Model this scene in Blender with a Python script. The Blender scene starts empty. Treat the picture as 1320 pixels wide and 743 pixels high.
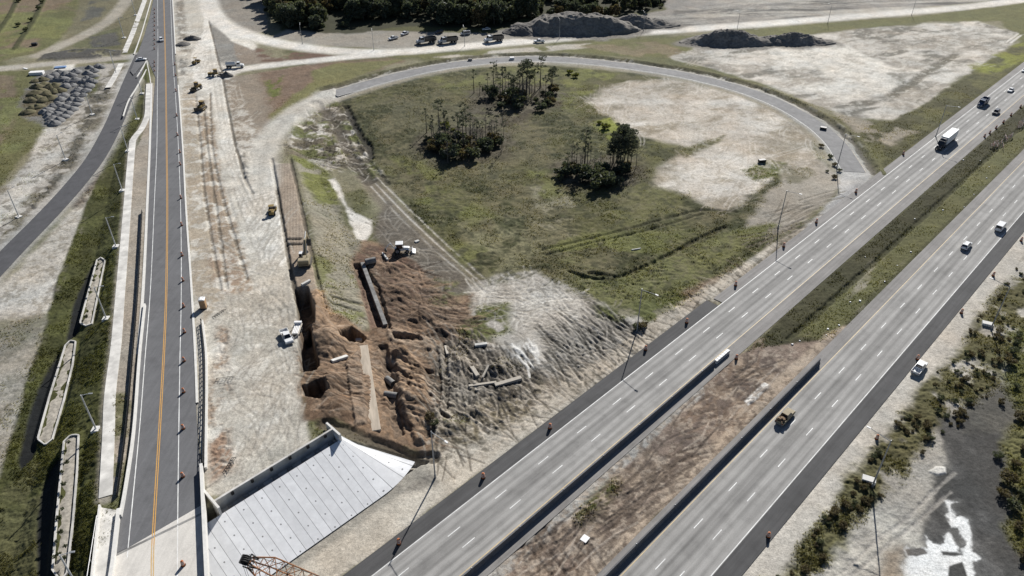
import bpy, math, random
import numpy as np
R_ = math.radians
random.seed(7)
SC = bpy.context.scene
COLN = SC.collection
# ------------------------------------------------------------------ camera
F, TH, H, CX, CY = 950.0, R_(34.59), 114.6, 660.0, 371.5      # photo is 1320x743
ST, CT = math.sin(TH), math.cos(TH)
cd = bpy.data.cameras.new('camera'); cam = bpy.data.objects.new('camera', cd); COLN.objects.link(cam)
cam.location = (0, 0, H); cam.rotation_euler = (R_(90) - TH, 0, 0)
cd.sensor_width = 36; cd.lens = 36 * F / 1320; cd.clip_end = 20000; cd.clip_start = 1
SC.camera = cam
# highway frame: s along, t to the left
YAW = R_(44.58); S0, T0 = 90.8, 68.5
DX, DY = math.sin(YAW), math.cos(YAW); LX, LY = -math.cos(YAW), math.sin(YAW)
def hw(s, t): return ((s + S0) * DX + (t + T0) * LX, (s + S0) * DY + (t + T0) * LY)
def st(X, Y): return (X * DX + Y * DY - S0, X * LX + Y * LY - T0)
def ray(x, y, z=0.0):                                          # photo pixel -> point at height z
    u = (np.asarray(x, float) - CX) / F; v = (np.asarray(y, float) - CY) / F
    dep = (H - z) / (ST + v * CT)
    return u * dep, dep * (CT - v * ST)
def zoomp(c, r, pts): return [(330 * c + x * .25038, (0, 186, 372, 557)[r] + y * .25034) for x, y in pts]
# ------------------------------------------------------------------ noise
_tabs = {}
def vn(x, y, seed):
    if seed not in _tabs: _tabs[seed] = np.random.default_rng(seed).random((256, 256))
    t = _tabs[seed]
    xi = np.floor(x).astype(np.int64); yi = np.floor(y).astype(np.int64)
    fx = x - xi; fy = y - yi; fx = fx * fx * (3 - 2 * fx); fy = fy * fy * (3 - 2 * fy)
    a = t[xi & 255, yi & 255]; b = t[(xi + 1) & 255, yi & 255]; c = t[xi & 255, (yi + 1) & 255]; d = t[(xi + 1) & 255, (yi + 1) & 255]
    return (a * (1 - fx) + b * fx) * (1 - fy) + (c * (1 - fx) + d * fx) * fy
def fbm(x, y, sc, octv=4, seed=1, rot=0.0, st_=1.0):
    c, s = math.cos(rot), math.sin(rot)
    X = (x * c + y * s) / (sc * st_); Y = (-x * s + y * c) / sc
    o = 0; a = 1; n = 0
    for k in range(octv):
        o = o + a * vn(X + 17.3 * k, Y + 9.1 * k, seed + k); n += a; a *= .55; X = X * 2.03; Y = Y * 2.03
    return o / n
def sstep(a, b, x):
    t = np.clip((x - a) / (b - a), 0, 1); return t * t * (3 - 2 * t)
def polysd(X, Y, P):                                           # signed distance, negative inside; also nearest point
    d2 = np.full(X.shape, 1e18); ins = np.zeros(X.shape, bool); nx = np.zeros(X.shape); ny = np.zeros(X.shape)
    n = len(P)
    for i in range(n):
        x1, y1 = P[i]; x2, y2 = P[(i + 1) % n]
        ex, ey = x2 - x1, y2 - y1; L = ex * ex + ey * ey + 1e-12
        t = np.clip(((X - x1) * ex + (Y - y1) * ey) / L, 0, 1)
        px = x1 + t * ex; py = y1 + t * ey
        q = (X - px) ** 2 + (Y - py) ** 2
        m = q < d2; d2 = np.where(m, q, d2); nx = np.where(m, px, nx); ny = np.where(m, py, ny)
        if y1 != y2:
            c = ((y1 > Y) != (y2 > Y)) & (X < (x2 - x1) * (Y - y1) / (y2 - y1) + x1); ins ^= c
    return np.where(ins, -1, 1) * np.sqrt(d2), nx, ny
def linesd(X, Y, P):
    d2 = np.full(X.shape, 1e18)
    for i in range(len(P) - 1):
        x1, y1 = P[i]; x2, y2 = P[i + 1]
        ex, ey = x2 - x1, y2 - y1; L = ex * ex + ey * ey + 1e-12
        t = np.clip(((X - x1) * ex + (Y - y1) * ey) / L, 0, 1)
        d2 = np.minimum(d2, (X - x1 - t * ex) ** 2 + (Y - y1 - t * ey) ** 2)
    return np.sqrt(d2)
def resample(P, step, smooth=True):
    P = np.array(P, float)
    if smooth and len(P) > 2:
        out = []
        for i in range(len(P) - 1):
            p0 = P[max(i - 1, 0)]; p1 = P[i]; p2 = P[i + 1]; p3 = P[min(i + 2, len(P) - 1)]
            for t in np.linspace(0, 1, 12, endpoint=False):
                out.append(.5 * (2 * p1 + (p2 - p0) * t + (2 * p0 - 5 * p1 + 4 * p2 - p3) * t * t + (3 * p1 - p0 - 3 * p2 + p3) * t ** 3))
        out.append(P[-1]); P = np.array(out)
    L = np.concatenate([[0], np.cumsum(np.linalg.norm(np.diff(P[:, :2], axis=0), axis=1))])
    n = max(2, int(L[-1] / step) + 1); q = np.linspace(0, L[-1], n)
    return np.stack([np.interp(q, L, P[:, k]) for k in range(P.shape[1])], 1)
# ------------------------------------------------------------------ ground heights
_zy = np.arange(-100, 900, 1.0); _zz = np.interp(_zy, [20, 75, 107, 165, 275, 340, 400, 600], [8.2, 7.5, 6.1, 3.6, 1.4, .35, .06, .05])
for _ in range(2): _zz = np.convolve(np.pad(_zz, 17, mode='edge'), np.ones(35) / 35, 'valid')
def zr(Y): return np.interp(Y, _zy, _zz)
def at_road(x, y, dz=0.0):
    z = 3.0
    for _ in range(30):
        X, Y = ray(x, y, z); z = zr(Y) + dz
    return float(X), float(Y), float(z)
LEFTPX = [(196, 20), (186, 70), (190, 110), (188, 150), (166, 190), (157, 280), (149, 372), (143, 440), (134, 507), (131, 600), (126, 660), (112, 743)]
RIGHTPX = [(425, 548), (405, 480), (408, 400), (412, 345), (398, 270), (383, 215), (374, 185), (380, 150), (430, 122), (430, 100), (300, 40), (250, 15)]
PL = [at_road(x, y)[:2] for x, y in LEFTPX]
PR = [at_road(x, y)[:2] for x, y in RIGHTPX]
PLAT = PL + [hw(-100, 31.6), hw(-41.0, 31.6)] + PR
def zbase(X, Y):
    sd, nx, ny = polysd(X, Y, PLAT)
    d = np.maximum(sd, 0)
    ux = (X - nx) / (d + 1e-6); uy = (Y - ny) / (d + 1e-6)
    de = np.clip(ux * -LX + uy * -LY, 0, 1)                    # 1 = towards the highway
    rat = np.where(ux > 0, 3.0 + (2.2 - 3.0) * de ** 2, 2.3)
    zz = np.minimum(zr(ny), 7.0) - d / rat
    s, t = st(X, Y)
    wall = (t < 31.6) & (s < -41.0) & (de > .9)
    zz = np.where(wall & (d > 0), np.minimum(zz, np.where(t > 29.4, 4.0, .1 + (t - 15.9) * .40)), zz)
    zz = np.where(sd <= 0, np.where(t < 36, np.minimum(zr(Y), 6.6), zr(Y)), zz)
    far = .35 * (fbm(X, Y, 60, 3, 5) - .5)
    on = sstep(55, 75, np.abs(t + 18.0))                       # flat where the highway is
    return np.maximum(zz, 0) + far * on * sstep(0, 1.5, d)
rows = np.concatenate([np.linspace(1500, 765, 45)[:-1], np.arange(765, -8, -1.0), -8 - 268 * (1 - (1 - np.linspace(0, 1, 46)[1:]) ** 2.0) ])
us = np.concatenate([-np.geomspace(3200, 690, 40)[:-1], np.arange(-690, 690.1, 1.12), np.geomspace(690, 3200, 40)[1:]])
v = (rows - CY) / F
dep = H / (ST + v * CT); RY = dep * (CT - v * ST)              # Y of each row
US = us / F
GX = dep[:, None] * US[None, :]; GY = np.repeat(RY[:, None], len(us), 1)
NR, NC = GX.shape
GZ = zbase(GX, GY)
COL = np.zeros((NR, NC, 3)); AMP = np.full((NR, NC), .12); GRS = np.zeros((NR, NC)); MIC = np.ones((NR, NC))
def zq(X, Y):
    X = np.asarray(X, float); Y = np.asarray(Y, float)
    i = np.clip(np.searchsorted(RY, Y) - 1, 0, NR - 2); fy = np.clip((Y - RY[i]) / (RY[i + 1] - RY[i]), 0, 1)
    def row(k):
        u = X / dep[k]; j = np.clip(np.searchsorted(US, u) - 1, 0, NC - 2)
        fx = np.clip((u - US[j]) / (US[j + 1] - US[j]), 0, 1)
        return GZ[k, j] * (1 - fx) + GZ[k, j + 1] * fx
    return row(i) * (1 - fy) + row(i + 1) * fy
def at(x, y, dz=0.0):                                          # photo pixel -> point on the ground
    x = np.asarray(x, float); y = np.asarray(y, float); z = np.zeros(np.broadcast(x, y).shape) + 1.0
    for _ in range(25):
        X, Y = ray(x, y, z); z = .4 * z + .6 * (zq(X, Y) + dz)
    return X, Y, z
def atp(pts): X, Y, Z = at([p[0] for p in pts], [p[1] for p in pts]); return list(zip(X, Y))
# ------------------------------------------------------------------ painting the ground's own soils and giving them relief
def bbox(P, pad):
    xs = [p[0] for p in P]; ys = [p[1] for p in P]
    i0, i1 = np.searchsorted(RY, [min(ys) - pad, max(ys) + pad]); i0 = max(i0 - 1, 0); i1 = min(i1 + 1, NR)
    if i1 - i0 < 2: return None
    dd = dep[i0:i1]; lo = min((min(xs) - pad) / dd.min(), (min(xs) - pad) / dd.max()); hi = max((max(xs) + pad) / dd.min(), (max(xs) + pad) / dd.max())
    j0, j1 = np.searchsorted(US, [lo, hi]); j0 = max(j0 - 1, 0); j1 = min(j1 + 1, NC)
    if j1 - j0 < 2: return None
    return slice(i0, i1), slice(j0, j1)
def wpts(pts, world): return pts if world else atp(pts)
def soil(pts, col, feather=1.5, rag=2.0, rs=7, a=1.0, amp=None, grass=None, patch=None, seed=11, dz=0, world=False, gate=None, mic=None):
    P = wpts(pts, world); b = bbox(P, feather + 2 * rag + 1)
    if b is None: return
    X, Y = GX[b], GY[b]; sd, _, _ = polysd(X, Y, P)
    m = sstep(-feather, feather, -sd + rag * 2 * (fbm(X, Y, rs, 4, seed) - .5)) * a
    if patch: m = m * sstep(patch[1] - .08, patch[1] + .08, fbm(X, Y, patch[0], 4, seed + 31, *(patch[2:] or (0, 1))))
    c = np.array(col)
    COL[b] = COL[b] * (1 - m[..., None]) + c * m[..., None]
    if amp is not None: AMP[b] = AMP[b] * (1 - m) + amp * m
    if grass is not None: GRS[b] = GRS[b] * (1 - m) + grass * m
    if mic is not None: MIC[b] = MIC[b] * (1 - m) + mic * m
    if dz: GZ[b] += dz * m
def trail(pts, w, col, a=1.0, dz=0, rag=.3, world=False, step=None, flat=False, grass=None, feather=None):
    P = wpts(pts, world); P = [tuple(p) for p in resample(P, step or 4)]; b = bbox(P, w + 2)
    if b is None: return
    X, Y = GX[b], GY[b]; d = linesd(X, Y, P) + rag * 2 * (fbm(X, Y, 2.5, 3, 3) - .5)
    fe = feather or max(.25, w * .25)
    m = sstep(w / 2 + fe, w / 2 - fe, d)
    if col is not None: COL[b] = COL[b] * (1 - (m * a)[..., None]) + np.array(col) * (m * a)[..., None]
    if dz: GZ[b] += dz * m
    if flat: AMP[b] *= (1 - m); GRS[b] *= (1 - m)
    if grass is not None: GRS[b] = GRS[b] * (1 - m) + grass * m
def mound(x, y, rx, ry, h, rot=0, seed=0, world=False, rough=.35, pw=1.0):
    if not world: x, y, _ = at(x, y); x = float(x); y = float(y)
    r = max(rx, ry) * 1.4; b = bbox([(x - r, y - r), (x + r, y + r)], 1)
    if b is None: return
    X, Y = GX[b] - x, GY[b] - y; c, s = math.cos(rot), math.sin(rot)
    q = np.sqrt(((X * c + Y * s) / rx) ** 2 + ((-X * s + Y * c) / ry) ** 2)
    q = q + rough * (fbm(X + seed * 31, Y, max(rx, ry) * .5, 4, 40 + seed) - .5)
    GZ[b] += h * np.clip(1 - q, 0, 1) ** pw
# palette: real-world albedos
WHITE = (.56, .53, .475); PLATF = (.47, .445, .395); SAND = (.42, .385, .33); TAN = (.31, .262, .205); BROWN = (.115, .076, .05); RED = (.125, .08, .058)
GREY = (.27, .25, .22); STRAW = (.17, .15, .09); GRASS = (.085, .09, .034); DGRASS = (.05, .053, .023); YG = (.13, .13, .05); MUCK = (.062, .06, .056); GRAVEL = (.36, .35, .33)
COL[:] = (.19, .175, .115)
n1 = fbm(GX, GY, 45, 4, 61)
COL[:] = COL * (1 - sstep(.45, .6, n1)[..., None]) + np.array((.10, .10, .048)) * sstep(.45, .6, n1)[..., None]
GRS[:] = .4
HRZ_ = math.atan2(DY, DX)
def hwp(L): return [hw(s, t) for s, t in L]
def furrows(pts, sp, depth, ang=0, center=None, warp=2.0, world=False, seed=70, feather=2, col=None, a=.5, keep=.35):
    P = wpts(pts, world); b = bbox(P, 4)
    if b is None: return
    X, Y = GX[b], GY[b]; sd, _, _ = polysd(X, Y, P); m = sstep(-feather, feather, -sd + 3 * (fbm(X, Y, 8, 3, seed) - .5))
    if center is not None:
        cx, cy = center; q = np.hypot(X - cx, Y - cy)
    else:
        q = X * math.cos(ang) + Y * math.sin(ang)
    ph = (q + warp * (fbm(X, Y, 12, 3, seed + 3) - .5) * 2) / sp * 2 * math.pi
    w = m * sstep(keep, keep + .2, fbm(X, Y, 9, 3, seed + 9))
    GZ[b] += depth * np.sin(ph) * w
    if col is not None:
        k = (w * a * (.5 - .5 * np.sin(ph)))[..., None]; COL[b] = COL[b] * (1 - k) + np.array(col) * k
def scribble(pts, n, L, w, col, a, dz, ang, spread=.3, curve=.4, seed=1, gauge=2.0, fe=.16, cb=0):
    rg = np.random.default_rng(seed); P = atp(pts); xs = [p[0] for p in P]; ys = [p[1] for p in P]
    k = 0
    while k < n:
        x = rg.uniform(min(xs), max(xs)); y = rg.uniform(min(ys), max(ys))
        if polysd(np.array([x]), np.array([y]), P)[0][0] > 0: continue
        k += 1; an = ang + rg.normal(0, spread); cu = cb + rg.normal(0, curve); l = L * rg.uniform(.6, 1.4)
        Q = []; px, py = x - math.cos(an) * l / 2, y - math.sin(an) * l / 2
        for q in range(7):
            Q.append((px, py)); px += math.cos(an) * l / 6; py += math.sin(an) * l / 6; an += cu / 6
        nx, ny = -math.sin(an), math.cos(an)
        for sg in ((-.5, .5) if gauge else (0,)):
            trail([(p[0] + nx * gauge * sg, p[1] + ny * gauge * sg) for p in Q], w, col, a, dz, .1, True, step=2, feather=fe)
# ---- far left fields
soil([(-300, -60), (110, -60), (106, 25), (60, 66), (0, 80), (-300, 110)], (.11, .11, .05), grass=.7, rag=3)
soil([(-300, -60), (110, -60), (100, 25), (60, 66), (0, 80), (-300, 110)], (.175, .125, .095), a=.7, patch=(26, .52), rag=3, grass=.4)
soil([(-300, -60), (110, -60), (100, 25), (60, 66), (0, 80), (-300, 110)], (.145, .148, .06), patch=(18, .57), seed=23)
soil([(106, -10), (190, -10), (165, 66), (70, 72), (90, 40)], (.14, .128, .08), patch=None, grass=.6)
soil([(115, 0), (140, 0), (130, 22), (105, 28)], (.09, .088, .075), patch=(14, .45))
soil([(100, 50), (155, 35), (158, 62), (90, 68)], (.10, .10, .055), patch=(10, .4), grass=.8)
soil([(115, 48), (150, 42), (155, 58), (120, 62)], (.08, .078, .07), patch=(10, .42))
trail([(59, -4), (45, 25), (32, 45), (20, 63)], 3, DGRASS, .9, .5); trail([(25, -6), (12, 22), (-4, 45)], 3, DGRASS, .9, .5)
trail([(165, -8), (160, 5), (140, 27), (110, 45), (83, 57), (50, 72)], 8, (.33, .30, .25), .85, 0, .8, flat=True)
soil([(0, 92), (55, 92), (30, 128), (32, 150), (65, 158), (40, 195), (0, 245), (-200, 360), (-300, 300), (-200, 95)], (.11, .108, .05), grass=.9, rag=3)
soil([(-200, 95), (18, 98), (22, 150), (0, 200), (-200, 330)], (.16, .12, .092), a=.7, patch=(18, .52), grass=.5)
soil([(0, 95), (50, 95), (40, 150), (30, 190), (0, 220)], (.135, .138, .058), patch=(10, .55), seed=8)
trail([(-120, 98), (-40, 92), (0, 89), (80, 81), (130, 77), (172, 73)], 8, (.36, .335, .29), .95, 0, .6, flat=True)
soil([(55, 70), (100, 63), (160, 66), (158, 73), (90, 77), (50, 79)], (.075, .072, .066), patch=(6, .4), rag=2, dz=.6)
soil([(52, 92), (128, 84), (132, 100), (108, 150), (66, 165), (28, 152), (30, 125)], (.15, .145, .135), rag=3)
soil([(36, 118), (75, 112), (60, 150), (28, 152)], (.10, .085, .055), rag=3, grass=.8)
soil([(70, 85), (96, 83), (95, 90), (72, 92)], WHITE, rag=1)
# ---- sand left of the lower road
soil([(128, 83), (172, 80), (158, 120), (135, 165), (104, 215), (60, 275), (0, 335), (-160, 470), (-160, 330), (0, 245), (40, 200), (62, 165), (92, 150), (112, 112)], (.345, .325, .29), rag=2.5, amp=.16, grass=.15)
soil([(128, 83), (172, 80), (158, 120), (135, 165), (104, 215), (60, 275), (0, 335), (-60, 400), (0, 245), (62, 165), (112, 112)], (.17, .155, .12), patch=(7, .54), grass=.5)
soil([(118, 110), (140, 118), (128, 150), (105, 195), (80, 235), (45, 268), (40, 258), (75, 220), (95, 190), (108, 150)], (.085, .08, .066), patch=(4, .45), rag=3, amp=.5, grass=.7)
soil([(55, 168), (70, 163), (95, 155), (104, 150), (85, 195), (50, 240), (0, 300), (-40, 330), (-40, 290), (0, 260), (35, 215)], (.43, .405, .36), rag=2)
soil([(112, 100), (128, 95), (122, 118), (110, 130)], (.085, .09, .04), rag=2, grass=1, amp=.4)
soil([(153, 205), (146, 186), (128, 228), (110, 268), (93, 318), (75, 361), (70, 387), (62, 412), (35, 470), (0, 490), (-160, 560), (-160, 480), (0, 372), (60, 308), (112, 250)], (.385, .36, .315), rag=2, amp=.15, grass=.1)
soil([(133, 215), (128, 240), (110, 262), (95, 268), (92, 255), (112, 235)], (.115, .095, .075), patch=(5, .4), amp=.5, grass=.7)
soil([(75, 361), (20, 372), (-60, 440), (30, 420)], (.44, .415, .37), rag=3)
soil([(-200, 440), (0, 405), (62, 412), (47, 457), (25, 535), (15, 577), (0, 617), (-200, 900)], (.285, .265, .225), rag=2, amp=.1)
soil([(-100, 415), (62, 408), (50, 435), (30, 452), (-100, 470)], (.13, .125, .085), rag=4, rs=12, a=.8, grass=.5)
soil([(0, 440), (30, 450), (20, 540), (-40, 620), (-60, 500)], (.20, .188, .16), patch=(12, .5), rag=4)
# ---- dark grass slope beside the sidewalk
soil([(184, 108), (190, 140), (183, 178), (167, 215), (158, 316), (150, 400), (140, 480), (135, 600), (124, 700), (112, 760), (60, 850), (-160, 900), (-120, 800), (0, 617), (25, 535), (47, 457), (62, 412), (75, 361), (93, 318), (110, 268), (128, 228), (146, 186), (166, 155)], (.052, .054, .02), rag=.8, feather=.6, grass=1, amp=.28)
soil([(184, 108), (190, 140), (183, 178), (167, 215), (158, 316), (150, 400), (140, 480), (135, 600), (124, 700), (0, 617), (47, 457), (75, 361), (110, 268), (146, 186)], (.075, .078, .028), patch=(7, .54), feather=.6, rag=.5)
soil([(0, 640), (50, 600), (60, 700), (40, 800), (-100, 850)], (.08, .078, .036), patch=(9, .48), rag=3)
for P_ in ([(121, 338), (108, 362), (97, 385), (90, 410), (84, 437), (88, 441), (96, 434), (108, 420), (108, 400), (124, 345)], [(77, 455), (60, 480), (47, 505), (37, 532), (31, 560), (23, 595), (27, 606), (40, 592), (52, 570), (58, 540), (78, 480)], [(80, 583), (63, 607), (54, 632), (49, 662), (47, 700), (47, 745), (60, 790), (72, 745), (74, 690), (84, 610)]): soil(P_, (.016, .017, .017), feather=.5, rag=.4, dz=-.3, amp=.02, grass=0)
# ---- work platform of the second bridge
soil([(217, -20), (262, -20), (300, 36), (332, 60), (300, 95), (288, 110), (303, 186), (330, 190), (345, 190), (355, 213), (362, 266), (372, 328), (380, 380), (386, 410), (390, 520), (404, 580), (300, 652), (266, 640), (255, 557), (247, 372), (236, 186)], (.42, .39, .335), feather=.6, rag=.8, amp=.05, grass=0)
soil([(264, -10), (276, -10), (283, 16), (300, 36), (312, 46), (290, 60), (284, 85), (290, 110), (303, 186), (318, 192), (345, 188), (353, 213), (362, 266), (371, 328), (366, 345), (340, 340), (322, 300), (302, 240), (290, 200), (272, 122), (250, 112), (246, 70), (262, 40)], (.58, .55, .495), feather=.7, rag=.8, amp=.04)
soil([(264, -10), (300, 36), (332, 60), (300, 95), (288, 110), (303, 186), (330, 195), (352, 213), (360, 266), (368, 320), (330, 310), (300, 230), (272, 120)], (.53, .505, .45), feather=3, rag=2, patch=(14, .40))
soil([(285, 380), (380, 370), (388, 520), (395, 575), (300, 640), (280, 560), (300, 450)], (.36, .335, .285), patch=(10, .48, .8, 3), rag=3)
soil([(270, 28), (300, 54), (346, 75), (334, 84), (285, 85)], (.20, .19, .17), feather=.8, rag=.8, grass=.1)
soil([(300, 54), (350, 75), (400, 78), (334, 84), (312, 84), (303, 66)], (.23, .19, .15), feather=1, rag=2)
soil([(330, 62), (440, 72), (400, 80), (330, 80)], RED, patch=(9, .5), rag=2, grass=.3)
soil([(275, -10), (340, -10), (346, 40), (320, 45), (296, 28), (280, 8)], (.22, .20, .17), rag=1.0, amp=.2, feather=.8)
soil([(287, 100), (334, 95), (420, 80), (352, 148), (338, 190), (310, 192), (303, 186), (296, 140)], (.215, .18, .14), rag=1.0, feather=.8, grass=.1)
soil([(334, 95), (420, 80), (500, 76), (520, 79), (480, 92), (430, 110), (390, 132), (352, 155), (345, 130)], (.165, .118, .085), rag=4, feather=3, grass=.5)
soil([(400, 92), (430, 82), (520, 77), (480, 92), (430, 110), (385, 132), (352, 158), (348, 148), (380, 122), (405, 105)], (.15, .142, .062), rag=2, grass=.6)
soil([(340, 105), (365, 98), (360, 125), (348, 130)], (.11, .12, .035), patch=(5, .45), grass=.8)
soil([(226, 4), (236, 0), (244, 60), (247, 68), (230, 66)], (.21, .185, .15), rag=1.2, amp=.4)
soil([(230, 76), (243, 76), (243, 98), (232, 98)], (.17, .16, .14), rag=1.2, amp=.5)
soil([(234, 108), (250, 108), (262, 200), (272, 300), (284, 372), (290, 385), (262, 420), (247, 372), (240, 250)], (.31, .265, .205), rag=.8, feather=.8)
soil([(257, 150), (275, 150), (282, 210), (298, 275), (318, 330), (326, 376), (284, 376), (271, 300), (262, 230)], (.26, .205, .15), rag=1, feather=.8)
soil([(268, 325), (300, 330), (320, 345), (322, 378), (285, 380), (272, 355)], (.25, .19, .14), patch=(4, .46), rag=1)
for L in ([(252, 125), (258, 186), (263, 245), (273, 312), (284, 374)], [(262, 130), (267, 190), (280, 280), (292, 372)], [(271, 120), (273, 188), (286, 252), (300, 300), (318, 360)]):
    trail(L, .9, (.14, .115, .085), .8, -.25, .25)
for k, L in enumerate(([(270, 60), (276, 110), (283, 160)], [(283, 186), (300, 230), (328, 285)], [(300, 186), (308, 230), (335, 280)])):
    trail(L, .8, (.36, .335, .29), .6, -.04, .2); trail([(x + 7 - y * .004, y) for x, y in L], .8, (.36, .335, .29), .6, -.04, .2)
scribble([(300, 250), (360, 250), (385, 400), (390, 560), (310, 630), (285, 560), (300, 420)], 46, 22, .7, (.335, .31, .265), .55, -.05, 1.75, .35, .7, 5)
scribble([(240, 30), (275, 40), (290, 110), (262, 120), (240, 100)], 16, 16, .7, (.36, .34, .30), .6, -.04, 1.2, .7, .8, 6)
soil([(283, 420), (296, 425), (292, 470), (300, 540), (292, 590), (275, 600), (268, 560), (272, 480)], (.26, .20, .15), patch=(4, .42), rag=2, amp=.45)
soil([(268, 575), (285, 560), (302, 585), (300, 606), (272, 622)], (.25, .17, .12), rag=1, amp=.4)
# ---- compacted brown strip, its slope, and the pale bottom
soil([(354, 212), (376, 211), (386, 256), (402, 326), (412, 400), (386, 405), (372, 330), (362, 266)], (.265, .215, .165), feather=.4, rag=.4, amp=.04, dz=.25, grass=0)
furrows([(354, 212), (376, 211), (402, 326), (372, 330)], .9, .03, ang=.25, warp=.3, keep=.1, feather=.5, col=(.33, .275, .22), a=.6)
for L in ([(350, 205), (356, 240), (364, 285), (371, 330), (379, 370), (382, 385)], [(374, 205), (386, 256), (396, 305), (402, 330), (412, 370), (420, 400)], [(370, 309), (386, 308)], [(372, 316), (388, 315)]):
    trail(L, 1.0, (.10, .085, .065), .9, -.5, .3)
soil([(376, 200), (395, 190), (425, 215), (440, 262), (445, 290), (470, 310), (480, 330), (470, 345), (478, 420), (470, 430), (420, 410), (412, 345), (398, 270), (385, 220)], (.235, .215, .165), rag=1.5, grass=.6, amp=.25)
soil([(374, 198), (400, 188), (425, 218), (440, 265), (410, 262), (392, 235)], (.135, .14, .048), rag=2, grass=.9, amp=.3, patch=(7, .36))
soil([(400, 330), (455, 330), (475, 420), (425, 405)], (.15, .15, .07), patch=(6, .52), grass=.8)
furrows([(385, 230), (440, 265), (478, 330), (470, 420), (420, 400), (400, 300)], 1.1, .06, ang=2.1, warp=1.5, keep=.3, seed=33)
trail([(412, 378), (430, 383), (450, 390), (470, 393)], 1.0, (.10, .095, .05), .7, -.4); trail([(408, 385), (430, 391), (462, 402)], 1.0, (.10, .095, .05), .7, -.4)
soil([(422, 232), (432, 230), (446, 260), (456, 272), (482, 284), (478, 300), (470, 313), (458, 308), (446, 275), (436, 250)], WHITE, rag=1.4, feather=.7, amp=.06, grass=0)
soil([(445, 250), (470, 245), (478, 270), (462, 275), (450, 265)], (.10, .098, .05), rag=2, amp=.4, grass=.7)
soil([(360, 165), (400, 130), (440, 130), (452, 190), (440, 215), (400, 190), (376, 198), (366, 190)], (.20, .18, .125), rag=2.5, grass=.5, amp=.4)
soil([(420, 145), (438, 140), (444, 152), (430, 162), (418, 156)], WHITE, rag=1.5); soil([(408, 165), (420, 158), (424, 175), (406, 182)], WHITE, rag=1.2)
soil([(392, 192), (430, 200), (440, 222), (420, 220), (398, 205)], (.40, .37, .32), patch=(5, .48), rag=2)
soil([(366, 182), (420, 180), (440, 200), (400, 205), (370, 200)], (.14, .12, .085), patch=(5, .46), amp=.5)
scribble([(370, 180), (440, 185), (450, 215), (380, 210)], 16, 11, .8, (.12, .105, .08), .6, -.25, .1, .5, .8, 9)
# ---- meadow inside the loop
MEADOW = [(425, 132), (470, 108), (560, 90), (700, 84), (850, 98), (960, 120), (1030, 148), (1072, 190), (1078, 235), (1020, 290), (945, 342), (860, 385), (800, 398), (760, 390), (690, 355), (620, 372), (585, 345), (530, 270), (480, 205), (455, 160)]
soil(MEADOW, (.078, .076, .032), rag=2, grass=1, amp=.2)
soil(MEADOW, (.125, .112, .066), patch=(30, .52), grass=.8, seed=3, a=.85)
soil(MEADOW, (.105, .104, .042), patch=(22, .55), seed=17, a=.8)
soil(MEADOW, (.05, .052, .024), patch=(12, .56), seed=27, amp=.4)
soil([(640, 90), (720, 84), (800, 95), (760, 120), (690, 150), (640, 140)], (.15, .155, .05), patch=(9, .5), seed=4, a=.8)
soil([(500, 130), (640, 140), (640, 230), (560, 240), (520, 200)], (.10, .095, .055), patch=(14, .45), seed=14)
soil([(760, 160), (790, 150), (810, 170), (790, 185)], (.17, .185, .04), patch=(6, .4))
soil([(680, 240), (720, 235), (760, 290), (740, 310), (690, 290)], (.20, .185, .13), patch=(8, .42), rag=3)
soil([(590, 290), (620, 280), (700, 320), (690, 355), (620, 372)], (.15, .14, .08), patch=(9, .45))
furrows([(560, 250), (700, 270), (900, 290), (940, 330), (800, 390), (640, 360)], 2.2, .08, ang=1.1, warp=7, seed=50, keep=.42)
furrows([(480, 120), (640, 95), (640, 230), (540, 240)], 2.3, .08, ang=1.4, warp=6, seed=55, keep=.42)
SANDB = [(755, 132), (775, 115), (810, 105), (860, 102), (910, 112), (960, 128), (1010, 150), (1045, 175), (1060, 210), (1040, 228), (1000, 225), (985, 235), (960, 262), (930, 270), (890, 252), (850, 238), (848, 218), (870, 205), (895, 190), (868, 182), (830, 178), (800, 160), (775, 145)]
soil(SANDB, (.40, .358, .302), rag=4, rs=12, feather=3, amp=.06, grass=.05)
soil(SANDB, (.26, .228, .175), patch=(9, .54, .5, 2), seed=9, grass=.3)
soil(SANDB, (.50, .465, .41), patch=(14, .56, .3, 2.5), seed=29)
furrows(SANDB, 2.0, .04, ang=1.5, warp=5, seed=21, keep=.45)
soil([(868, 197), (905, 183), (936, 174), (930, 184), (885, 203)], (.10, .095, .045), rag=1.5, grass=1, amp=.4)
soil([(955, 220), (985, 206), (1012, 210), (1000, 228), (972, 234)], (.10, .105, .04), rag=2, grass=1, amp=.4)
soil([(1040, 165), (1056, 165), (1072, 195), (1080, 240), (1060, 240), (1052, 205)], (.105, .10, .045), rag=2.5, grass=1, amp=.5)
soil([(1040, 195), (1090, 235), (1040, 285), (1000, 300), (960, 300), (980, 262), (1000, 240)], (.29, .26, .215), rag=2.5, amp=.1, grass=.3)
soil([(1010, 215), (1040, 218), (1045, 232), (1015, 236)], (.17, .155, .11), rag=3, grass=.6)
# dark ruts across the meadow
for L in ([(700, 322), (760, 308), (830, 290), (900, 272), (950, 274)], [(704, 329), (770, 312), (840, 296), (905, 276)]): trail(L, 1.1, (.06, .058, .03), .75, -.35, .3, grass=.2)
trail([(735, 350), (755, 358), (790, 360), (830, 345), (870, 325), (900, 308), (935, 293)], 1.5, (.055, .052, .03), .8, -.6, .5)
trail([(760, 352), (775, 350), (790, 356)], 1.3, (.055, .052, .03), .7, -.5, .4)
soil([(735, 352), (790, 362), (870, 328), (945, 298), (1000, 290), (930, 345), (860, 388), (790, 396), (760, 388)], (.125, .125, .052), rag=2, grass=.7)
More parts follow.
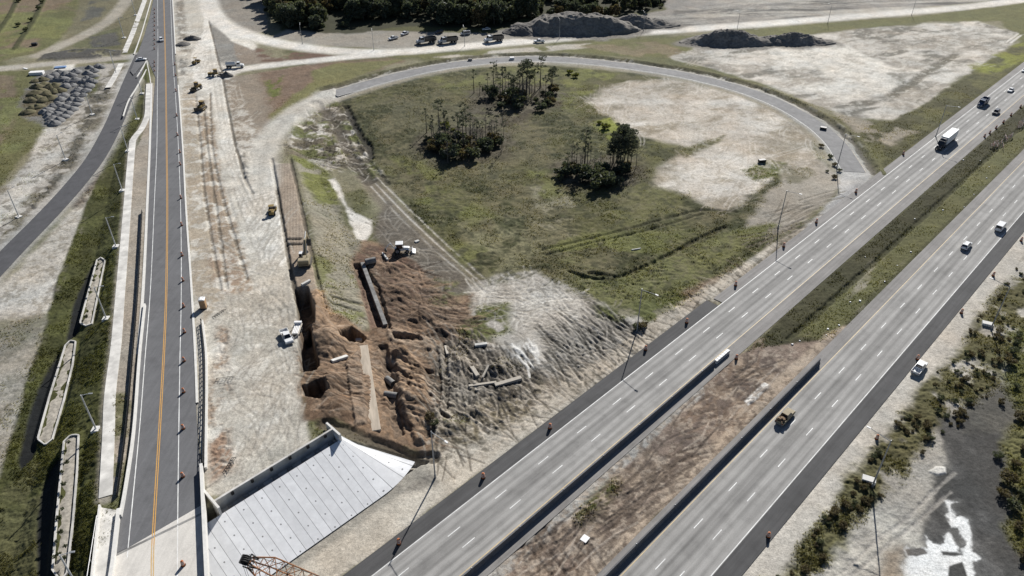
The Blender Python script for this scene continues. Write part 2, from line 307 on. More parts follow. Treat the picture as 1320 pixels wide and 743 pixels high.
# track along the loop's inner side with pale ruts
trail([(418, 128), (440, 162), (460, 205), (482, 240), (520, 285), (570, 330), (620, 372)], 6.5, (.165, .14, .105), .9, -.1, .8, flat=True)
for o in (0, 6, 12): trail([(478 + o, 240 - o * .6), (520 + o, 285 - o * .9), (568 + o, 329 - o * .8), (622 + o, 374 - o * .5)], .55, (.47, .44, .39), .85, -.08, .15)
trail([(450, 165), (465, 195), (480, 215), (500, 238)], 2.0, (.09, .08, .06), .6, -.5, .7)
soil([(440, 135), (452, 150), (470, 182), (480, 205), (468, 205), (450, 170)], (.075, .068, .05), patch=(4, .4), amp=.5, rag=1.5)
soil([(500, 260), (520, 285), (575, 335), (612, 372), (590, 380), (540, 372), (505, 345), (485, 320), (482, 285)], (.115, .10, .08), rag=2, amp=.2, grass=.3)
scribble([(490, 270), (570, 335), (600, 372), (520, 360), (488, 320)], 22, 10, .5, (.21, .19, .16), .6, -.08, 2.2, .9, 1.4, 12)
# ---- far fields at the top
soil([(335, -40), (660, -40), (870, -20), (860, 14), (700, 30), (660, 44), (520, 44), (360, 40)], (.075, .075, .032), rag=3, grass=.7)
soil([(370, 38), (500, 40), (650, 44), (680, 52), (600, 58), (500, 64), (400, 58), (350, 48)], (.255, .235, .2), rag=2, amp=.1)
soil([(820, -40), (1400, -60), (1320, -4), (1160, 14), (960, 32), (860, 40), (690, 50), (780, 30), (860, 12)], (.215, .20, .178), rag=3, amp=.2, grass=.05)
soil([(860, -30), (1400, -60), (1320, -4), (1160, 14), (960, 30), (870, 34)], (.105, .10, .09), patch=(10, .54, 0, 6), seed=91)
soil([(860, -30), (1400, -60), (1320, -4), (1160, 14), (960, 30), (870, 34)], (.36, .335, .29), patch=(14, .58, .1, 5), seed=95)
scribble([(870, 6), (1300, -12), (1160, 14), (960, 30), (870, 34)], 26, 60, 1.2, (.33, .31, .27), .5, 0, .15, .15, .5, 14, 3)
for L, w in (([(262, -20), (268, 0), (276, 20), (300, 38), (350, 54), (420, 65), (500, 68), (580, 62), (660, 55), (760, 47), (860, 40), (960, 33), (1060, 25), (1160, 17), (1250, 9), (1330, -1), (1500, -20)], 11), ([(286, 100), (310, 90), (380, 81), (440, 75), (500, 70)], 8)):
    trail(L, w, (.58, .55, .495), 1.0, .1, .25, flat=True); trail(L, w * .35, (.60, .57, .52), .5, 0, .5)
soil([(640, 44), (690, 52), (760, 44), (850, 36), (850, 30), (750, 38)], (.17, .155, .13), rag=2)
soil([(500, 73), (700, 60), (800, 52), (890, 46), (960, 40), (1060, 30), (1180, 22), (1320, 4), (1500, -14), (1500, 60), (1320, 60), (1290, 28), (1200, 28), (1060, 42), (930, 56), (860, 75), (700, 66), (560, 76)], (.12, .118, .05), rag=2, grass=.8, patch=None)
soil([(560, 74), (650, 64), (760, 56), (760, 62), (690, 68), (600, 78)], (.36, .33, .28), patch=(8, .36), rag=1.5)
soil([(745, 60), (850, 54), (890, 70), (860, 76), (800, 70)], (.17, .14, .085), patch=(12, .44), rag=3)
NESAND = [(866, 74), (905, 60), (1000, 55), (1060, 44), (1110, 38), (1200, 31), (1260, 28), (1310, 42), (1300, 62), (1240, 100), (1190, 134), (1150, 155), (1100, 152), (1060, 138), (1020, 122), (990, 110), (930, 92)]
soil(NESAND, (.47, .44, .39), rag=4, rs=14, feather=2, amp=.06, grass=0)
soil(NESAND, (.30, .275, .235), patch=(14, .53, .4, 2), seed=6, grass=.15)
soil(NESAND, (.16, .15, .125), patch=(8, .60, .4, 2.5), seed=44, grass=.3)
soil([(990, 62), (1080, 55), (1160, 90), (1150, 120), (1080, 130), (1000, 100)], (.56, .53, .47), patch=(22, .42, .3, 2), seed=45)
trail([(1149, 124), (1170, 112), (1190, 96), (1210, 84), (1232, 71)], 4.5, (.115, .105, .08), .9, -.3, 1.0); trail([(1150, 96), (1168, 108)], 4, (.14, .13, .10), .7, 0, .8)
for L in ([(1297, 55), (1312, 44)], [(1302, 56), (1316, 46)]): trail(L, 1.3, WHITE, .8, 0, .2)
soil([(850, 80), (930, 95), (1000, 118), (1060, 145), (1100, 158), (1150, 158), (1190, 138), (1240, 102), (1300, 62), (1330, 50), (1330, 82), (1300, 100), (1230, 160), (1160, 215), (1125, 225), (1118, 190), (1080, 160), (1010, 128), (930, 100)], (.105, .10, .045), rag=2.5, grass=.9, amp=.2)
soil([(1100, 158), (1150, 158), (1240, 102), (1330, 50), (1330, 82), (1230, 160), (1140, 215)], (.075, .072, .036), patch=(9, .45), seed=77, grass=.9)
soil([(1240, 90), (1330, 48), (1330, 76), (1280, 96)], (.16, .165, .04), patch=(8, .5), grass=.9)
soil([(1070, 140), (1130, 160), (1180, 170), (1150, 190), (1110, 180), (1085, 160)], (.27, .24, .19), patch=(7, .46), rag=3)
trail([(900, 92), (990, 116), (1060, 148), (1100, 178)], 2.5, (.27, .235, .18), .6, 0, .8)
# gore gravel where the loop meets the highway
soil([(1088, 214), (1112, 214), (1122, 226), (1120, 240), (1090, 268), (1030, 312), (985, 345), (960, 352), (1000, 318), (1050, 280), (1080, 252)], (.40, .385, .36), rag=1, feather=.8, amp=.04, grass=0)
soil([(1100, 235), (1130, 232), (1060, 285), (1040, 300), (1075, 262)], (.27, .265, .26), rag=1.2, amp=.03, a=.7)
# ---- brushed pale ground and furrows
BR = [(606, 370), (640, 355), (690, 352), (740, 372), (790, 400), (850, 420), (830, 440), (770, 480), (720, 500), (690, 480), (640, 440), (600, 410)]
soil(BR, (.36, .335, .295), rag=2.5, amp=.12, grass=.05)
cb = tuple(float(q) for q in at(655, 520)[:2])
furrows([(606, 370), (690, 352), (760, 385), (850, 420), (780, 470), (720, 470), (650, 420)], 1.1, .03, center=cb, warp=5.5, seed=83, keep=.42, col=(.22, .20, .17), a=.35)
furrows([(690, 430), (770, 395), (820, 425), (760, 480), (720, 490)], 1.3, .06, center=cb, warp=4.5, seed=85, keep=.40, col=(.085, .078, .065), a=.9)
scribble([(606, 372), (680, 356), (740, 375), (760, 400), (680, 410), (620, 405)], 26, 14, .5, (.50, .475, .425), .7, -.06, 2.4, .8, 1.0, 16)
scribble([(690, 430), (770, 395), (825, 425), (760, 480), (715, 492)], 40, 9, .55, (.07, .064, .052), .75, -.14, -.95, .25, .5, 161, 1.4)
scribble(BR, 40, 7, .45, (.44, .41, .365), .4, .02, .6, .9, 1.0, 162, 1.6)
scribble(BR, 40, 7, .45, (.21, .19, .16), .5, -.07, .4, .9, 1.0, 163, 1.6)
# ---- strip of worked ground beside the highway
WK = [(560, 480), (640, 500), (700, 495), (770, 470), (850, 415), (930, 360), (1000, 315), (1040, 290), (1030, 310), (985, 345), (860, 435), (740, 515), (640, 585), (560, 610), (545, 560)]
soil(WK, (.235, .20, .155), rag=2, amp=.22, grass=.15)
soil(WK, (.14, .125, .085), patch=(5, .52), grass=.4, amp=.4)
soil(WK, (.34, .30, .245), patch=(6, .56), seed=19)
furrows([(700, 500), (850, 420), (860, 436), (740, 515), (640, 580), (600, 570)], 1.2, .03, ang=-.6, warp=4, seed=88, keep=.4, col=(.12, .10, .075), a=.5)
scribble([(640, 500), (770, 470), (860, 425), (720, 520), (620, 580)], 26, 12, .5, (.13, .108, .084), .6, -.05, -.55, .35, .4, 18)
soil([(770, 395), (800, 398), (870, 370), (940, 345), (960, 335), (930, 358), (850, 412), (800, 420), (770, 410)], (.10, .105, .04), patch=(5, .40), grass=1, amp=.35, rag=2)
soil([(880, 378), (950, 340), (960, 345), (890, 392)], (.16, .12, .085), patch=(4, .46), amp=.4)
scribble([(960, 300), (1040, 250), (1075, 250), (1000, 315)], 14, 18, .6, (.16, .14, .11), .7, -.12, .62, .15, .3, 19)
# pale haul strip right beside the highway shoulder
soil([hw(-100, 7.0), hw(-100, 19)] + [hw(-60, 16.4), hw(-31, 16.6), hw(-22, 16), hw(-5, 12.2), hw(20, 10.6), hw(45, 10), hw(75, 9.5), hw(100, 9), hw(100, 7.0)], (.445, .405, .34), rag=.7, feather=.5, amp=.03, grass=0, world=True)
soil([hw(-30, 10), hw(-14, 8), hw(20, 8), hw(75, 7.5), hw(75, 10.5), hw(20, 12), hw(-5, 14)], (.36, .315, .255), rag=1, feather=.8, world=True, patch=(8, .4))
soil(zoomp(1, 3, [(700, 270), (780, 200), (900, 190), (930, 250), (860, 280), (760, 300)]), (.20, .185, .16), rag=1.2, feather=1.2, dz=.2, amp=.12)
# ---- the dig
DIG = [(400, 400), (425, 408), (470, 428), (480, 420), (455, 340), (470, 312), (500, 318), (545, 350), (570, 385), (610, 380), (600, 420), (575, 450), (565, 480), (560, 560), (552, 585), (430, 546), (395, 540), (386, 500), (386, 410)]
soil(DIG, BROWN, rag=2, amp=.13, grass=0, feather=1)
soil(DIG, (.20, .132, .084), patch=(7, .5), seed=5)
soil(DIG, (.26, .182, .118), patch=(5, .58), seed=35)
soil([(385, 380), (412, 378), (430, 405), (470, 428), (495, 445), (470, 470), (440, 470), (400, 450)], (.27, .185, .12), rag=1.5, amp=.12, feather=1)
soil([(455, 335), (475, 315), (500, 320), (540, 345), (560, 385), (540, 410), (500, 420), (490, 350), (470, 345)], RED, rag=1.5, amp=.2)
soil([(500, 440), (520, 440), (548, 470), (552, 500), (556, 560), (540, 575), (515, 550), (505, 500)], (.26, .172, .108), rag=1.2, amp=.10)
soil([(610, 395), (655, 390), (660, 430), (600, 440), (590, 425)], (.11, .115, .045), patch=(5, .42), grass=.9, amp=.4)
soil([(560, 360), (590, 365), (590, 395), (560, 392)], (.12, .12, .05), patch=(4, .42), grass=.9, amp=.4)
soil([(560, 440), (620, 440), (690, 460), (700, 490), (640, 512), (600, 540), (560, 540), (560, 480)], (.10, .086, .068), rag=2, amp=.16)
soil([(545, 480), (610, 500), (640, 520), (600, 545), (560, 540)], (.33, .29, .24), patch=(5, .5), rag=2, amp=.35)
soil([(640, 500), (700, 490), (690, 530), (600, 575), (560, 565), (575, 535)], (.17, .145, .10), patch=(5, .42), amp=.35, grass=.3)
soil([(560, 540), (600, 535), (610, 560), (580, 560)], (.11, .11, .05), patch=(4, .5), grass=.8)
soil([(655, 448), (690, 440), (698, 470), (680, 478), (660, 462)], (.56, .54, .50), patch=(2.5, .42), rag=1, amp=.2)
for L in ([(598, 438), (640, 448), (665, 450)], [(600, 452), (640, 452)]): trail(L, 1.3, (.50, .47, .42), .8, .1, .5)
# benches, cuts and heaps of the dig
def cut(pts, dz, **k): soil(pts, k.pop('col', (.12, .085, .06)), feather=.35, rag=.35, rs=3, dz=dz, amp=.25, **k)
cut(zoomp(1, 2, [(203, 10), (262, -10), (302, 120), (300, 185), (235, 215), (212, 150)]), -5.5)
cut(zoomp(1, 2, [(218, 265), (280, 225), (322, 395), (300, 415), (238, 425)]), -5.5)
cut(zoomp(1, 2, [(238, 500), (350, 478), (376, 535), (330, 560), (250, 548)]), -4.0)
cut(zoomp(1, 2, [(430, 225), (490, 198), (560, 250), (545, 275), (440, 262)]), -3.5)
cut(zoomp(1, 1, [(520, 620), (560, 615), (640, 743), (700, 960), (625, 940), (560, 743)]), -1.0)
mound(409, 395, 3.2, 9, 2.6, .1, 1, pw=.7); mound(425, 440, 4.2, 6.5, 3.2, .2, 2, pw=.7); mound(424, 505, 3.0, 4, 2.0, .2, 22); mound(440, 410, 3.5, 3, 1.2, 0, 3); mound(432, 492, 5.5, 4.5, 2.2, .5, 4); mound(440, 525, 4.5, 5, 2.0, .2, 5)
mound(532, 520, 6.5, 8.5, 2.6, .3, 6, pw=.8); mound(520, 455, 5, 4, 1.8, -.4, 7); mound(478, 375, 3, 3, 1.2, 0, 8); mound(520, 375, 5, 6, 1.9, .2, 9); mound(545, 405, 5, 4, 1.6, 0, 10); mound(508, 345, 4, 3, 1.2, 0, 11)
mound(570, 425, 4.5, 3, 1.3, .3, 12); mound(590, 470, 4, 3, 1.2, .3, 13); mound(640, 475, 5, 3, 1.3, .2, 14); mound(660, 505, 5, 2.2, .9, .3, 15); mound(615, 530, 3.5, 2.5, 1.0, 0, 16); mound(580, 550, 4, 3, 1.0, 0, 17)
mound(475, 495, 3.2, 12, .9, .12, 18, rough=.1)
scribble([(480, 350), (560, 380), (600, 420), (560, 470), (560, 560), (500, 540), (490, 440)], 46, 11, .6, (.115, .085, .062), .55, -.05, -.5, .45, .7, 31)
scribble([(400, 440), (470, 470), (480, 545), (400, 540)], 22, 7, .6, (.12, .088, .064), .55, -.08, .2, .9, .8, 32)
scribble([(560, 430), (690, 460), (680, 500), (600, 540), (560, 520)], 40, 10, .6, (.06, .054, .045), .7, -.07, -1.2, .5, .8, 33)
scribble([(560, 430), (690, 460), (680, 500), (600, 560), (550, 540)], 26, 8, .5, (.36, .32, .27), .7, .1, -1.0, .7, .8, 34, 0)
for L in ([(500, 470), (520, 486), (545, 500), (556, 500)], [(510, 460), (530, 474), (556, 480)], [(505, 485), (530, 500), (553, 508)], [(560, 445), (566, 480), (565, 530), (580, 540)], [(572, 445), (576, 490), (575, 525)]):
    trail(L, 1.0, (.10, .075, .052), .8, -.45, .3)
# ditch along the outer edge of the concrete cone
trail([hw(-40.5, 35), hw(-36, 28), hw(-31, 20), hw(-28, 17)], 3.0, (.10, .08, .06), .8, -.9, .6, world=True)
# ---- median
soil(hwp([(60, -11), (300, -11), (300, -24.4), (100, -24.4), (62, -24.6), (35, -20), (42, -12)]), (.052, .05, .027), rag=.8, grass=.8, amp=.2, world=True, feather=.6)
soil(hwp([(62, -17.5), (300, -17.5), (300, -24.2), (100, -24.0), (66, -23.5)]), (.105, .103, .047), rag=1.2, grass=.6, amp=.15, world=True, feather=1)
soil(hwp([(62, -19), (120, -17), (120, -22), (62, -24)]), (.25, .225, .175), patch=(5, .48, YAW, 4), world=True, grass=.3)
trail(hwp([(60, -16.6), (110, -17.2), (200, -17.4), (300, -17.4)]), 1.5, (.05, .05, .025), .8, -.5, .4, world=True)
soil(hwp([(-130, -10.6), (46, -10.6), (52, -13), (60, -19), (68, -24.8), (-130, -24.8)]), (.19, .147, .118), rag=.9, feather=.6, amp=.10, grass=0, world=True)
soil(hwp([(-130, -13), (55, -13), (50, -21), (-130, -21)]), (.12, .094, .078), patch=(4, .52, HRZ_, 3), world=True, amp=.12)
soil(hwp([(-130, -12), (55, -12), (50, -22), (-130, -22)]), (.285, .225, .17), patch=(5, .56), seed=53, world=True)
soil(hwp([(-130, -22), (40, -21.5), (68, -22.5), (75, -24.6), (-130, -24.8)]), (.345, .28, .215), rag=1, feather=.8, amp=.06, world=True)
soil(hwp([(-130, -10.6), (30, -10.6), (30, -12.4), (-20, -13.2), (-130, -13)]), (.30, .285, .26), rag=.9, feather=.4, amp=.15, world=True)
soil(zoomp(2, 3, [(430, 320), (540, 230), (560, 280), (500, 370), (400, 440), (340, 470), (330, 430)]), (.075, .08, .03), rag=1, grass=1, amp=.3)
soil(zoomp(2, 3, [(380, 420), (600, 380), (620, 400), (520, 470), (380, 480)]), (.10, .082, .062), rag=1, amp=.35)
scribble(zoomp(2, 3, [(60, 560), (330, 540), (480, 600), (300, 743), (150, 743)]), 18, 9, .6, (.12, .09, .068), .6, -.10, -1.7, .5, .4, 41)
scribble(zoomp(2, 3, [(560, 200), (1000, 60), (800, 330), (480, 640), (400, 560)]), 30, 11, .6, (.11, .085, .065), .6, -.05, .75, .25, .5, 42)
scribble(zoomp(2, 2, [(900, 600), (1250, 300), (1310, 400), (1200, 743), (900, 743)]), 26, 9, .6, (.15, .11, .08), .6, -.07, .75, .35, .6, 43, 1.8)
soil(zoomp(2, 2, [(1195, 580), (1240, 545), (1300, 490), (1325, 500), (1270, 560), (1215, 605)]), (.62, .60, .56), rag=.8, feather=.3, amp=.1, dz=.15)
# ---- right-hand side
soil(hwp([(-60, -46.2), (400, -46.2), (400, -160), (-100, -160)]), (.30, .28, .245), rag=2, amp=.15, world=True, grass=.2)
soil(hwp([(-60, -46.2), (400, -46.2), (400, -160), (-100, -160)]), (.40, .375, .325), patch=(12, .5), world=True, seed=61)
soil(hwp([(-60, -42), (420, -42), (420, -46.6), (-60, -46.8)]), (.425, .395, .345), rag=.5, feather=.4, amp=.03, world=True, grass=0)
soil(hwp([(-40, -47), (60, -47), (130, -47.5), (136, -55), (110, -59), (70, -58), (40, -53.5), (5, -52.5), (-40, -52)]), (.095, .088, .042), rag=3, rs=6, grass=1, amp=.5, world=True, patch=(7, .36))
MK = zoomp(3, 3, [(900, -60), (1000, -110), (1250, -130), (1500, 0), (1500, 800), (1060, 800), (800, 560), (830, 320), (940, 160)])
soil(MK, MUCK, rag=2.5, feather=1, amp=.08, grass=.05)
soil(MK, (.098, .094, .088), patch=(7, .55), seed=71)
soil(zoomp(3, 2, [(1060, 560), (1320, 480), (1320, 743), (1010, 743), (1000, 640)]), (.095, .09, .078), rag=3, amp=.15)
soil(zoomp(3, 2, [(1250, 240), (1400, 200), (1400, 640), (1280, 620), (1220, 470)]), (.105, .105, .045), rag=2.5, grass=1, amp=.5, patch=(6, .36))
soil(zoomp(3, 3, [(1180, 60), (1330, -100), (1500, 200), (1500, 743), (1300, 640), (1215, 500), (1280, 330)]), (.11, .105, .045), rag=2.5, grass=1, amp=.5, patch=(6, .36))
PUD = [(918, 352), (990, 360), (950, 375), (965, 440), (1030, 450), (1050, 560), (1065, 580), (1045, 600), (1085, 650), (1055, 670), (1070, 743), (1090, 900), (700, 900), (690, 743), (700, 640), (680, 610), (710, 582), (740, 600), (820, 595), (815, 535), (850, 575), (920, 580), (905, 540), (930, 525), (970, 570), (970, 615), (1000, 640), (1010, 560), (985, 480), (945, 490), (915, 430)]
soil(zoomp(3, 3, PUD), (.17, .165, .155), rag=1.0, rs=2.5, feather=1.4)
soil(zoomp(3, 3, PUD), (.66, .65, .62), rag=1.0, rs=1.8, feather=.3, amp=.03, grass=0)
soil(zoomp(3, 3, [(930, 690), (1000, 670), (1030, 743), (1030, 900), (925, 900)]), MUCK, rag=.5, feather=.2); soil(zoomp(3, 3, [(710, 605), (800, 600), (820, 625), (760, 640), (720, 635)]), (.12, .11, .10), rag=.5, feather=.2); soil(zoomp(3, 3, [(890, 615), (970, 620), (1000, 632), (960, 640), (900, 635)]), MUCK, rag=.3, feather=.2)
soil(zoomp(3, 3, [(590, 610), (690, 600), (700, 743), (700, 800), (560, 800)]), (.26, .215, .165), rag=1.2)
soil(zoomp(3, 3, [(830, 205), (860, 180), (910, 185), (915, 215), (870, 222)]), WHITE, rag=.6, feather=.3, dz=.3)
for L in ([(400, 715), (560, 560), (700, 460), (830, 330), (960, 210)], [(430, 743), (600, 600), (740, 490), (850, 390), (940, 310)]): trail(zoomp(3, 3, L), .7, (.33, .305, .27), .6, -.1, .25)

# the dug earth is streaked: many short blade and track marks, raised and sunk
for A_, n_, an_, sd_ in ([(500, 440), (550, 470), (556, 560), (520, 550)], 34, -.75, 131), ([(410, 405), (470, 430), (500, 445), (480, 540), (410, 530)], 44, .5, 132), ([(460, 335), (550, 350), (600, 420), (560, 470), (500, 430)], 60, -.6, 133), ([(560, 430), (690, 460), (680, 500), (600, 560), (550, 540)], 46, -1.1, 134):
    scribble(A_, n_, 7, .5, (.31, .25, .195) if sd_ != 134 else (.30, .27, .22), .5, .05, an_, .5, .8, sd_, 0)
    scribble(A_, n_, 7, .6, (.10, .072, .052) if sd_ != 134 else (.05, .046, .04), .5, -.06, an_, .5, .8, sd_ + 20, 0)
soil(hwp([(-110, 31.4), (-41, 31.4), (-30.5, 20), (-28.6, 17.2), (-110, 16.8)]), (.3, .28, .24), world=True, grass=0, dz=-1.1, feather=.5, rag=.1)
soil(hwp([(-110, 29.6), (-41, 29.6), (-28, 17), (-30, 14), (-110, 14)]), (.3, .28, .24), world=True, grass=0, amp=.02, feather=.8, rag=.3)

# crisp benches and trenches of the dig
cut([(489, 446), (499, 444), (521, 560), (508, 566)], -1.0, col=(.16, .118, .085)); cut([(446, 470), (464, 450), (474, 548), (458, 549)], .6, col=(.22, .168, .125)); cut([(455, 340), (466, 340), (494, 420), (478, 424)], -1.2, col=(.15, .10, .075))
soil([(506, 452), (522, 448), (546, 478), (553, 520), (548, 572), (534, 572), (516, 520)], (.285, .192, .12), feather=.7, rag=.8, dz=1.1, amp=.1)
soil([(500, 425), (560, 440), (562, 452), (520, 446), (500, 436)], (.30, .235, .175), feather=.5, rag=.6, dz=.5); cut([(505, 428), (540, 432), (545, 438), (508, 436)], -1.3, col=(.06, .05, .04))
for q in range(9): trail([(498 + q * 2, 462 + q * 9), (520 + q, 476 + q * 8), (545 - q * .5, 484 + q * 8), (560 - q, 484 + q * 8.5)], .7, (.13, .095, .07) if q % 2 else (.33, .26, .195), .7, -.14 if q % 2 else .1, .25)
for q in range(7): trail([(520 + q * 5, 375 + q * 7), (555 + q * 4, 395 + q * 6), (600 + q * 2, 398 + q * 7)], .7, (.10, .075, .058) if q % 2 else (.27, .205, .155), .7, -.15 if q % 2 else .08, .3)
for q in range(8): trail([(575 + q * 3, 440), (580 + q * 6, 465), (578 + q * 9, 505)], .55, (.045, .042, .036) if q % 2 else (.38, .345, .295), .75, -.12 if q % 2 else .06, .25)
MEADW = [(425, 132), (470, 108), (560, 90), (700, 84), (745, 100), (745, 145), (790, 172), (840, 190), (835, 230), (880, 268), (955, 287), (945, 342), (860, 385), (760, 390), (690, 355), (620, 372), (530, 270), (455, 160)]
# weeds, crusts and stones: small dark and pale specks on the bare soils
for P_, c_, sc_, th_ in [(SANDB, (.20, .17, .12), 2.6, .60), (NESAND, (.20, .18, .145), 3.2, .59), (SANDB, (.50, .46, .40), 2.0, .62), (NESAND, (.58, .55, .49), 2.5, .6), ([(172, 80), (104, 215), (0, 335), (-60, 400), (0, 245), (112, 112)], (.12, .105, .08), 2.2, .58), ([(146, 186), (93, 318), (62, 412), (0, 490), (-160, 560), (0, 372), (112, 250)], (.22, .195, .155), 1.8, .58), ([(-100, 440), (62, 412), (25, 535), (0, 617), (-100, 700)], (.16, .15, .12), 1.6, .57), ([(222, 0), (300, 100), (352, 213), (388, 520), (300, 640), (255, 557), (236, 186)], (.36, .33, .285), 1.5, .62), ([(222, 0), (300, 100), (352, 213), (388, 520), (300, 640), (255, 557), (236, 186)], (.53, .505, .45), 3, .58), (MEADW, (.04, .042, .022), 1.8, .58), (MEADW, (.13, .12, .068), 1.5, .61), (WK, (.09, .08, .06), 1.2, .57), (WK, (.40, .36, .30), 1.1, .6), (DIG, (.09, .068, .05), 1.3, .59), (DIG, (.225, .16, .11), 1.2, .6)]:
    soil(P_, c_, patch=(sc_, th_), a=.42 if P_ is SANDB or P_ is NESAND else .65, seed=int(sc_ * 100), rag=2)
for P_, c_, sc_, th_ in [(hwp([(-130, -10.6), (46, -10.6), (68, -24.8), (-130, -24.8)]), (.10, .078, .062), 1.3, .59), (hwp([(-130, -10.6), (46, -10.6), (68, -24.8), (-130, -24.8)]), (.30, .25, .20), 1.1, .6)]:
    soil(P_, c_, patch=(sc_, th_), a=.7, seed=int(sc_ * 100) + 7, rag=1, world=True)
# level beds of the planters
PPX = [[(124, 335), (130, 331), (136, 335), (119, 417), (110, 420), (102, 416)], [(83, 445), (90, 438), (98, 439), (94, 470), (83, 515), (68, 566), (58, 574), (47, 566), (62, 512)], [(81, 569), (90, 560), (102, 559), (100, 607), (95, 670), (87, 740), (76, 748), (66, 735), (72, 660)]]
PLZ = []
for k_, P_ in enumerate(PPX):
    zt_ = float(at(*P_[4 if k_ else 2])[2]) - .1; PLZ.append(zt_); W_ = [tuple(float(q) for q in ray(x, y, zt_)) for x, y in P_]; b_ = bbox(W_, 4); sd_, _, _ = polysd(GX[b_], GY[b_], W_); m_ = sstep(1.6, .2, sd_); GZ[b_] = GZ[b_] * (1 - m_) + (zt_ - .3) * m_; AMP[b_] *= 1 - m_; GRS[b_] *= 1 - sstep(.3, -.1, sd_)

# crisp blade and track lines over the dig and the brushed ground
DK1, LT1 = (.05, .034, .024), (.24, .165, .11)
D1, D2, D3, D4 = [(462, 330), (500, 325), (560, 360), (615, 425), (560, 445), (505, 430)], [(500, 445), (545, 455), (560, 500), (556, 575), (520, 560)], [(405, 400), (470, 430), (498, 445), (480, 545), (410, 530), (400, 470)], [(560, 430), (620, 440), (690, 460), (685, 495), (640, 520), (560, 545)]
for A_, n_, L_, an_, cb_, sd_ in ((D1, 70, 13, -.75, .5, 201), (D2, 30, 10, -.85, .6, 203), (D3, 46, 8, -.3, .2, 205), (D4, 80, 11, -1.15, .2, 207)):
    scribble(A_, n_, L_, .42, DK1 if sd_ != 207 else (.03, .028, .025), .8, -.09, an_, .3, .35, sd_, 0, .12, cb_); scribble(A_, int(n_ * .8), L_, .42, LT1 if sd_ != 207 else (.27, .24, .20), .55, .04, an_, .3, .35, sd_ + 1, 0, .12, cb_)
scribble([(690, 425), (765, 392), (830, 425), (770, 478), (700, 492)], 75, 10, .42, (.045, .042, .036), .75, -.07, -1.1, .16, .25, 211, 0, .12, .15); scribble([(690, 425), (765, 392), (830, 425), (770, 478), (700, 492)], 50, 10, .4, (.38, .35, .305), .5, .03, -1.1, .16, .25, 212, 0, .12, .15)
scribble([(606, 372), (690, 354), (745, 376), (770, 398), (690, 430), (620, 410)], 90, 6, .34, (.24, .22, .185), .4, -.05, .1, .7, .5, 213, 0, .1); scribble([(606, 372), (690, 354), (745, 376), (770, 398), (690, 430), (620, 410)], 70, 6, .34, (.48, .45, .40), .35, .015, .1, .7, .5, 214, 0, .1)
scribble([(660, 448), (690, 440), (700, 472), (680, 478)], 9, 5, .5, (.62, .60, .56), .8, .06, -1.2, .12, .1, 215, 0, .12)
scribble(WK, 90, 9, .4, (.085, .072, .055), .65, -.07, -.9, .35, .4, 216, 0, .12); scribble(WK, 60, 9, .4, (.42, .37, .30), .5, .04, -.9, .35, .4, 217, 0, .12)
scribble(hwp([(-60, -12), (48, -12), (60, -22), (-60, -23)]), 0, 1, 1, DK1, 0, 0, 0) if False else None
for q in range(34):
    r0 = np.random.default_rng(900 + q); s0_ = r0.uniform(-50, 40); t0_ = r0.uniform(-21.5, -12.5); l_ = r0.uniform(6, 18); trail(hwp([(s0_, t0_), (s0_ + l_ * .5, t0_ + r0.normal(0, .8)), (s0_ + l_, t0_ + r0.normal(0, 1.5))]), .42, (.075, .06, .05) if q % 3 else (.33, .28, .23), .65, -.08 if q % 3 else .04, .1, True, feather=.13)
scribble([(283, 400), (380, 370), (388, 520), (395, 575), (300, 640)], 60, 14, .4, (.30, .275, .235), .5, -.03, 1.6, .5, .8, 220, 1.9, .12)
scribble([(236, 60), (300, 100), (345, 195), (372, 330), (330, 320), (290, 180), (262, 110)], 46, 20, .45, (.36, .335, .29), .5, -.03, 1.75, .2, .3, 221, 1.9, .14)
scribble(NESAND, 40, 22, .6, (.36, .335, .285), .45, -.03, .5, .5, .5, 222, 2, .2); scribble(SANDB, 60, 16, .5, (.30, .265, .215), .45, -.03, 1.4, .7, .9, 223, 1.9, .15); scribble(SANDB, 40, 16, .5, (.50, .465, .41), .45, -.03, 1.4, .7, .9, 224, 1.9, .15)
scribble([(390, 215), (440, 262), (475, 330), (472, 415), (420, 400), (398, 290)], 60, 6, .35, (.10, .095, .06), .6, -.08, 2.6, .2, .2, 225, 0, .12)
scribble(MEADW, 120, 9, .5, (.05, .05, .026), .5, -.12, .5, .5, .5, 226, 0, .2)

# slumped toes of the far heaps
for (x_, y_, rx_, ry_) in [(742, 41, 42, 17), (675, 43, 14, 10), (822, 33, 28, 12), (940, 56, 30, 12), (1020, 56, 27, 10)]:
    X_, Y_, _ = at(x_, y_); soil([(float(X_) + rx_ * math.cos(a), float(Y_) + ry_ * math.sin(a)) for a in np.linspace(0, 6.28, 20, endpoint=False)], (.17, .158, .14), feather=3, rag=4, rs=8, world=True, amp=.3, grass=0)

for L_ in ([(269, 27), (276, 55), (283, 85), (287, 92)], [(287, 100), (292, 130), (303, 186), (309, 205), (316, 232), (326, 250)]): trail(L_, .9, (.11, .095, .075), .85, -.3, .3)
soil([(312, 198), (318, 198), (322, 215), (321, 232), (314, 230)], (.13, .115, .09), patch=(1.6, .42), rag=.8, dz=.35, amp=.4)
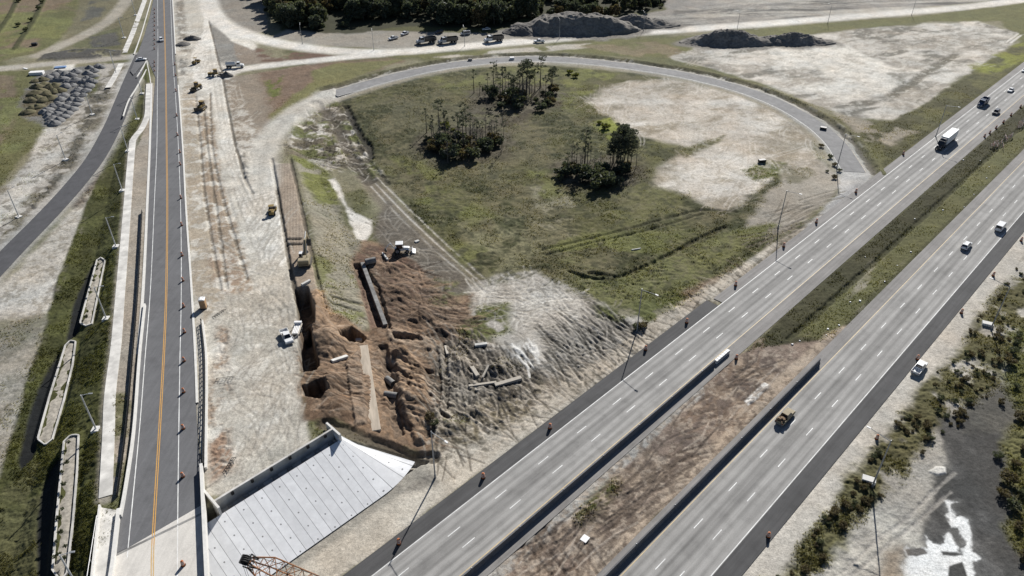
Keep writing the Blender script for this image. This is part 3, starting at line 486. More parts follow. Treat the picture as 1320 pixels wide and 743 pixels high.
# rank growth round the three clumps and pale green patches in the meadow
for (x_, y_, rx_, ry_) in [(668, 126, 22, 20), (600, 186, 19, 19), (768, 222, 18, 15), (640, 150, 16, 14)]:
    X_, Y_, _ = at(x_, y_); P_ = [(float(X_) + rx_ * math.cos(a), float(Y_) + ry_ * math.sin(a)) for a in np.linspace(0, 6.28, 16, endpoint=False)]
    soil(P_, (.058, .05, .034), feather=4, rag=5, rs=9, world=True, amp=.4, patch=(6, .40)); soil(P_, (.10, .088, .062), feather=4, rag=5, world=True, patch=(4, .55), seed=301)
for P_ in ([(505, 205), (560, 215), (640, 280), (600, 300), (540, 270)], [(650, 225), (700, 215), (730, 250), (690, 270)], [(560, 92), (690, 86), (700, 100), (560, 115)], [(715, 90), (760, 88), (755, 125), (725, 140)], [(690, 315), (800, 300), (900, 300), (860, 330), (760, 345)], [(560, 300), (640, 330), (690, 350), (620, 366)]): soil(P_, (.125, .128, .047), patch=(7, .55), seed=311, rag=4, feather=3, a=.85)

soil([(332, -34), (872, -30), (862, -2), (850, 12), (800, 20), (700, 22), (668, 26), (652, 36), (600, 36), (520, 34), (470, 42), (420, 44), (372, 38), (345, 20)], (.04, .04, .022), feather=2, rag=3, grass=.6); soil([(500, -20), (640, -20), (640, 10), (520, 12)], (.13, .125, .05), patch=(14, .55), rag=3)
# rubble, wet ditch and spoil along the inner left edge of the loop
DT = [(398, 140), (432, 126), (452, 150), (474, 190), (498, 236), (470, 232), (440, 214), (402, 204), (376, 192), (368, 172)]
soil(DT, (.09, .078, .056), patch=(4, .5), rag=1.5, amp=.35); soil(DT, (.45, .42, .37), patch=(3, .58), rag=1.5, seed=402, amp=.2, grass=0); soil(DT, (.11, .115, .045), patch=(5, .56), seed=404, grass=.8)
trail([(405, 132), (425, 152), (440, 176), (456, 205), (476, 235)], 4.5, (.085, .072, .055), .85, -.5, .8)
scribble(DT, 46, 8, .45, (.04, .034, .026), .75, -.18, -1.0, .45, .6, 411, 0, .13); scribble(DT, 36, 7, .45, (.40, .365, .31), .65, .12, -.9, .5, .6, 412, 0, .13)
trail([(447, 138), (458, 165), (474, 188), (478, 203)], 2.6, (.035, .032, .027), .85, -.9, 1.0)
# ------------------------------------------------------------------ materials
MATS = {}
def mat(name, col, rough=.8, var=.15, sc=1.5, bump=.0, bsc=6.0, spec=.3, metal=0.0, col2=None, stretch=None, sc2=None, coat=0.0):
    if name in MATS: return MATS[name]
    m = bpy.data.materials.new(name); m.use_nodes = True; nt = m.node_tree; b = nt.nodes['Principled BSDF']
    b.inputs['Roughness'].default_value = rough; b.inputs['Specular IOR Level'].default_value = spec; b.inputs['Metallic'].default_value = metal
    if coat: b.inputs['Coat Weight'].default_value = coat; b.inputs['Coat Roughness'].default_value = .08
    tc = nt.nodes.new('ShaderNodeTexCoord'); mp = nt.nodes.new('ShaderNodeMapping'); nt.links.new(tc.outputs['Object'], mp.inputs[0])
    if stretch: mp.inputs['Scale'].default_value = stretch
    n = nt.nodes.new('ShaderNodeTexNoise'); n.inputs['Scale'].default_value = sc; n.inputs['Detail'].default_value = 5; n.inputs['Roughness'].default_value = .65
    nt.links.new(mp.outputs[0], n.inputs['Vector'])
    r = nt.nodes.new('ShaderNodeValToRGB'); r.color_ramp.elements[0].position = .3; r.color_ramp.elements[1].position = .7
    c2 = col2 or tuple(c * (1 - var) for c in col); c1 = col if col2 else tuple(c * (1 + var) for c in col)
    r.color_ramp.elements[0].color = (*c2, 1); r.color_ramp.elements[1].color = (*c1, 1)
    nt.links.new(n.outputs['Fac'], r.inputs[0])
    last = r.outputs[0]
    if sc2:
        n2 = nt.nodes.new('ShaderNodeTexNoise'); n2.inputs['Scale'].default_value = sc2; n2.inputs['Detail'].default_value = 4; nt.links.new(tc.outputs['Object'], n2.inputs['Vector'])
        mr = nt.nodes.new('ShaderNodeMapRange'); mr.inputs[1].default_value = .35; mr.inputs[2].default_value = .65; mr.inputs[3].default_value = .72; mr.inputs[4].default_value = 1.12; nt.links.new(n2.outputs['Fac'], mr.inputs[0])
        mx = nt.nodes.new('ShaderNodeVectorMath'); mx.operation = 'SCALE'; nt.links.new(last, mx.inputs[0]); nt.links.new(mr.outputs[0], mx.inputs['Scale']); last = mx.outputs[0]
    nt.links.new(last, b.inputs['Base Color'])
    if bump:
        n3 = nt.nodes.new('ShaderNodeTexNoise'); n3.inputs['Scale'].default_value = bsc; n3.inputs['Detail'].default_value = 4; nt.links.new(tc.outputs['Object'], n3.inputs['Vector'])
        bp = nt.nodes.new('ShaderNodeBump'); bp.inputs['Strength'].default_value = bump; bp.inputs['Distance'].default_value = .1
        nt.links.new(n3.outputs['Fac'], bp.inputs['Height']); nt.links.new(bp.outputs[0], b.inputs['Normal'])
    MATS[name] = m; return m
def translucent(m, f, tint=1.6):                                  # thin leaves let some sun through
    nt = m.node_tree; b = nt.nodes['Principled BSDF']; out = nt.nodes['Material Output']; t = nt.nodes.new('ShaderNodeBsdfTranslucent'); mx = nt.nodes.new('ShaderNodeMixShader'); mx.inputs[0].default_value = f
    sc = nt.nodes.new('ShaderNodeVectorMath'); sc.operation = 'MULTIPLY'; sc.inputs[1].default_value = (tint, tint * 1.02, tint * .7); nt.links.new(b.inputs['Base Color'].links[0].from_socket, sc.inputs[0]); nt.links.new(sc.outputs[0], t.inputs['Color'])
    nt.links.new(b.outputs[0], mx.inputs[1]); nt.links.new(t.outputs[0], mx.inputs[2]); nt.links.new(mx.outputs[0], out.inputs[0]); return m
def attr_mat(name, attr, rough=.95, fine=True, trans=0.0):
    m = bpy.data.materials.new(name); m.use_nodes = True; nt = m.node_tree; b = nt.nodes['Principled BSDF']
    b.inputs['Roughness'].default_value = rough; b.inputs['Specular IOR Level'].default_value = .12
    a = nt.nodes.new('ShaderNodeAttribute'); a.attribute_name = attr
    last = a.outputs['Color']
    if fine:
        tc = nt.nodes.new('ShaderNodeTexCoord')
        for sc, lo, hi in ((1.1, .74, 1.26), (.35, .86, 1.14), (3.4, .74, 1.26), (10, .85, 1.15)):
            n = nt.nodes.new('ShaderNodeTexNoise'); n.inputs['Scale'].default_value = sc; n.inputs['Detail'].default_value = 6; n.inputs['Roughness'].default_value = .72
            nt.links.new(tc.outputs['Object'], n.inputs['Vector'])
            mr = nt.nodes.new('ShaderNodeMapRange'); mr.inputs[1].default_value = .32; mr.inputs[2].default_value = .68; mr.inputs[3].default_value = lo; mr.inputs[4].default_value = hi
            nt.links.new(n.outputs['Fac'], mr.inputs[0])
            mx = nt.nodes.new('ShaderNodeVectorMath'); mx.operation = 'SCALE'; nt.links.new(last, mx.inputs[0]); nt.links.new(mr.outputs[0], mx.inputs['Scale']); last = mx.outputs[0]
        n = nt.nodes.new('ShaderNodeTexNoise'); n.inputs['Scale'].default_value = 1.7; n.inputs['Detail'].default_value = 7; n.inputs['Roughness'].default_value = .7; nt.links.new(tc.outputs['Object'], n.inputs['Vector'])
        bp = nt.nodes.new('ShaderNodeBump'); bp.inputs['Strength'].default_value = .55; bp.inputs['Distance'].default_value = .22
        nt.links.new(n.outputs['Fac'], bp.inputs['Height']); nt.links.new(bp.outputs[0], b.inputs['Normal'])
    nt.links.new(last, b.inputs['Base Color'])
    return m
# ------------------------------------------------------------------ mesh helpers
class MB:
    def __init__(s): s.v = []; s.f = []; s.m = []
    def add(s, V, Fc, mi=0):
        o = len(s.v); s.v += [tuple(map(float, p)) for p in V]; s.f += [tuple(i + o for i in f) for f in Fc]; s.m += [mi] * len(Fc); return s
    def box(s, x0, x1, y0, y1, z0, z1, mi=0, rz=0, o=(0, 0, 0), bev=0.0, ins=(0, 0)):
        # ins shrinks the top in x and y
        V = []
        for z, ix, iy in ((z0, 0, 0), (z1, *ins)): V += [(x0 + ix, y0 + iy, z), (x1 - ix, y0 + iy, z), (x1 - ix, y1 - iy, z), (x0 + ix, y1 - iy, z)]
        if rz or any(o): c, q = math.cos(rz), math.sin(rz); V = [(o[0] + x * c - y * q, o[1] + x * q + y * c, o[2] + z) for x, y, z in V]
        return s.add(V, [(3, 2, 1, 0), (4, 5, 6, 7), (0, 1, 5, 4), (1, 2, 6, 5), (2, 3, 7, 6), (3, 0, 4, 7)], mi)
    def tube(s, a, b, r0, r1=None, n=8, mi=0, cap=True):
        a = np.array(a, float); b = np.array(b, float); r1 = r0 if r1 is None else r1
        d = b - a; d /= np.linalg.norm(d) + 1e-9; u = np.cross(d, (0, 0, 1) if abs(d[2]) < .9 else (1, 0, 0)); u /= np.linalg.norm(u); w = np.cross(d, u)
        V = []
        for p, r in ((a, r0), (b, r1)):
            for k in range(n): t = 2 * math.pi * k / n; V.append(p + r * (math.cos(t) * u + math.sin(t) * w))
        Fc = [(k, (k + 1) % n, n + (k + 1) % n, n + k) for k in range(n)]
        if cap: Fc += [tuple(range(n))[::-1], tuple(range(n, 2 * n))]
        return s.add(V, [f[::-1] for f in Fc], mi)
    def lathe(s, prof, n=14, mi=0, o=(0, 0, 0)):
        V = []; Fc = []
        for r, z in prof:
            for k in range(n): t = 2 * math.pi * k / n; V.append((o[0] + r * math.cos(t), o[1] + r * math.sin(t), o[2] + z))
        for j in range(len(prof) - 1):
            for k in range(n): Fc.append((j * n + k, j * n + (k + 1) % n, (j + 1) * n + (k + 1) % n, (j + 1) * n + k))
        Fc.append(tuple(range(n))[::-1]); Fc.append(tuple((len(prof) - 1) * n + k for k in range(n)))
        return s.add(V, Fc, mi)
    def wheel(s, x, y, z, r, w, n=16, mi=0):                    # axle along y
        return s.tube((x, y - w / 2, z), (x, y + w / 2, z), r, r, n, mi)
    def prof(s, P, y0, y1, mi=0, top=0.0, zt=None):              # side profile (x,z) swept across y; 'top' leans the sides in with height
        n = len(P); zs = [p[1] for p in P]; zl, zh = min(zs), max(zs)
        V = []
        for y, sg in ((y0, 1), (y1, -1)):
            for x, z in P: V.append((x, y + sg * top * ((z - zl) / (zh - zl + 1e-9)), z))
        Fc = [tuple(range(n)), tuple(range(n, 2 * n))[::-1]] + [(k, k + n, (k + 1) % n + n, (k + 1) % n) for k in range(n)]
        return s.add(V, Fc, mi)
    def build(s, name, mats, parent=None, smooth=False, bevel=0.0, seg=2):
        me = bpy.data.meshes.new(name); me.from_pydata(s.v, [], s.f)
        for m in (mats if isinstance(mats, (list, tuple)) else [mats]): me.materials.append(m)
        if any(s.m): me.polygons.foreach_set('material_index', s.m)
        import bmesh
        bm = bmesh.new(); bm.from_mesh(me); bmesh.ops.recalc_face_normals(bm, faces=bm.faces)
        if bevel:
            bmesh.ops.remove_doubles(bm, verts=bm.verts, dist=1e-4)
            eg = [e for e in bm.edges if len(e.link_faces) == 2 and e.calc_face_angle(0) > .6]
            bmesh.ops.bevel(bm, geom=eg, offset=bevel, segments=seg, profile=.6, affect='EDGES', clamp_overlap=True)
        bm.to_mesh(me); bm.free()
        if smooth: me.polygons.foreach_set('use_smooth', [True] * len(me.polygons))
        o = bpy.data.objects.new(name, me); COLN.objects.link(o)
        if parent: o.parent = parent
        return o
def tag(o, label=None, cat=None, group=None, kind=None):
    if label: o['label'] = label
    if cat: o['category'] = cat
    if group: o['group'] = group
    if kind: o['kind'] = kind
    return o
def empty(name, loc=(0, 0, 0), rz=0, label=None, cat=None, group=None, sc=1):
    o = bpy.data.objects.new(name, None); COLN.objects.link(o); o.location = loc; o.rotation_euler = (0, 0, rz); o.scale = (sc, sc, sc); o.empty_display_size = .2
    return tag(o, label, cat, group)
KIDS = {}
def copy_tree(o, parent=None):
    c = o.copy(); COLN.objects.link(c)
    if parent: c.parent = parent
    for ch in o.children: copy_tree(ch, c)
    return c
def put(o, loc, rz=None, label=None, group=None, sc=None):
    o.location = loc
    if rz is not None: o.rotation_euler[2] = rz
    if sc: o.scale = (sc, sc, sc) if not isinstance(sc, tuple) else sc
    if label: o['label'] = label
    if group: o['group'] = group
    return o
class Stamp:                                                     # first use moves the original, later uses copy it with its parts
    def __init__(s, o): s.o = o; s.used = False
    def __call__(s, loc, rz=0, label=None, group=None, sc=None, rx=None):
        o = copy_tree(s.o) if s.used else s.o
        s.used = True
        if rx is not None: o.rotation_euler = (rx[0], rx[1], rz)
        return put(o, loc, rz, label, group, sc)
# ------------------------------------------------------------------ roads: footprints, then the sheets that lie on them
def ruled(name, A, B, m, dz=0.0, parent=None, thick=0.0, kind='structure', sub=1, zf=None):
    A = np.array(A, float); B = np.array(B, float); n = len(A); V = []; Fc = []
    for a, b in zip(A, B):
        for k in range(sub + 1): p = a + (b - a) * k / sub; V.append((p[0], p[1], (zf(p[1]) if zf else p[2]) + dz))
    w = sub + 1
    for i in range(n - 1):
        for k in range(sub): Fc.append((i * w + k, i * w + k + 1, (i + 1) * w + k + 1, (i + 1) * w + k))
    mb = MB().add(V, Fc)
    if thick:
        for e in (0, sub):
            o = len(mb.v); mb.add([V[i * w + e] for i in range(n)] + [(V[i * w + e][0], V[i * w + e][1], V[i * w + e][2] - thick) for i in range(n)], [(i, i + 1, n + i + 1, n + i) for i in range(n - 1)])
    o = mb.build(name, m, parent)
    if kind and not parent: o['kind'] = kind
    return o
def offs(P, d):                                                  # offset a 3D polyline sideways (positive = left)
    P = np.array(P, float); T = np.gradient(P[:, :2], axis=0); T /= np.linalg.norm(T, axis=1)[:, None] + 1e-9
    Q = P.copy(); Q[:, 0] += -T[:, 1] * d; Q[:, 1] += T[:, 0] * d; return Q
def road_px(pts, dz=.05):
    P = resample([at_road(x, y, dz) for x, y in pts], 2.0); P[:, 2] = zr(P[:, 1]) + dz; return P
def match(A, B):                                                 # resample both to the same count
    n = max(len(A), len(B)); f = lambda P: np.stack([np.interp(np.linspace(0, 1, n), np.linspace(0, 1, len(P)), P[:, k]) for k in range(3)], 1)
    return f(A), f(B)
def sink(A, B, d, pad=0.0):
    P = [(p[0], p[1]) for p in A] + [(p[0], p[1]) for p in B[::-1]]
    b = bbox(P, 3)
    if b is None: return
    sd, _, _ = polysd(GX[b], GY[b], P); m = sstep(.8 + pad, -.5 + pad, sd)
    AMP[b] *= 1 - m; GRS[b] *= 1 - m; GZ[b] -= d * m
# two-lane road (right edge, left edge, lines)
EL = road_px([(199, -6), (194, 20), (186, 46), (176, 74), (180, 76), (187, 90), (191, 105)]); 
LE = [(200.5, 100), (199, 120), (194.5, 186), (191.5, 261), (186.5, 372), (179.8, 460), (172.8, 557), (163, 620), (150, 713)]
RE = [(221.6, -6), (225.7, 72), (229, 110), (234.5, 186), (239, 273), (245.6, 372), (250.4, 460), (254.5, 557), (260.3, 606), (263, 661)]
JL, JR = at_road(149.0, 716, .05), at_road(263, 661, .05)
roadR = road_px(RE); roadL = road_px([(203, -6), (203, 60), (201.5, 90)] + LE)
sink(roadL, roadR, .3)
hs = np.arange(-150, 420, 3.0)
def hline(t, a=-150, b=420, z=.03): return np.array([(*hw(s, t), z) for s in np.arange(a, b + .1, 5)])
sink(hline(7.06), hline(-11), .12); sink(hline(-24.5), hline(-42.9), .12)
LOOP = [(1101, 222), (1090, 204), (1076, 184), (1050, 161), (1010, 137), (960, 117), (900, 101), (840, 90), (780, 82), (720, 77), (660, 77), (600, 82), (540, 92), (480, 107), (428, 121)]
LOOPU = [(428, 121), (392, 138), (365, 158), (347, 182), (338, 210), (336, 240)]
def drape(pts, step=2.0, dz=.06):
    P = resample([(float(q[0]), float(q[1])) for q in atp(pts)], step)
    return P
def smooth_z(P, dz):
    z = zq(P[:, 0], P[:, 1]); k = np.ones(9) / 9; zp = np.convolve(np.pad(z, 4, mode='edge'), k, 'valid'); return np.column_stack([P, zp + dz])
loopP = smooth_z(drape(LOOP), .07)
trail([tuple(p[:2]) for p in loopP], 15, GRAVEL, .8, 0, .8, True, flat=True)
trail([tuple(p[:2]) for p in offs(loopP, -7.6)], 3.4, (.085, .076, .06), .8, -.7, 1.3, True)
for q in range(70):
    r0 = np.random.default_rng(700 + q); i0 = int(r0.integers(10, len(loopP) - 12)); P_ = offs(loopP, -r0.uniform(6.3, 9.5))[i0:i0 + int(r0.integers(2, 4))]; trail([tuple(p[:2]) for p in P_], r0.uniform(.6, 1.3), (.42, .40, .36) if q % 2 else (.05, .046, .04), .8, .3 if q % 2 else -.2, .4, True, step=1)
trail([tuple(p[:2]) for p in offs(loopP, -9.5)], 3.0, (.11, .105, .05), .6, .3, .9, True, grass=.9)
trail([tuple(p[:2]) for p in offs(loopP, 7)], 2.5, (.24, .21, .15), .6, 0, .6, True)
loopL, loopR_ = offs(loopP, 4.3), offs(loopP, -4.3)
b_ = bbox([tuple(p[:2]) for p in loopP], 8); dl = linesd(GX[b_], GY[b_], [tuple(p[:2]) for p in loopP[::3]])
ii = sstep(6.5, 4.5, dl); AMP[b_] *= 1 - ii; GZ[b_] += .1 * ii * sstep(3.0, 4.6, dl)
trail(LOOPU, 11, (.45, .425, .375), .95, .05, .5, flat=True)
for o in (-2.5, .5, 3): trail([(x + o, y + o * .3) for x, y in LOOPU], .9, (.36, .34, .30), .5, 0, .2)
RAMP = [(-60, 402), (-20, 362), (20, 320), (62, 277), (98, 237), (126, 200), (147, 160), (160, 128), (173, 96), (184, 70)]
rampP = smooth_z(drape(RAMP), .12)
trail([tuple(p[:2]) for p in rampP], 9.6, GRAVEL, .9, 0, .35, True, flat=True); rl, rr = offs(rampP, 3.5), offs(rampP, -3.5)
b_ = bbox([tuple(p[:2]) for p in rampP], 6); dl = linesd(GX[b_], GY[b_], [tuple(p[:2]) for p in rampP[::3]]); AMP[b_] *= 1 - sstep(5, 3.5, dl)
# the flare at the junction and the small grass island
FLARE = [(203.6, -6), (204, 50), (203, 80), (200.5, 100), (190, 76), (178, 90), (172, 97), (168, 92), (176, 73), (186, 46), (193, 22), (199, -6)]
sink([at_road(x, y) for x, y in FLARE], np.zeros((0, 3)), .2)
soil([(189, 80), (194, 106), (191, 109), (184, 100), (176, 102)], GRASS, rag=.4, feather=.4, grass=.9)
SW = [(192, 108), (191, 130), (190, 148), (183, 165), (173, 178), (170, 190), (163, 280), (155.5, 372), (150, 440), (142, 507), (140, 557), (138, 600), (136, 640)]
swP = road_px(SW, .12)
trail([tuple(p[:2]) for p in swP], 3.4, (.30, .27, .23), .8, 0, .3, True, flat=True)
# soil strip between the sidewalk and the road
soil([(193, 110), (200, 110), (194, 186), (190, 261), (185, 372), (178, 460), (170, 557), (150, 640), (143, 640), (146, 557), (152, 460), (160, 372), (170, 230), (176, 190), (190, 160)], (.285, .25, .205), rag=.5, feather=.5, amp=.1, grass=.1)
soil([(148, 510), (165, 510), (152, 640), (142, 640)], (.13, .125, .07), patch=(3, .5), grass=.7)
# ------------------------------------------------------------------ lay the ground mesh
far = sstep(330, 700, GY)
GZ += AMP * MIC * ((fbm(GX, GY, 2.4, 4, 101) - .5) * 1.3 + (.25 - np.abs(fbm(GX, GY, 1.6, 3, 103) - .5)) * 1.4 + (fbm(GX, GY, .7, 2, 105) - .5) * .9) + GRS * (fbm(GX, GY, 1.3, 3, 111, .6, 1.6) - .35) * .4
COL *= (.80 + .40 * fbm(GX, GY, 5, 4, 121))[..., None] * (.86 + .28 * fbm(GX, GY, 40, 3, 131))[..., None]
hue = (fbm(GX, GY, 9, 3, 141) - .5)[..., None] * np.array((.10, .0, -.10)); COL *= 1 + hue
def ground_mesh():
    me = bpy.data.meshes.new('ground'); n = NR * NC
    me.vertices.add(n); co = np.stack([GX, GY, GZ], -1).astype(np.float32); me.vertices.foreach_set('co', co.ravel())
    i = np.arange(NR - 1)[:, None] * NC + np.arange(NC - 1)[None, :]
    q = np.stack([i, i + 1, i + NC + 1, i + NC], -1).reshape(-1, 4); nf = len(q)
    me.loops.add(nf * 4); me.loops.foreach_set('vertex_index', q.ravel().astype(np.int32))
    me.polygons.add(nf); me.polygons.foreach_set('loop_start', (np.arange(nf) * 4).astype(np.int32)); me.polygons.foreach_set('loop_total', np.full(nf, 4, np.int32))
    me.polygons.foreach_set('use_smooth', np.ones(nf, bool))
    me.update(calc_edges=True)
    a = me.attributes.new('soil', 'FLOAT_COLOR', 'POINT'); a.data.foreach_set('color', np.concatenate([np.clip(COL, .005, .9), np.ones((NR, NC, 1))], -1).astype(np.float32).ravel())
    me.materials.append(attr_mat('soil', 'soil'))
    o = bpy.data.objects.new('ground', me); COLN.objects.link(o); o['kind'] = 'structure'
ground_mesh()
# ------------------------------------------------------------------ road materials
def road_mat(name, col, wheel=0.0, lanes=(), rough=.9, sc=(.04, 1.2, 1), var=.19, spec=.25, seams=None):
    m = bpy.data.materials.new(name); m.use_nodes = True; nt = m.node_tree; N = nt.nodes; L = nt.links; b = N['Principled BSDF']
    b.inputs['Roughness'].default_value = rough; b.inputs['Specular IOR Level'].default_value = spec
    tc = N.new('ShaderNodeTexCoord')
    def noise(scale, detail, stretch=None):
        src = tc.outputs['Object']
        if stretch: mp = N.new('ShaderNodeMapping'); mp.inputs['Scale'].default_value = stretch; L.new(src, mp.inputs[0]); src = mp.outputs[0]
        n = N.new('ShaderNodeTexNoise'); n.inputs['Scale'].default_value = scale; n.inputs['Detail'].default_value = detail; n.inputs['Roughness'].default_value = .65; L.new(src, n.inputs['Vector']); return n.outputs['Fac']
    def rng(x, lo, hi, a=.3, c=.7):
        mr = N.new('ShaderNodeMapRange'); mr.inputs[1].default_value = a; mr.inputs[2].default_value = c; mr.inputs[3].default_value = lo; mr.inputs[4].default_value = hi; L.new(x, mr.inputs[0]); return mr.outputs[0]
    def mul(a, c):
        q = N.new('ShaderNodeMath'); q.operation = 'MULTIPLY'; L.new(a, q.inputs[0]); L.new(c, q.inputs[1]); return q.outputs[0]
    fac = mul(rng(noise(1, 5, sc), 1 - var, 1 + var), rng(noise(.09, 4), 1 - var * .7, 1 + var * .7))
    fac = mul(fac, rng(noise(5, 3), .90, 1.10)); fac = mul(fac, rng(noise(.35, 6), .86, 1.04, .3, .5))
    if wheel:                                                    # tyre-darkened wheel paths run along the lanes
        sep = N.new('ShaderNodeSeparateXYZ'); L.new(tc.outputs['Object'], sep.inputs[0])
        for c, w in lanes:
            s1 = N.new('ShaderNodeMath'); s1.operation = 'SUBTRACT'; L.new(sep.outputs[1], s1.inputs[0]); s1.inputs[1].default_value = c
            s2 = N.new('ShaderNodeMath'); s2.operation = 'ABSOLUTE'; L.new(s1.outputs[0], s2.inputs[0])
            mr = N.new('ShaderNodeMapRange'); mr.interpolation_type = 'SMOOTHSTEP'; mr.inputs[1].default_value = 0; mr.inputs[2].default_value = w; mr.inputs[3].default_value = 1 - wheel; mr.inputs[4].default_value = 1; L.new(s2.outputs[0], mr.inputs[0])
            fac = mul(fac, mr.outputs[0])
    mx = N.new('ShaderNodeVectorMath'); mx.operation = 'SCALE'; mx.inputs[0].default_value = col; L.new(fac, mx.inputs['Scale']); L.new(mx.outputs[0], b.inputs['Base Color'])
    return m
HRZ = math.atan2(DY, DX)
def hsheet(name, t0, t1, m, z, a=-150, b=420, parent=None, step=15):
    # local x runs along the highway, local y across it
    o_ = MB(); xs = np.arange(a, b + .01, step)
    V = [(x, t, 0) for x in xs for t in (t0, t1)]; n = len(xs)
    ob = o_.add(V, [(2 * i, 2 * i + 1, 2 * i + 3, 2 * i + 2) for i in range(n - 1)]).build(name, m)
    X, Y = hw(0, 0); ob.location = (X, Y, z); ob.rotation_euler = (0, 0, HRZ)
    if parent: ob.parent = parent; ob.matrix_parent_inverse = parent.matrix_world.inverted()
    ob['kind'] = 'structure'; return ob
def lanes(cs): return [(c + o, .75) for c in cs for o in (-.9, .9)] + [(cs[1], 1.9)]
CONC = road_mat('highway_concrete', (.30, .292, .278), .24, lanes((1.66, -1.83, -5.6)))
CONC2 = road_mat('highway_concrete_far', (.30, .292, .278), .24, lanes((-29.4, -33.1, -36.9)))
SHDK = road_mat('dark_shoulder_asphalt', (.072, .071, .071), var=.2); SHGR = road_mat('grey_shoulder_asphalt', (.215, .205, .195), var=.2)
hsheet('highway', 3.45, -7.75, CONC, .03); hsheet('highway', -27.5, -39.05, CONC2, .03)
hsheet('highway_shoulder', 7.0, 3.45, SHDK, .026, -150, 62); hsheet('highway_shoulder', 6.2, 3.45, SHGR, .026, 62, 420)
hsheet('highway_shoulder', -7.75, -11.0, SHGR, .026); hsheet('highway_shoulder', -24.55, -27.5, SHGR, .026); hsheet('highway_shoulder', -39.05, -42.7, SHDK, .026)
PAINTW = mat('white_road_paint', (.66, .66, .64), .6, .3, .45); PAINTY = mat('yellow_road_paint', (.55, .30, .075), .6, .15, 2); PAINTE = mat('worn_edge_paint', (.50, .38, .2), .6, .2, .6)
def marks(segs, m, z, name='lane_marking'):                     # segs: (s0,s1,t0,t1)
    o_ = MB()
    for a, b, t0, t1 in segs: o_.add([(a, t0, 0), (b, t0, 0), (b, t1, 0), (a, t1, 0)], [(0, 1, 2, 3)])
    ob = o_.build(name, m); X, Y = hw(0, 0); ob.location = (X, Y, z); ob.rotation_euler = (0, 0, HRZ); ob['kind'] = 'structure'
C_ = 12.192
def dashes(t, off): return [(k * C_ + off - 1.52, k * C_ + off + 1.52, t - .085, t + .085) for k in range(-12, 34)]
marks(dashes(0, 0) + dashes(-3.66, .28), PAINTW, .036); marks(dashes(-31.2, 94.3 % C_) + dashes(-35.05, 94.6 % C_), PAINTW, .036)
marks([(-150, 420, 3.22, 3.36)], PAINTW, .036); marks([(-150, 420, -38.95, -38.81)], PAINTW, .036)
marks([(-150, 420, -7.68, -7.52)], PAINTE, .036); marks([(-150, 420, -27.72, -27.56)], PAINTE, .036)
M_KERB2 = mat('old_kerb', (.36, .35, .32), .9, .2, .5)
# two-lane road, its flare, the loop, the lower road
ASPH = road_mat('road_asphalt', (.118, .118, .122), sc=(1.2, .05, 1), var=.12); ASPD = road_mat('new_asphalt', (.075, .075, .08), sc=(.6, .3, 1), var=.12); ASPL = road_mat('loop_asphalt', (.20, .197, .195), sc=(.4, .3, 1), var=.15)
CURB = mat('kerb_concrete', (.60, .585, .55), .85, .12, 1.2, .1); SIDE = mat('sidewalk_concrete', (.60, .58, .54), .85, .1, .8, .1, sc2=.3)
A, B = match(roadL, roadR); ruled('road', A, B, ASPH, 0, sub=4, zf=lambda y: zr(y) + .05)
def flare():
    P = [at_road(x, y, .045) for x, y in FLARE]; ob = MB().add(P, [tuple(range(len(P)))]).build('road', ASPH); ob['kind'] = 'structure'
flare()
ruled('loop_road', loopL, loopR_, ASPL, sub=3); ruled('lower_road', rl, rr, ASPD, sub=2)
for P, m in ((offs(loopP, -4.1), PAINTE), (offs(loopP, 4.1), PAINTW)): ruled('lane_marking', offs(P, .07), offs(P, -.07), m, .006)
ruled('kerb', offs(loopP, -4.3), offs(loopP, -4.75), M_KERB2, .02, thick=.2)
def line(pts, w, m, dz=.012, **k): P = road_px(pts); ruled('lane_marking', offs(P, w / 2), offs(P, -w / 2), m, dz); return P
line([(203, -6), (203.6, 68), (202.8, 120), (202.3, 186), (199, 261), (194, 372), (186.7, 465), (179.4, 558), (164, 719)], .16, PAINTW)
YL = road_px([(211, -6), (213.3, 82), (214.8, 186), (215.6, 261), (214.4, 372), (211.6, 447), (205.5, 557), (197.3, 699), (196.4, 743), (196, 800)])
for d in (-.17, .17): P = offs(YL, d); ruled('lane_marking', offs(P, .08), offs(P, -.08), PAINTY, .018)
line([(219.6, -6), (222.5, 72), (226, 120), (229.8, 186), (232.9, 270), (233.7, 372), (231.8, 472), (230.5, 557), (229, 677)], .16, PAINTW)
def kerb(P, side, w=.5, h=.14, name='kerb'):
    P = np.array(P); Q = offs(P, side * w); ruled(name, P, Q, CURB, h, thick=h + .3)
kerb(road_px([(221.6, -6), (225.7, 70)]), 1); kerb(road_px([(229, 110), (234.5, 186), (239, 273), (245.6, 372), (250.4, 460), (252.5, 520)]), 1)
kerb(road_px([(196.5, 108), (194.5, 186), (191.5, 261), (186.5, 372), (180, 457)]), -1, .7)
kerb(road_px([(196.5, -4), (184, 40), (173.5, 70)]), -1, .5); kerb(road_px([(176.5, 100), (184, 88), (189, 79)]), 1, .35); kerb(road_px([(189.5, 79), (193, 95), (195, 108)]), -1, .35)
kerb(road_px([(188, 90), (176, 112), (165, 130), (158, 150)]), 1, .4); kerb(np.array(rl[8:-14]), -1, .35) if False else None
ruled('sidewalk', offs(swP, 1.15), offs(swP, -1.15), SIDE, 0, thick=.3)
wp = resample([at_road(x, y, .1) for x, y in [(188, -4), (172, 40), (160, 68)]], 2); ruled('sidewalk', offs(wp, 1.3), offs(wp, -1.3), SIDE, 0, thick=.25)
wp = resample([at_road(x, y, .1) for x, y in [(156, 82), (148, 98), (139, 113)]], 2); ruled('sidewalk', offs(wp, 1.2), offs(wp, -1.2), SIDE, 0, thick=.25)
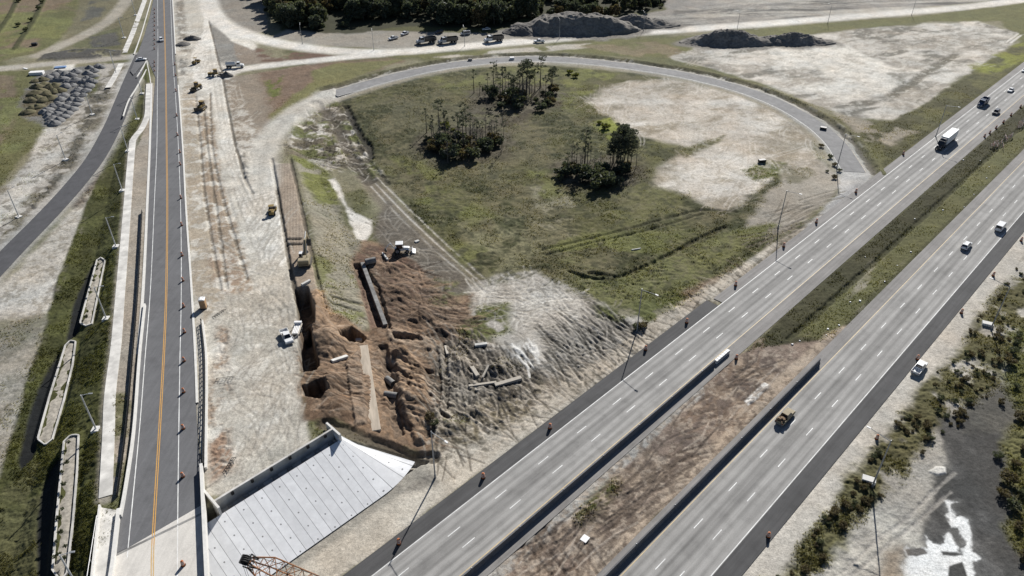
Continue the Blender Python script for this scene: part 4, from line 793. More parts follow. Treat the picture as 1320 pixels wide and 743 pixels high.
# ------------------------------------------------------------------ light
w = bpy.data.worlds.new('World'); SC.world = w; w.use_nodes = True; nt = w.node_tree
sky = nt.nodes.new('ShaderNodeTexSky'); sky.sky_type = 'NISHITA'; sky.sun_disc = False
SUNAZ, SUNEL = R_(18.2), R_(32)
sky.sun_elevation = SUNEL; sky.sun_rotation = SUNAZ; sky.air_density = .75; sky.dust_density = .4; sky.ozone_density = 2.0
bg = nt.nodes['Background']; bg.inputs['Strength'].default_value = .05; nt.links.new(sky.outputs[0], bg.inputs[0])
sd_ = bpy.data.lights.new('sun', 'SUN'); sun = bpy.data.objects.new('sun', sd_); COLN.objects.link(sun)
sd_.energy = 5.0; sd_.angle = R_(.5); sd_.color = (1, .972, .925); sun.location = (0, 0, 300)
sun.rotation_euler = (R_(90) - SUNEL, 0, math.pi - SUNAZ)
sun.rotation_euler = (math.pi / 2 - SUNEL, 0, -SUNAZ + math.pi)
SC.view_settings.view_transform = 'Standard'; SC.view_settings.look = 'None'; SC.view_settings.exposure = .5; SC.view_settings.gamma = 1
# ------------------------------------------------------------------ shared materials for things
def M(n, c, **k): return mat(n, c, **k)
WPAINT = M('white_car_paint', (.72, .72, .71), rough=.35, var=.04, spec=.5, coat=.5); TRAILW = M('white_trailer_skin', (.74, .74, .72), rough=.5, var=.05, sc=.7)
BPAINT = M('dark_blue_paint', (.03, .06, .13), rough=.4, var=.1, coat=.4); KPAINT = M('dark_car_paint', (.03, .032, .036), rough=.35, var=.1, coat=.5); SILV = M('silver_paint', (.42, .43, .44), rough=.35, var=.06, coat=.4)
GLASS = M('dark_glass', (.012, .015, .02), rough=.1, var=.1, spec=.6); TYRE = M('tyre_rubber', (.02, .02, .02), rough=.9, var=.2); RIM = M('wheel_rim', (.35, .35, .36), rough=.4, metal=.6)
LAMPW = M('headlight_lens', (.7, .7, .68), rough=.15, spec=.6); LAMPR = M('tail_light_lens', (.35, .02, .015), rough=.2, spec=.6)
BLACKM = M('black_steel', (.018, .018, .019), rough=.55, var=.2); GREYM = M('grey_galvanised_steel', (.30, .31, .32), rough=.5, metal=.4, var=.12); ALUM = M('pale_aluminium_pole', (.62, .62, .61), rough=.45, metal=.3, var=.06)
YEL = M('machine_yellow', (.26, .18, .06), rough=.5, var=.2, sc=2, sc2=1.0); YEL2 = M('dusty_machine_tan', (.27, .225, .145), rough=.7, var=.25, sc=2); DUST = M('dusty_steel', (.10, .09, .075), rough=.8, var=.3)
ORANGE = M('orange_plastic', (.42, .13, .04), rough=.6, var=.12); REFW = M('reflective_white_band', (.72, .71, .68), rough=.5); PLASTW = M('white_plastic', (.75, .74, .72), rough=.6)
CONCR = M('pale_concrete', (.50, .485, .455), rough=.9, var=.14, sc=.8, bump=.15, sc2=.35); CONCD = M('weathered_concrete', (.22, .215, .205), rough=.9, var=.2, sc=.8, bump=.15, sc2=.4)
RUST = M('rusty_boom_steel', (.30, .145, .07), rough=.8, var=.4, sc=4); CABLE = M('steel_cable', (.03, .03, .03), rough=.6); WOOD = M('weathered_timber', (.42, .38, .32), rough=.9, var=.25, sc=2, stretch=(.4, 3, 3))
SOILP = M('brown_load_soil', (.20, .14, .09), rough=1, var=.3, sc=2, bump=.4)
# ------------------------------------------------------------------ vehicles (x forward, y left, z up, origin on the ground)
def quadin(c, ins=.12, out=.015):                                # a pane let into a four-cornered face
    c = np.array(c, float); m = c.mean(0); n = np.cross(c[1] - c[0], c[2] - c[0]); n /= np.linalg.norm(n)
    return [m + (p - m) * (1 - ins) + n * out for p in c]
def wheels(root, xs, y, r, w, dual=False):
    for x in xs:
        for sg in (-1, 1):
            t = MB().wheel(x, sg * y, r, r, w).build('wheel', TYRE, root, bevel=.03, seg=1)
            MB().wheel(x, sg * (y + w * .42), r, r * .58, w * .25, 12).build('rim', RIM, t)
def greenhouse(root, x0, x1, x2, x3, w0, w1, z0, z1, paint, back=True, ins=.14):
    B = [(x0, -w0, z0), (x1, -w0, z0), (x1, w0, z0), (x0, w0, z0)]; T = [(x2, -w1, z1), (x3, -w1, z1), (x3, w1, z1), (x2, w1, z1)]
    MB().add(B + T, [(3, 2, 1, 0), (4, 5, 6, 7), (0, 1, 5, 4), (1, 2, 6, 5), (2, 3, 7, 6), (3, 0, 4, 7)]).build('cabin', paint, root, bevel=.05, seg=2)
    MB().add(quadin([B[1], B[2], T[2], T[1]], ins), [(0, 1, 2, 3)]).build('windscreen', GLASS, root)
    if back: MB().add(quadin([B[3], B[0], T[0], T[3]], ins), [(0, 1, 2, 3)]).build('rear_window', GLASS, root)
    for f in ((B[0], B[1], T[1], T[0]), (B[2], B[3], T[3], T[2])): MB().add(quadin(f, ins), [(0, 1, 2, 3)]).build('side_window', GLASS, root)
def lights(root, xf, xr, y, zf, zrr, w=.32):
    for sg in (-1, 1):
        MB().box(xf - .05, xf + .02, sg * y - w / 2, sg * y + w / 2, zf - .08, zf + .08).build('headlight', LAMPW, root)
        MB().box(xr - .02, xr + .05, sg * y - w / 2, sg * y + w / 2, zrr - .09, zrr + .09).build('tail_light', LAMPR, root)
def car(name, paint, label, cat, kind='sedan', load=None):
    root = empty(name, label=label, cat=cat)
    if kind == 'sedan':
        MB().prof([(2.3, .3), (2.32, .62), (2.1, .78), (1.1, .9), (-1.6, .95), (-2.25, .9), (-2.3, .35)], -.9, .9, top=.07).build('body', paint, root, bevel=.08)
        greenhouse(root, -1.75, 1.15, -1.05, .35, .80, .60, .9, 1.42, paint); wheels(root, (1.4, -1.4), .78, .33, .22); lights(root, 2.3, -2.3, .62, .62, .75)
    elif kind == 'suv':
        MB().prof([(2.4, .35), (2.42, .75), (2.2, .98), (1.2, 1.08), (-2.3, 1.1), (-2.4, .9), (-2.4, .4)], -.96, .96, top=.06).build('body', paint, root, bevel=.09)
        greenhouse(root, -2.3, 1.3, -2.0, .55, .88, .70, 1.06, 1.75, paint); wheels(root, (1.5, -1.45), .82, .37, .25); lights(root, 2.4, -2.4, .68, .78, .95)
        [MB().box(-1.6, .2, q - .03, q + .03, 1.765, 1.82).build('roof_rail', BLACKM, root) for q in (-.6, .6)]
    elif kind == 'van':
        MB().prof([(2.7, .35), (2.72, .8), (2.45, 1.1), (1.9, 1.2), (-2.7, 1.25), (-2.75, .4)], -1.0, 1.0, top=.03).build('body', paint, root, bevel=.08)
        greenhouse(root, -2.7, 2.0, -2.55, 1.15, .97, .86, 1.2, 2.15, paint, ins=.18); wheels(root, (1.75, -1.6), .85, .36, .25); lights(root, 2.7, -2.72, .72, .8, 1.1)
    elif kind == 'pickup':
        MB().prof([(2.8, .45), (2.82, .95), (2.6, 1.1), (1.4, 1.16), (-.75, 1.16), (-.75, .45)], -.98, .98, top=.05).build('body', paint, root, bevel=.08)
        bed = MB(); bed.box(-2.85, -.78, -.98, .98, .5, .72).box(-2.85, -.78, -.98, -.88, .72, 1.16).box(-2.85, -.78, .88, .98, .72, 1.16).box(-2.85, -2.77, -.878, .878, .72, 1.15).box(-.86, -.78, -.878, .878, .72, 1.15)
        bed.build('cargo_bed', paint, root); greenhouse(root, -.75, 1.45, -.6, .75, .88, .70, 1.14, 1.85, paint)
        wheels(root, (1.8, -1.8), .84, .4, .27); lights(root, 2.8, -2.85, .72, .9, .95)
        MB().box(-2.98, -2.87, -.9, .9, .5, .66).build('bumper', GREYM, root); MB().box(2.84, 2.95, -.92, .92, .48, .68).build('bumper', GREYM, root)
        if load:
            rg = np.random.default_rng(3); o = MB()
            for k in range(16): x = rg.uniform(-2.6, -1.0); y = rg.uniform(-.65, .65); s = rg.uniform(.2, .45); o.box(-s, s, -s * .7, s * .7, 0, s * 1.1, 0, rg.uniform(0, 3), (x, y, .75 + rg.uniform(0, .6)))
            o.build('load', load, root, bevel=.06, seg=1)
    return root
def dump_truck(name, cabp, bedp, label, cat='truck', tank=False):
    root = empty(name, label=label, cat=cat)
    MB().box(-4.2, 3.6, -.5, .5, .7, .95).build('chassis', BLACKM, root)
    MB().prof([(4.1, .6), (4.12, 1.35), (3.9, 1.6), (2.7, 1.75), (2.7, .6)], -.85, .85, top=.1).build('hood', cabp, root, bevel=.07)
    MB().box(.95, 2.75, -1.15, 1.15, .75, 1.85).build('cab', cabp, root, bevel=.06); greenhouse(root, .95, 2.72, 1.05, 2.35, 1.12, 1.0, 1.86, 2.75, cabp)
    MB().box(4.12, 4.22, -1.1, 1.1, .5, .8).build('bumper', GREYM, root); lights(root, 4.13, -4.25, .82, 1.05, .9, .25)
    for sg in (-1, 1): MB().tube((.75, sg * .95, 1), (.75, sg * .95, 3.1), .09).build('exhaust_stack', GREYM, root)
    if tank:
        n = 16; P = [(1.05 * math.cos(2 * math.pi * k / n), 1.95 + .85 * math.sin(2 * math.pi * k / n)) for k in range(n)]
        V = [(x, y, z) for x in (-4.1, .5) for y, z in P]; MB().add(V, [tuple(range(n)), tuple(range(n, 2 * n))[::-1]] + [(k, k + n, (k + 1) % n + n, (k + 1) % n) for k in range(n)]).build('tank', bedp, root, bevel=.05)
        MB().box(-4.0, .3, -.35, .35, 2.8, 2.86).build('walkway', GREYM, root)
    else:
        b = MB(); b.box(-4.4, .6, -1.2, 1.2, 1.05, 1.25)
        for sg in (-1, 1): b.add([(-4.4, sg * 1.2, 1.25), (.6, sg * 1.2, 1.25), (.6, sg * 1.3, 2.55), (-4.4, sg * 1.3, 2.35), (-4.4, sg * 1.1, 1.25), (.6, sg * 1.1, 1.25), (.6, sg * 1.2, 2.55), (-4.4, sg * 1.2, 2.35)], [(0, 1, 2, 3), (7, 6, 5, 4), (3, 2, 6, 7), (0, 3, 7, 4), (1, 5, 6, 2)])
        b.box(.5, .62, -1.19, 1.19, 1.25, 2.9).box(.62, 1.1, -1.1, 1.1, 2.82, 2.9).box(-4.48, -4.402, -1.2, 1.2, 1.2, 2.4)
        b.build('dump_bed', bedp, root)
        for x in (-3.4, -2.4, -1.4, -.4): [MB().box(x - .05, x + .05, q - .03, q + .03, 1.3, 2.4).build('bed_rib', bedp, root) for q in (-1.335, 1.335)]
    wheels(root, (3.2,), 1.0, .52, .3); wheels(root, (-2.1, -3.4), .95, .52, .5)
    return root
def semi():
    root = empty('semi_truck', label='long semi truck with plain white box trailer on the highway', cat='semi truck')
    MB().box(-8.4, 5.4, -.45, .45, .75, 1.0).build('chassis', BLACKM, root)
    MB().prof([(7.6, .55), (7.65, 1.5), (7.3, 1.8), (5.9, 2.0), (5.9, .55)], -.95, .95, top=.12).build('hood', KPAINT, root, bevel=.1)
    MB().box(3.7, 5.95, -1.2, 1.2, .9, 2.1).build('cab', KPAINT, root, bevel=.07); greenhouse(root, 3.7, 5.92, 3.75, 5.4, 1.18, 1.08, 2.1, 3.2, KPAINT)
    MB().prof([(3.72, 3.15), (5.2, 3.15), (4.3, 3.8), (3.72, 3.85)], -1.0, 1.0).build('roof_fairing', KPAINT, root, bevel=.06)
    MB().box(-8.5, 3.1, -1.3, 1.3, 1.2, 4.1).build('trailer_box', TRAILW, root, bevel=.03)
    MB().box(-8.45, 3.0, -1.28, 1.28, 1.08, 1.19).build('trailer_rail', GREYM, root)
    for x in np.arange(-8, 3, 1.2): [MB().box(x - .02, x + .02, q - .007, q + .007, 1.3, 4.0).build('side_post', TRAILW, root) for q in (-1.308, 1.308)]
    MB().box(-8.53, -8.502, -.02, .02, 1.3, 4.0).build('door_seam', GREYM, root); lights(root, 7.62, -8.5, .8, 1.1, 1.0, .25)
    for sg in (-1, 1): MB().tube((3.55, sg * 1.0, 1), (3.55, sg * 1.0, 3.7), .09).build('exhaust_stack', GREYM, root)
    wheels(root, (6.6,), 1.0, .52, .3); wheels(root, (3.0, 1.7, -6.0, -7.3), .98, .52, .5)
    return root
LANES_L = (1.66, -1.83, -5.6); LANES_R = (-29.4, -33.1, -36.9)
def on_hw(x, y, lanes_=None):
    X, Y = ray(x, y, .04); s, t = st(float(X), float(Y))
    if lanes_: t = min(lanes_, key=lambda q: abs(q - t))
    p = hw(s, t); return (p[0], p[1], .04)
AWAY, TOWARD = HRZ, HRZ + math.pi
put(semi(), on_hw(1218, 187, LANES_L), TOWARD)
put(dump_truck('dump_truck', BPAINT, BPAINT, 'dark blue dump truck heading down the highway behind the white semi'), on_hw(1268, 136, LANES_L), TOWARD)
put(car('car', KPAINT, 'black car in the inner highway lane beside the dark blue dump truck', 'car', 'suv'), on_hw(1285, 147, LANES_L), TOWARD)
put(car('car', WPAINT, 'white car on the highway beyond the dark blue dump truck', 'car'), on_hw(1303, 118, LANES_L), TOWARD)
put(car('car', WPAINT, 'white car at the right edge of the picture, farthest up the highway', 'car'), on_hw(1319, 92, LANES_L), TOWARD)
put(car('suv', WPAINT, 'white SUV driving in the middle lane of the nearer carriageway', 'car', 'suv'), on_hw(1245, 319, LANES_R), AWAY)
put(car('van', WPAINT, 'white van in the outer lane ahead of the white SUV', 'van', 'van'), on_hw(1291, 296, LANES_R), AWAY)
put(car('pickup_truck', YEL2, 'tan pickup truck with a piled up brown load passing the barrier end', 'pickup truck', 'pickup', SOILP), on_hw(1013, 541, LANES_R), AWAY)
put(car('pickup_truck', WPAINT, 'white pickup truck parked on the sandy shoulder beside the bushes', 'pickup truck', 'pickup'), on_hw(1184, 477), AWAY)
def road_put(o, x, y, rz, dz=.06):
    X, Y, Z = at_road(x, y, dz); return put(o, (X, Y, Z), rz)
def gput(o, x, y, rz=0, dz=0.0, **k):
    X, Y, Z = at(x, y); return put(o, (float(X), float(Y), float(Z) + dz), rz, **k)
road_put(car('suv', WPAINT, 'white SUV coming along the two-lane road past the row of barrels', 'car', 'suv'), 208.3, 53, R_(-62))
road_put(car('car', WPAINT, 'white sedan turning at the junction by the grass island', 'car'), 182.5, 78, R_(12))
gput(car('pickup_truck', WPAINT, 'white pickup driving along the far dirt road before the big stockpile', 'pickup truck', 'pickup'), 695, 55, R_(186))
gput(dump_truck('water_truck', WPAINT, TRAILW, 'white water tanker truck on the dirt haul road near the grader', 'water truck', True), 303.5, 87.5, R_(8))
gput(car('pickup_truck', WPAINT, 'white pickup parked at the tree line, nearer to the dirt road', 'pickup truck', 'pickup'), 507, 51, R_(225))
gput(car('pickup_truck', WPAINT, 'white pickup parked at the tree line, closer to the trees', 'pickup truck', 'pickup'), 522, 45, R_(240))
gput(dump_truck('dump_truck', SILV, KPAINT, 'parked dump truck with grey cab, nearest to the two white pickups'), 549, 56, R_(205), sc=1.25)
gput(dump_truck('dump_truck', SILV, KPAINT, 'parked dump truck with grey cab, middle one of the three by the wood'), 577, 56, R_(205), sc=1.25)
gput(dump_truck('dump_truck', WPAINT, KPAINT, 'parked dump truck with white cab, alone at the right by the big stockpile'), 636, 54, R_(205), sc=1.25)
gput(car('van', SILV, 'grey van half hidden among the trees behind the dump trucks', 'van', 'van'), 600, 45, R_(200)); gput(car('car', WPAINT, 'white car among the trees left of the big stockpile', 'car'), 627, 39, R_(190)); gput(car('suv', KPAINT, 'dark SUV parked at the tree line behind the dump trucks', 'car', 'suv'), 566, 43, R_(220)); None
# ------------------------------------------------------------------ machines
def crawler(o, L, y, w, h, mi=0):
    P = [(L / 2, h * .5), (L / 2 - h * .35, h), (-L / 2 + h * .35, h), (-L / 2, h * .5), (-L / 2 + h * .35, 0), (L / 2 - h * .35, 0)]
    return o.prof(P, y - w / 2, y + w / 2, mi)
def dozer(label, paint=YEL):
    root = empty('bulldozer', label=label, cat='bulldozer')
    for sg in (-1, 1): crawler(MB(), 3.6, sg * 1.0, .56, 1.05).build('crawler_track', DUST, root, bevel=.05, seg=1)
    MB().prof([(1.7, .6), (1.7, 1.75), (.1, 1.85), (.1, 1.2), (-1.8, 1.2), (-1.8, .6)], -.66, .66).build('body', paint, root, bevel=.05)
    MB().box(-1.2, .15, -.7, .7, 1.2, 1.7).build('cab_base', paint, root); greenhouse(root, -1.2, .1, -1.15, 0, .72, .66, 1.7, 2.75, paint, ins=.1); MB().box(-1.35, .25, -.82, .82, 2.77, 2.9).build('cab_roof', paint, root, bevel=.04)
    MB().prof([(2.35, .1), (2.55, .2), (2.4, .8), (2.55, 1.4), (2.35, 1.35), (2.2, .8)], -1.75, 1.75).build('blade', DUST, root)
    for sg in (-1, 1): MB().tube((0, sg * 1.4, .5), (2.3, sg * 1.4, .45), .12).build('push_arm', paint, root)
    MB().tube((1.1, .3, 1.8), (1.1, .3, 2.4), .07).build('exhaust_stack', BLACKM, root); MB().box(-2.5, -1.8, -.12, .12, .3, 1.4).build('ripper', DUST, root)
    return root
def grader():
    root = empty('motor_grader', label='motor grader standing beside the dark dirt heap on the work platform', cat='grader')
    MB().prof([(4.4, 1.0), (4.4, 1.3), (1.2, 1.9), (1.2, 1.5)], -.18, .18).build('front_frame', YEL, root, bevel=.04)
    MB().box(-3.6, -1.0, -.65, .65, .8, 1.75).build('engine_hood', YEL, root, bevel=.08); MB().box(-1.0, .8, -.7, .7, .9, 1.7).build('cab_base', YEL, root); greenhouse(root, -.95, .75, -.85, .6, .7, .62, 1.7, 3.05, YEL, ins=.1); MB().box(-1.05, .8, -.76, .76, 3.07, 3.18).build('cab_roof', YEL, root, bevel=.03)
    MB().box(-.12, .12, -1.9, 1.9, .15, .8, 0, R_(35), (1.6, 0, 0)).build('blade', DUST, root); MB().tube((1.8, 0, .75), (1.8, 0, 1.0), .75, n=18).build('blade_circle', DUST, root)
    wheels(root, (4.2, -1.3, -2.9), .85, .65, .42); MB().tube((-2.2, 0, 1.75), (-2.2, 0, 2.3), .07).build('exhaust_stack', BLACKM, root)
    return root
def roller(label):
    root = empty('road_roller', label=label, cat='roller')
    MB().tube((1.5, -1.05, .78), (1.5, 1.05, .78), .78, n=24).build('drum', DUST, root, bevel=.03, seg=1); f = MB(); f.box(.5, 2.3, -1.25, -1.1, .65, .95).box(.5, 2.3, 1.1, 1.25, .65, .95).box(2.3, 2.45, -1.25, 1.25, .65, .95).box(.4, .55, -1.25, 1.25, .6, 1.1); f.build('drum_frame', YEL, root)
    MB().prof([(.3, .6), (.3, 1.3), (-.6, 1.35), (-.8, 1.6), (-2.3, 1.5), (-2.4, .7)], -.75, .75).build('body', YEL, root, bevel=.06)
    c = MB()
    for x in (-.65, .25):
        for y in (-.65, .65): c.tube((x, y, 1.3), (x, y, 2.75), .05)
    c.build('canopy_posts', BLACKM, root); MB().box(-.85, .5, -.85, .85, 2.75, 2.85).build('canopy', YEL, root, bevel=.04); wheels(root, (-1.5,), .8, .72, .5)
    return root
def loader(label):
    root = empty('wheel_loader', label=label, cat='wheel loader')
    MB().prof([(-2.9, .9), (-2.9, 1.9), (-.9, 2.1), (-.9, .9)], -.8, .8).build('engine_hood', YEL, root, bevel=.08); MB().box(-.9, 1.6, -.5, .5, .8, 1.5).build('frame', YEL, root, bevel=.05); MB().box(-.9, .5, -.75, .75, 1.5, 2.1).build('cab_base', YEL, root)
    greenhouse(root, -.9, .5, -.8, .35, .75, .68, 2.1, 3.3, YEL, ins=.1); MB().box(-1.0, .55, -.8, .8, 3.32, 3.45).build('cab_roof', YEL, root, bevel=.03)
    for sg in (-1, 1): MB().tube((.8, sg * .55, 1.7), (3.0, sg * .6, .7), .14).build('lift_arm', YEL, root)
    MB().prof([(2.9, .1), (4.0, .12), (3.1, .3), (2.95, .7), (3.2, 1.3), (3.1, 1.35), (2.75, .7)], -1.4, 1.4).build('bucket', DUST, root)
    wheels(root, (1.6, -1.7), 1.0, .8, .6); return root
def excavator():
    root = empty('excavator', label='large tan excavator with raised boom standing on the compacted strip', cat='excavator')
    for sg in (-1, 1): crawler(MB(), 4.8, sg * 1.35, .65, 1.0).build('crawler_track', DUST, root, bevel=.05, seg=1)
    MB().box(-1.2, 1.2, -1.0, 1.0, .5, .95).build('undercarriage', DUST, root)
    h = MB().box(-3.1, 1.5, -1.45, 1.45, 1.1, 2.0); h.build('house', YEL2, root, bevel=.08); MB().prof([(-3.1, 1.1), (-3.1, 2.6), (-2.7, 2.75), (-1.2, 2.7), (-1.2, 1.1)], -1.5, 1.5).build('counterweight', YEL2, root, bevel=.2, seg=3)
    MB().box(-1.2, .1, -1.4, .3, 2.0, 2.65).build('engine_cover', YEL2, root, bevel=.06); MB().tube((-1.0, -.9, 2.65), (-1.0, -.9, 3.2), .09).build('exhaust_stack', BLACKM, root)
    greenhouse(root, -.2, 1.6, -.1, 1.45, .0, .0, 2.0, 2.01, YEL2) if False else None
    c = MB().box(-.2, 1.6, .45, 1.45, 2.0, 2.3); c.build('cab_base', YEL2, root)
    B = [(-.2, .45, 2.3), (1.6, .45, 2.3), (1.6, 1.45, 2.3), (-.2, 1.45, 2.3)]; T = [(-.15, .5, 3.35), (1.3, .5, 3.35), (1.3, 1.4, 3.35), (-.15, 1.4, 3.35)]
    cb = MB().add(B + T, [(3, 2, 1, 0), (4, 5, 6, 7), (0, 1, 5, 4), (1, 2, 6, 5), (2, 3, 7, 6), (3, 0, 4, 7)]).build('cab', WPAINT, root, bevel=.04)
    for f in ((B[1], B[2], T[2], T[1]), (B[0], B[1], T[1], T[0]), (B[2], B[3], T[3], T[2]), (B[3], B[0], T[0], T[3])): MB().add(quadin(f, .14), [(0, 1, 2, 3)]).build('window', GLASS, cb)
    MB().prof([(.9, 1.6), (1.5, 1.5), (4.2, 4.6), (7.4, 5.2), (7.5, 5.7), (3.9, 5.3), (.8, 2.2)], -.3, .3).build('boom', YEL2, root, bevel=.05)
    MB().prof([(6.9, 5.9), (7.5, 6.2), (9.4, 2.6), (9.0, 2.4), (7.2, 4.9)], -.22, .22).build('stick', YEL2, root, bevel=.04)
    MB().prof([(9.5, 2.7), (8.9, 2.6), (8.1, 1.9), (7.9, 1.0), (8.6, .6), (8.5, 1.1), (8.8, 1.7)], -.75, .75).build('bucket', DUST, root)
    for sg in (-1, 1): MB().tube((1.4, sg * .4, 1.7), (3.6, sg * .4, 4.3), .12).build('boom_cylinder', ALUM, root)
    MB().tube((4.6, 0, 5.3), (7.2, 0, 6.15), .11).build('stick_cylinder', ALUM, root); return root
def backhoe():
    root = empty('backhoe', label='white backhoe tractor working in the dark muddy ground beside the dig', cat='backhoe')
    MB().prof([(1.9, .7), (1.9, 1.35), (.5, 1.5), (.5, .7)], -.45, .45).build('hood', WPAINT, root, bevel=.06); MB().box(-1.5, .5, -.6, .6, .7, 1.3).build('frame', WPAINT, root)
    greenhouse(root, -1.3, .5, -1.2, .3, .75, .7, 1.3, 2.5, WPAINT, ins=.1); MB().box(-1.35, .45, -.85, .85, 2.52, 2.65).build('cab_roof', WPAINT, root, bevel=.04)
    for sg in (-1, 1): MB().tube((.6, sg * .55, 1.3), (2.6, sg * .6, .5), .1).build('lift_arm', WPAINT, root)
    MB().prof([(2.5, .1), (3.4, .1), (2.7, .3), (2.6, .9), (2.4, .5)], -1.1, 1.1).build('front_bucket', PLASTW, root)
    MB().tube((-1.6, 0, .9), (-2.6, 0, 2.6), .14).build('boom', WPAINT, root); MB().tube((-2.6, 0, 2.6), (-3.9, 0, 1.2), .12).build('stick', WPAINT, root); MB().prof([(-3.8, 1.3), (-4.2, .9), (-3.9, .3), (-3.5, .5), (-3.6, .9)], -.35, .35).build('bucket', DUST, root)
    wheels(root, (-1.0,), .85, .75, .45); wheels(root, (1.4,), .8, .45, .3); return root
gput(excavator(), 394, 340, R_(96))
gput(loader('wheel loader with raised cab on the pale platform above the bulldozer'), 254, 116, R_(255)); gput(dozer('dusty bulldozer at the head of the graded brown lanes'), 260.5, 141, R_(262), sc=1.15)
gput(grader(), 279, 98, R_(10)); gput(roller('road roller on the pale platform nearest to the junction'), 253, 82, R_(80)); gput(roller('small drum roller alone on the white ground beside the compacted strip'), 351.5, 275, R_(100))
gput(backhoe(), 518, 325, R_(5), sc=1.2)
gput(car('pickup_truck', WPAINT, 'white pickup truck parked at the brink of the dark cut', 'pickup truck', 'pickup'), 370, 437, R_(300))
def trailer():
    root = empty('utility_trailer', label='white flatbed trailer loaded with pale pipes at the brink of the cut', cat='trailer')
    MB().box(-2.2, 2.2, -1.0, 1.0, .55, .7).build('deck', WOOD, root); MB().tube((2.2, -.8, .6), (3.6, 0, .5), .06).tube((2.2, .8, .6), (3.6, 0, .5), .06).build('drawbar', GREYM, root); wheels(root, (-.5, .5), 1.05, .36, .22)
    for y in (-.55, -.18, .2, .56): MB().tube((-2, y, .87), (2.1, y, .87), .16, n=12).build('pipe', PLASTW, root)
    MB().box(-2.18, -1.5, -.9, .9, 1.05, 1.5).build('tool_chest', PLASTW, root, bevel=.04); return root
gput(trailer(), 383, 427, R_(272)); 
def porta():
    root = empty('portable_toilet', label='tan portable toilet with white roof beside the two-lane road', cat='portable toilet')
    MB().box(-.58, .58, -.58, .58, .12, 2.1).build('cabin', M('tan_plastic', (.42, .27, .15), rough=.6), root, bevel=.04); MB().box(-.65, .65, -.65, .65, 0, .12).build('skid', BLACKM, root)
    MB().box(-.62, .62, -.62, .62, 2.1, 2.2).prof([(-.6, 2.2), (.6, 2.2), (.3, 2.38), (-.3, 2.38)], -.6, .6).build('roof', PLASTW, root, bevel=.03); MB().box(-.40, .40, -.61, -.582, .25, 1.95).build('door', M('tan_plastic_door', (.36, .23, .13), rough=.6), root); MB().tube((.4, .4, 2.2), (.4, .4, 2.6), .05).build('vent_pipe', PLASTW, root); return root
gput(porta(), 263, 397, R_(10), sc=1.25)
# ------------------------------------------------------------------ barrels
def barrel():
    root = empty('traffic_barrel', cat='traffic barrel'); MB().lathe([(.0, 0), (.36, 0), (.36, .07), (.29, .1)], 12).build('rubber_base', TYRE, root)
    MB().lathe([(.29, .1), (.29, .36), (.265, .37), (.265, .6), (.24, .61), (.24, .84), (.215, .85), (.21, 1.0), (.12, 1.03), (.1, 1.1), (0, 1.1)], 14).build('drum', ORANGE, root)
    for z0, z1, r in ((.4, .52, .271), (.66, .78, .246), (.88, .96, .219)): MB().lathe([(r - .02, z0), (r, z0), (r, z1), (r - .02, z1)], 14).build('reflective_band', REFW, root)
    return root
BAR = Stamp(barrel()); ORD = ['first', 'second', 'third', 'fourth', 'fifth', 'sixth', 'seventh', 'eighth', 'ninth', 'tenth', 'eleventh', 'twelfth', 'thirteenth', 'fourteenth', 'fifteenth', 'sixteenth', 'seventeenth', 'eighteenth', 'nineteenth', 'twentieth']
for k, (x, y) in enumerate([(236.5, 729), (236, 615), (236.5, 553), (237, 506), (237.5, 466), (238, 429), (237, 396), (236, 362.5), (235, 330), (234.5, 291), (233.5, 256), (232.5, 213), (232, 197), (229, 175), (228, 150), (227, 118), (226.5, 98), (225.5, 84)]):
    BAR(at_road(x, y, .06), .3 * k, ORD[k] + ' barrel from the bridge deck along the right line of the two-lane road', 'barrels along the two-lane road', 1.15)
for k, y in enumerate([92, 86, 81, 64, 58, 52, 46, 40, 34, 28, 23, 18, 13]):
    BAR(at_road(199.2, y, .06), k, ORD[k] + ' barrel counted up from the grass island along the left lane line', 'barrels beside the turn lane', 1.1)
def hb(x, y): X, Y, Z = at(x, y); return (float(X), float(Y), .03)
for k, (x, y) in enumerate([(514.5, 702), (623, 617), (709, 553), (832, 452), (885, 417), (948, 369), (1010, 319), (1052, 288), (1103, 249), (1164, 200)]):
    BAR(hb(x, y), k * .7, ORD[k] + ' barrel from the concrete slope along the left highway shoulder', 'barrels along the left highway shoulder', 1.35)
for k, (x, y) in enumerate([(990, 693), (1130, 566), (1182, 464), (1239, 404), (1280, 356), (1316, 311)]):
    BAR(hb(x, y), k * .9, ORD[k] + ' barrel from the bottom of the picture along the sandy right shoulder', 'barrels along the right highway shoulder', 1.25)
BAR(hb(949, 463), 0, 'single orange barrel standing beside the crash cushion in the brown median', None, 1.25)
for k, (x, y) in enumerate(zoomp(3, 0, [(1113, 708), (1140, 690), (1172, 664), (1210, 634), (1249, 598), (1298, 556)])):
    BAR(hb(x, y), k, ORD[k] + ' barrel of the diagonal row closing the inner lane before the stacked barricades', 'barrels closing the inner lane', 1.25)
def barricade():
    root = empty('barricade', cat='barricade')
    for x in (-.8, .8):
        MB().tube((x, -.4, 0), (x, 0, 1.4), .035).tube((x, .4, 0), (x, 0, 1.4), .035).build('leg', GREYM, root)
    for z in (.55, .9, 1.25):
        b = MB()
        for q in range(8): b.box(-1.0 + q * .25, -.75 + q * .25, -.06 - .18 * (1.4 - z), -.03 - .18 * (1.4 - z), z - .1, z + .1, q % 2)
        b.build('rail', [ORANGE, REFW], root)
    return root
BRC = Stamp(barricade())
for k, (x, y) in enumerate([(1278, 190), (1284, 191), (1291, 192), (1282, 187), (1289, 187), (1295, 184), (1299, 181), (1302, 179), (1294, 180)]):
    BRC(hb(x, y), HRZ + .4 * (k % 3 - 1), 'orange and white barricade in the jumble at the end of the grassy median', 'barricades at the end of the median', 1.3)
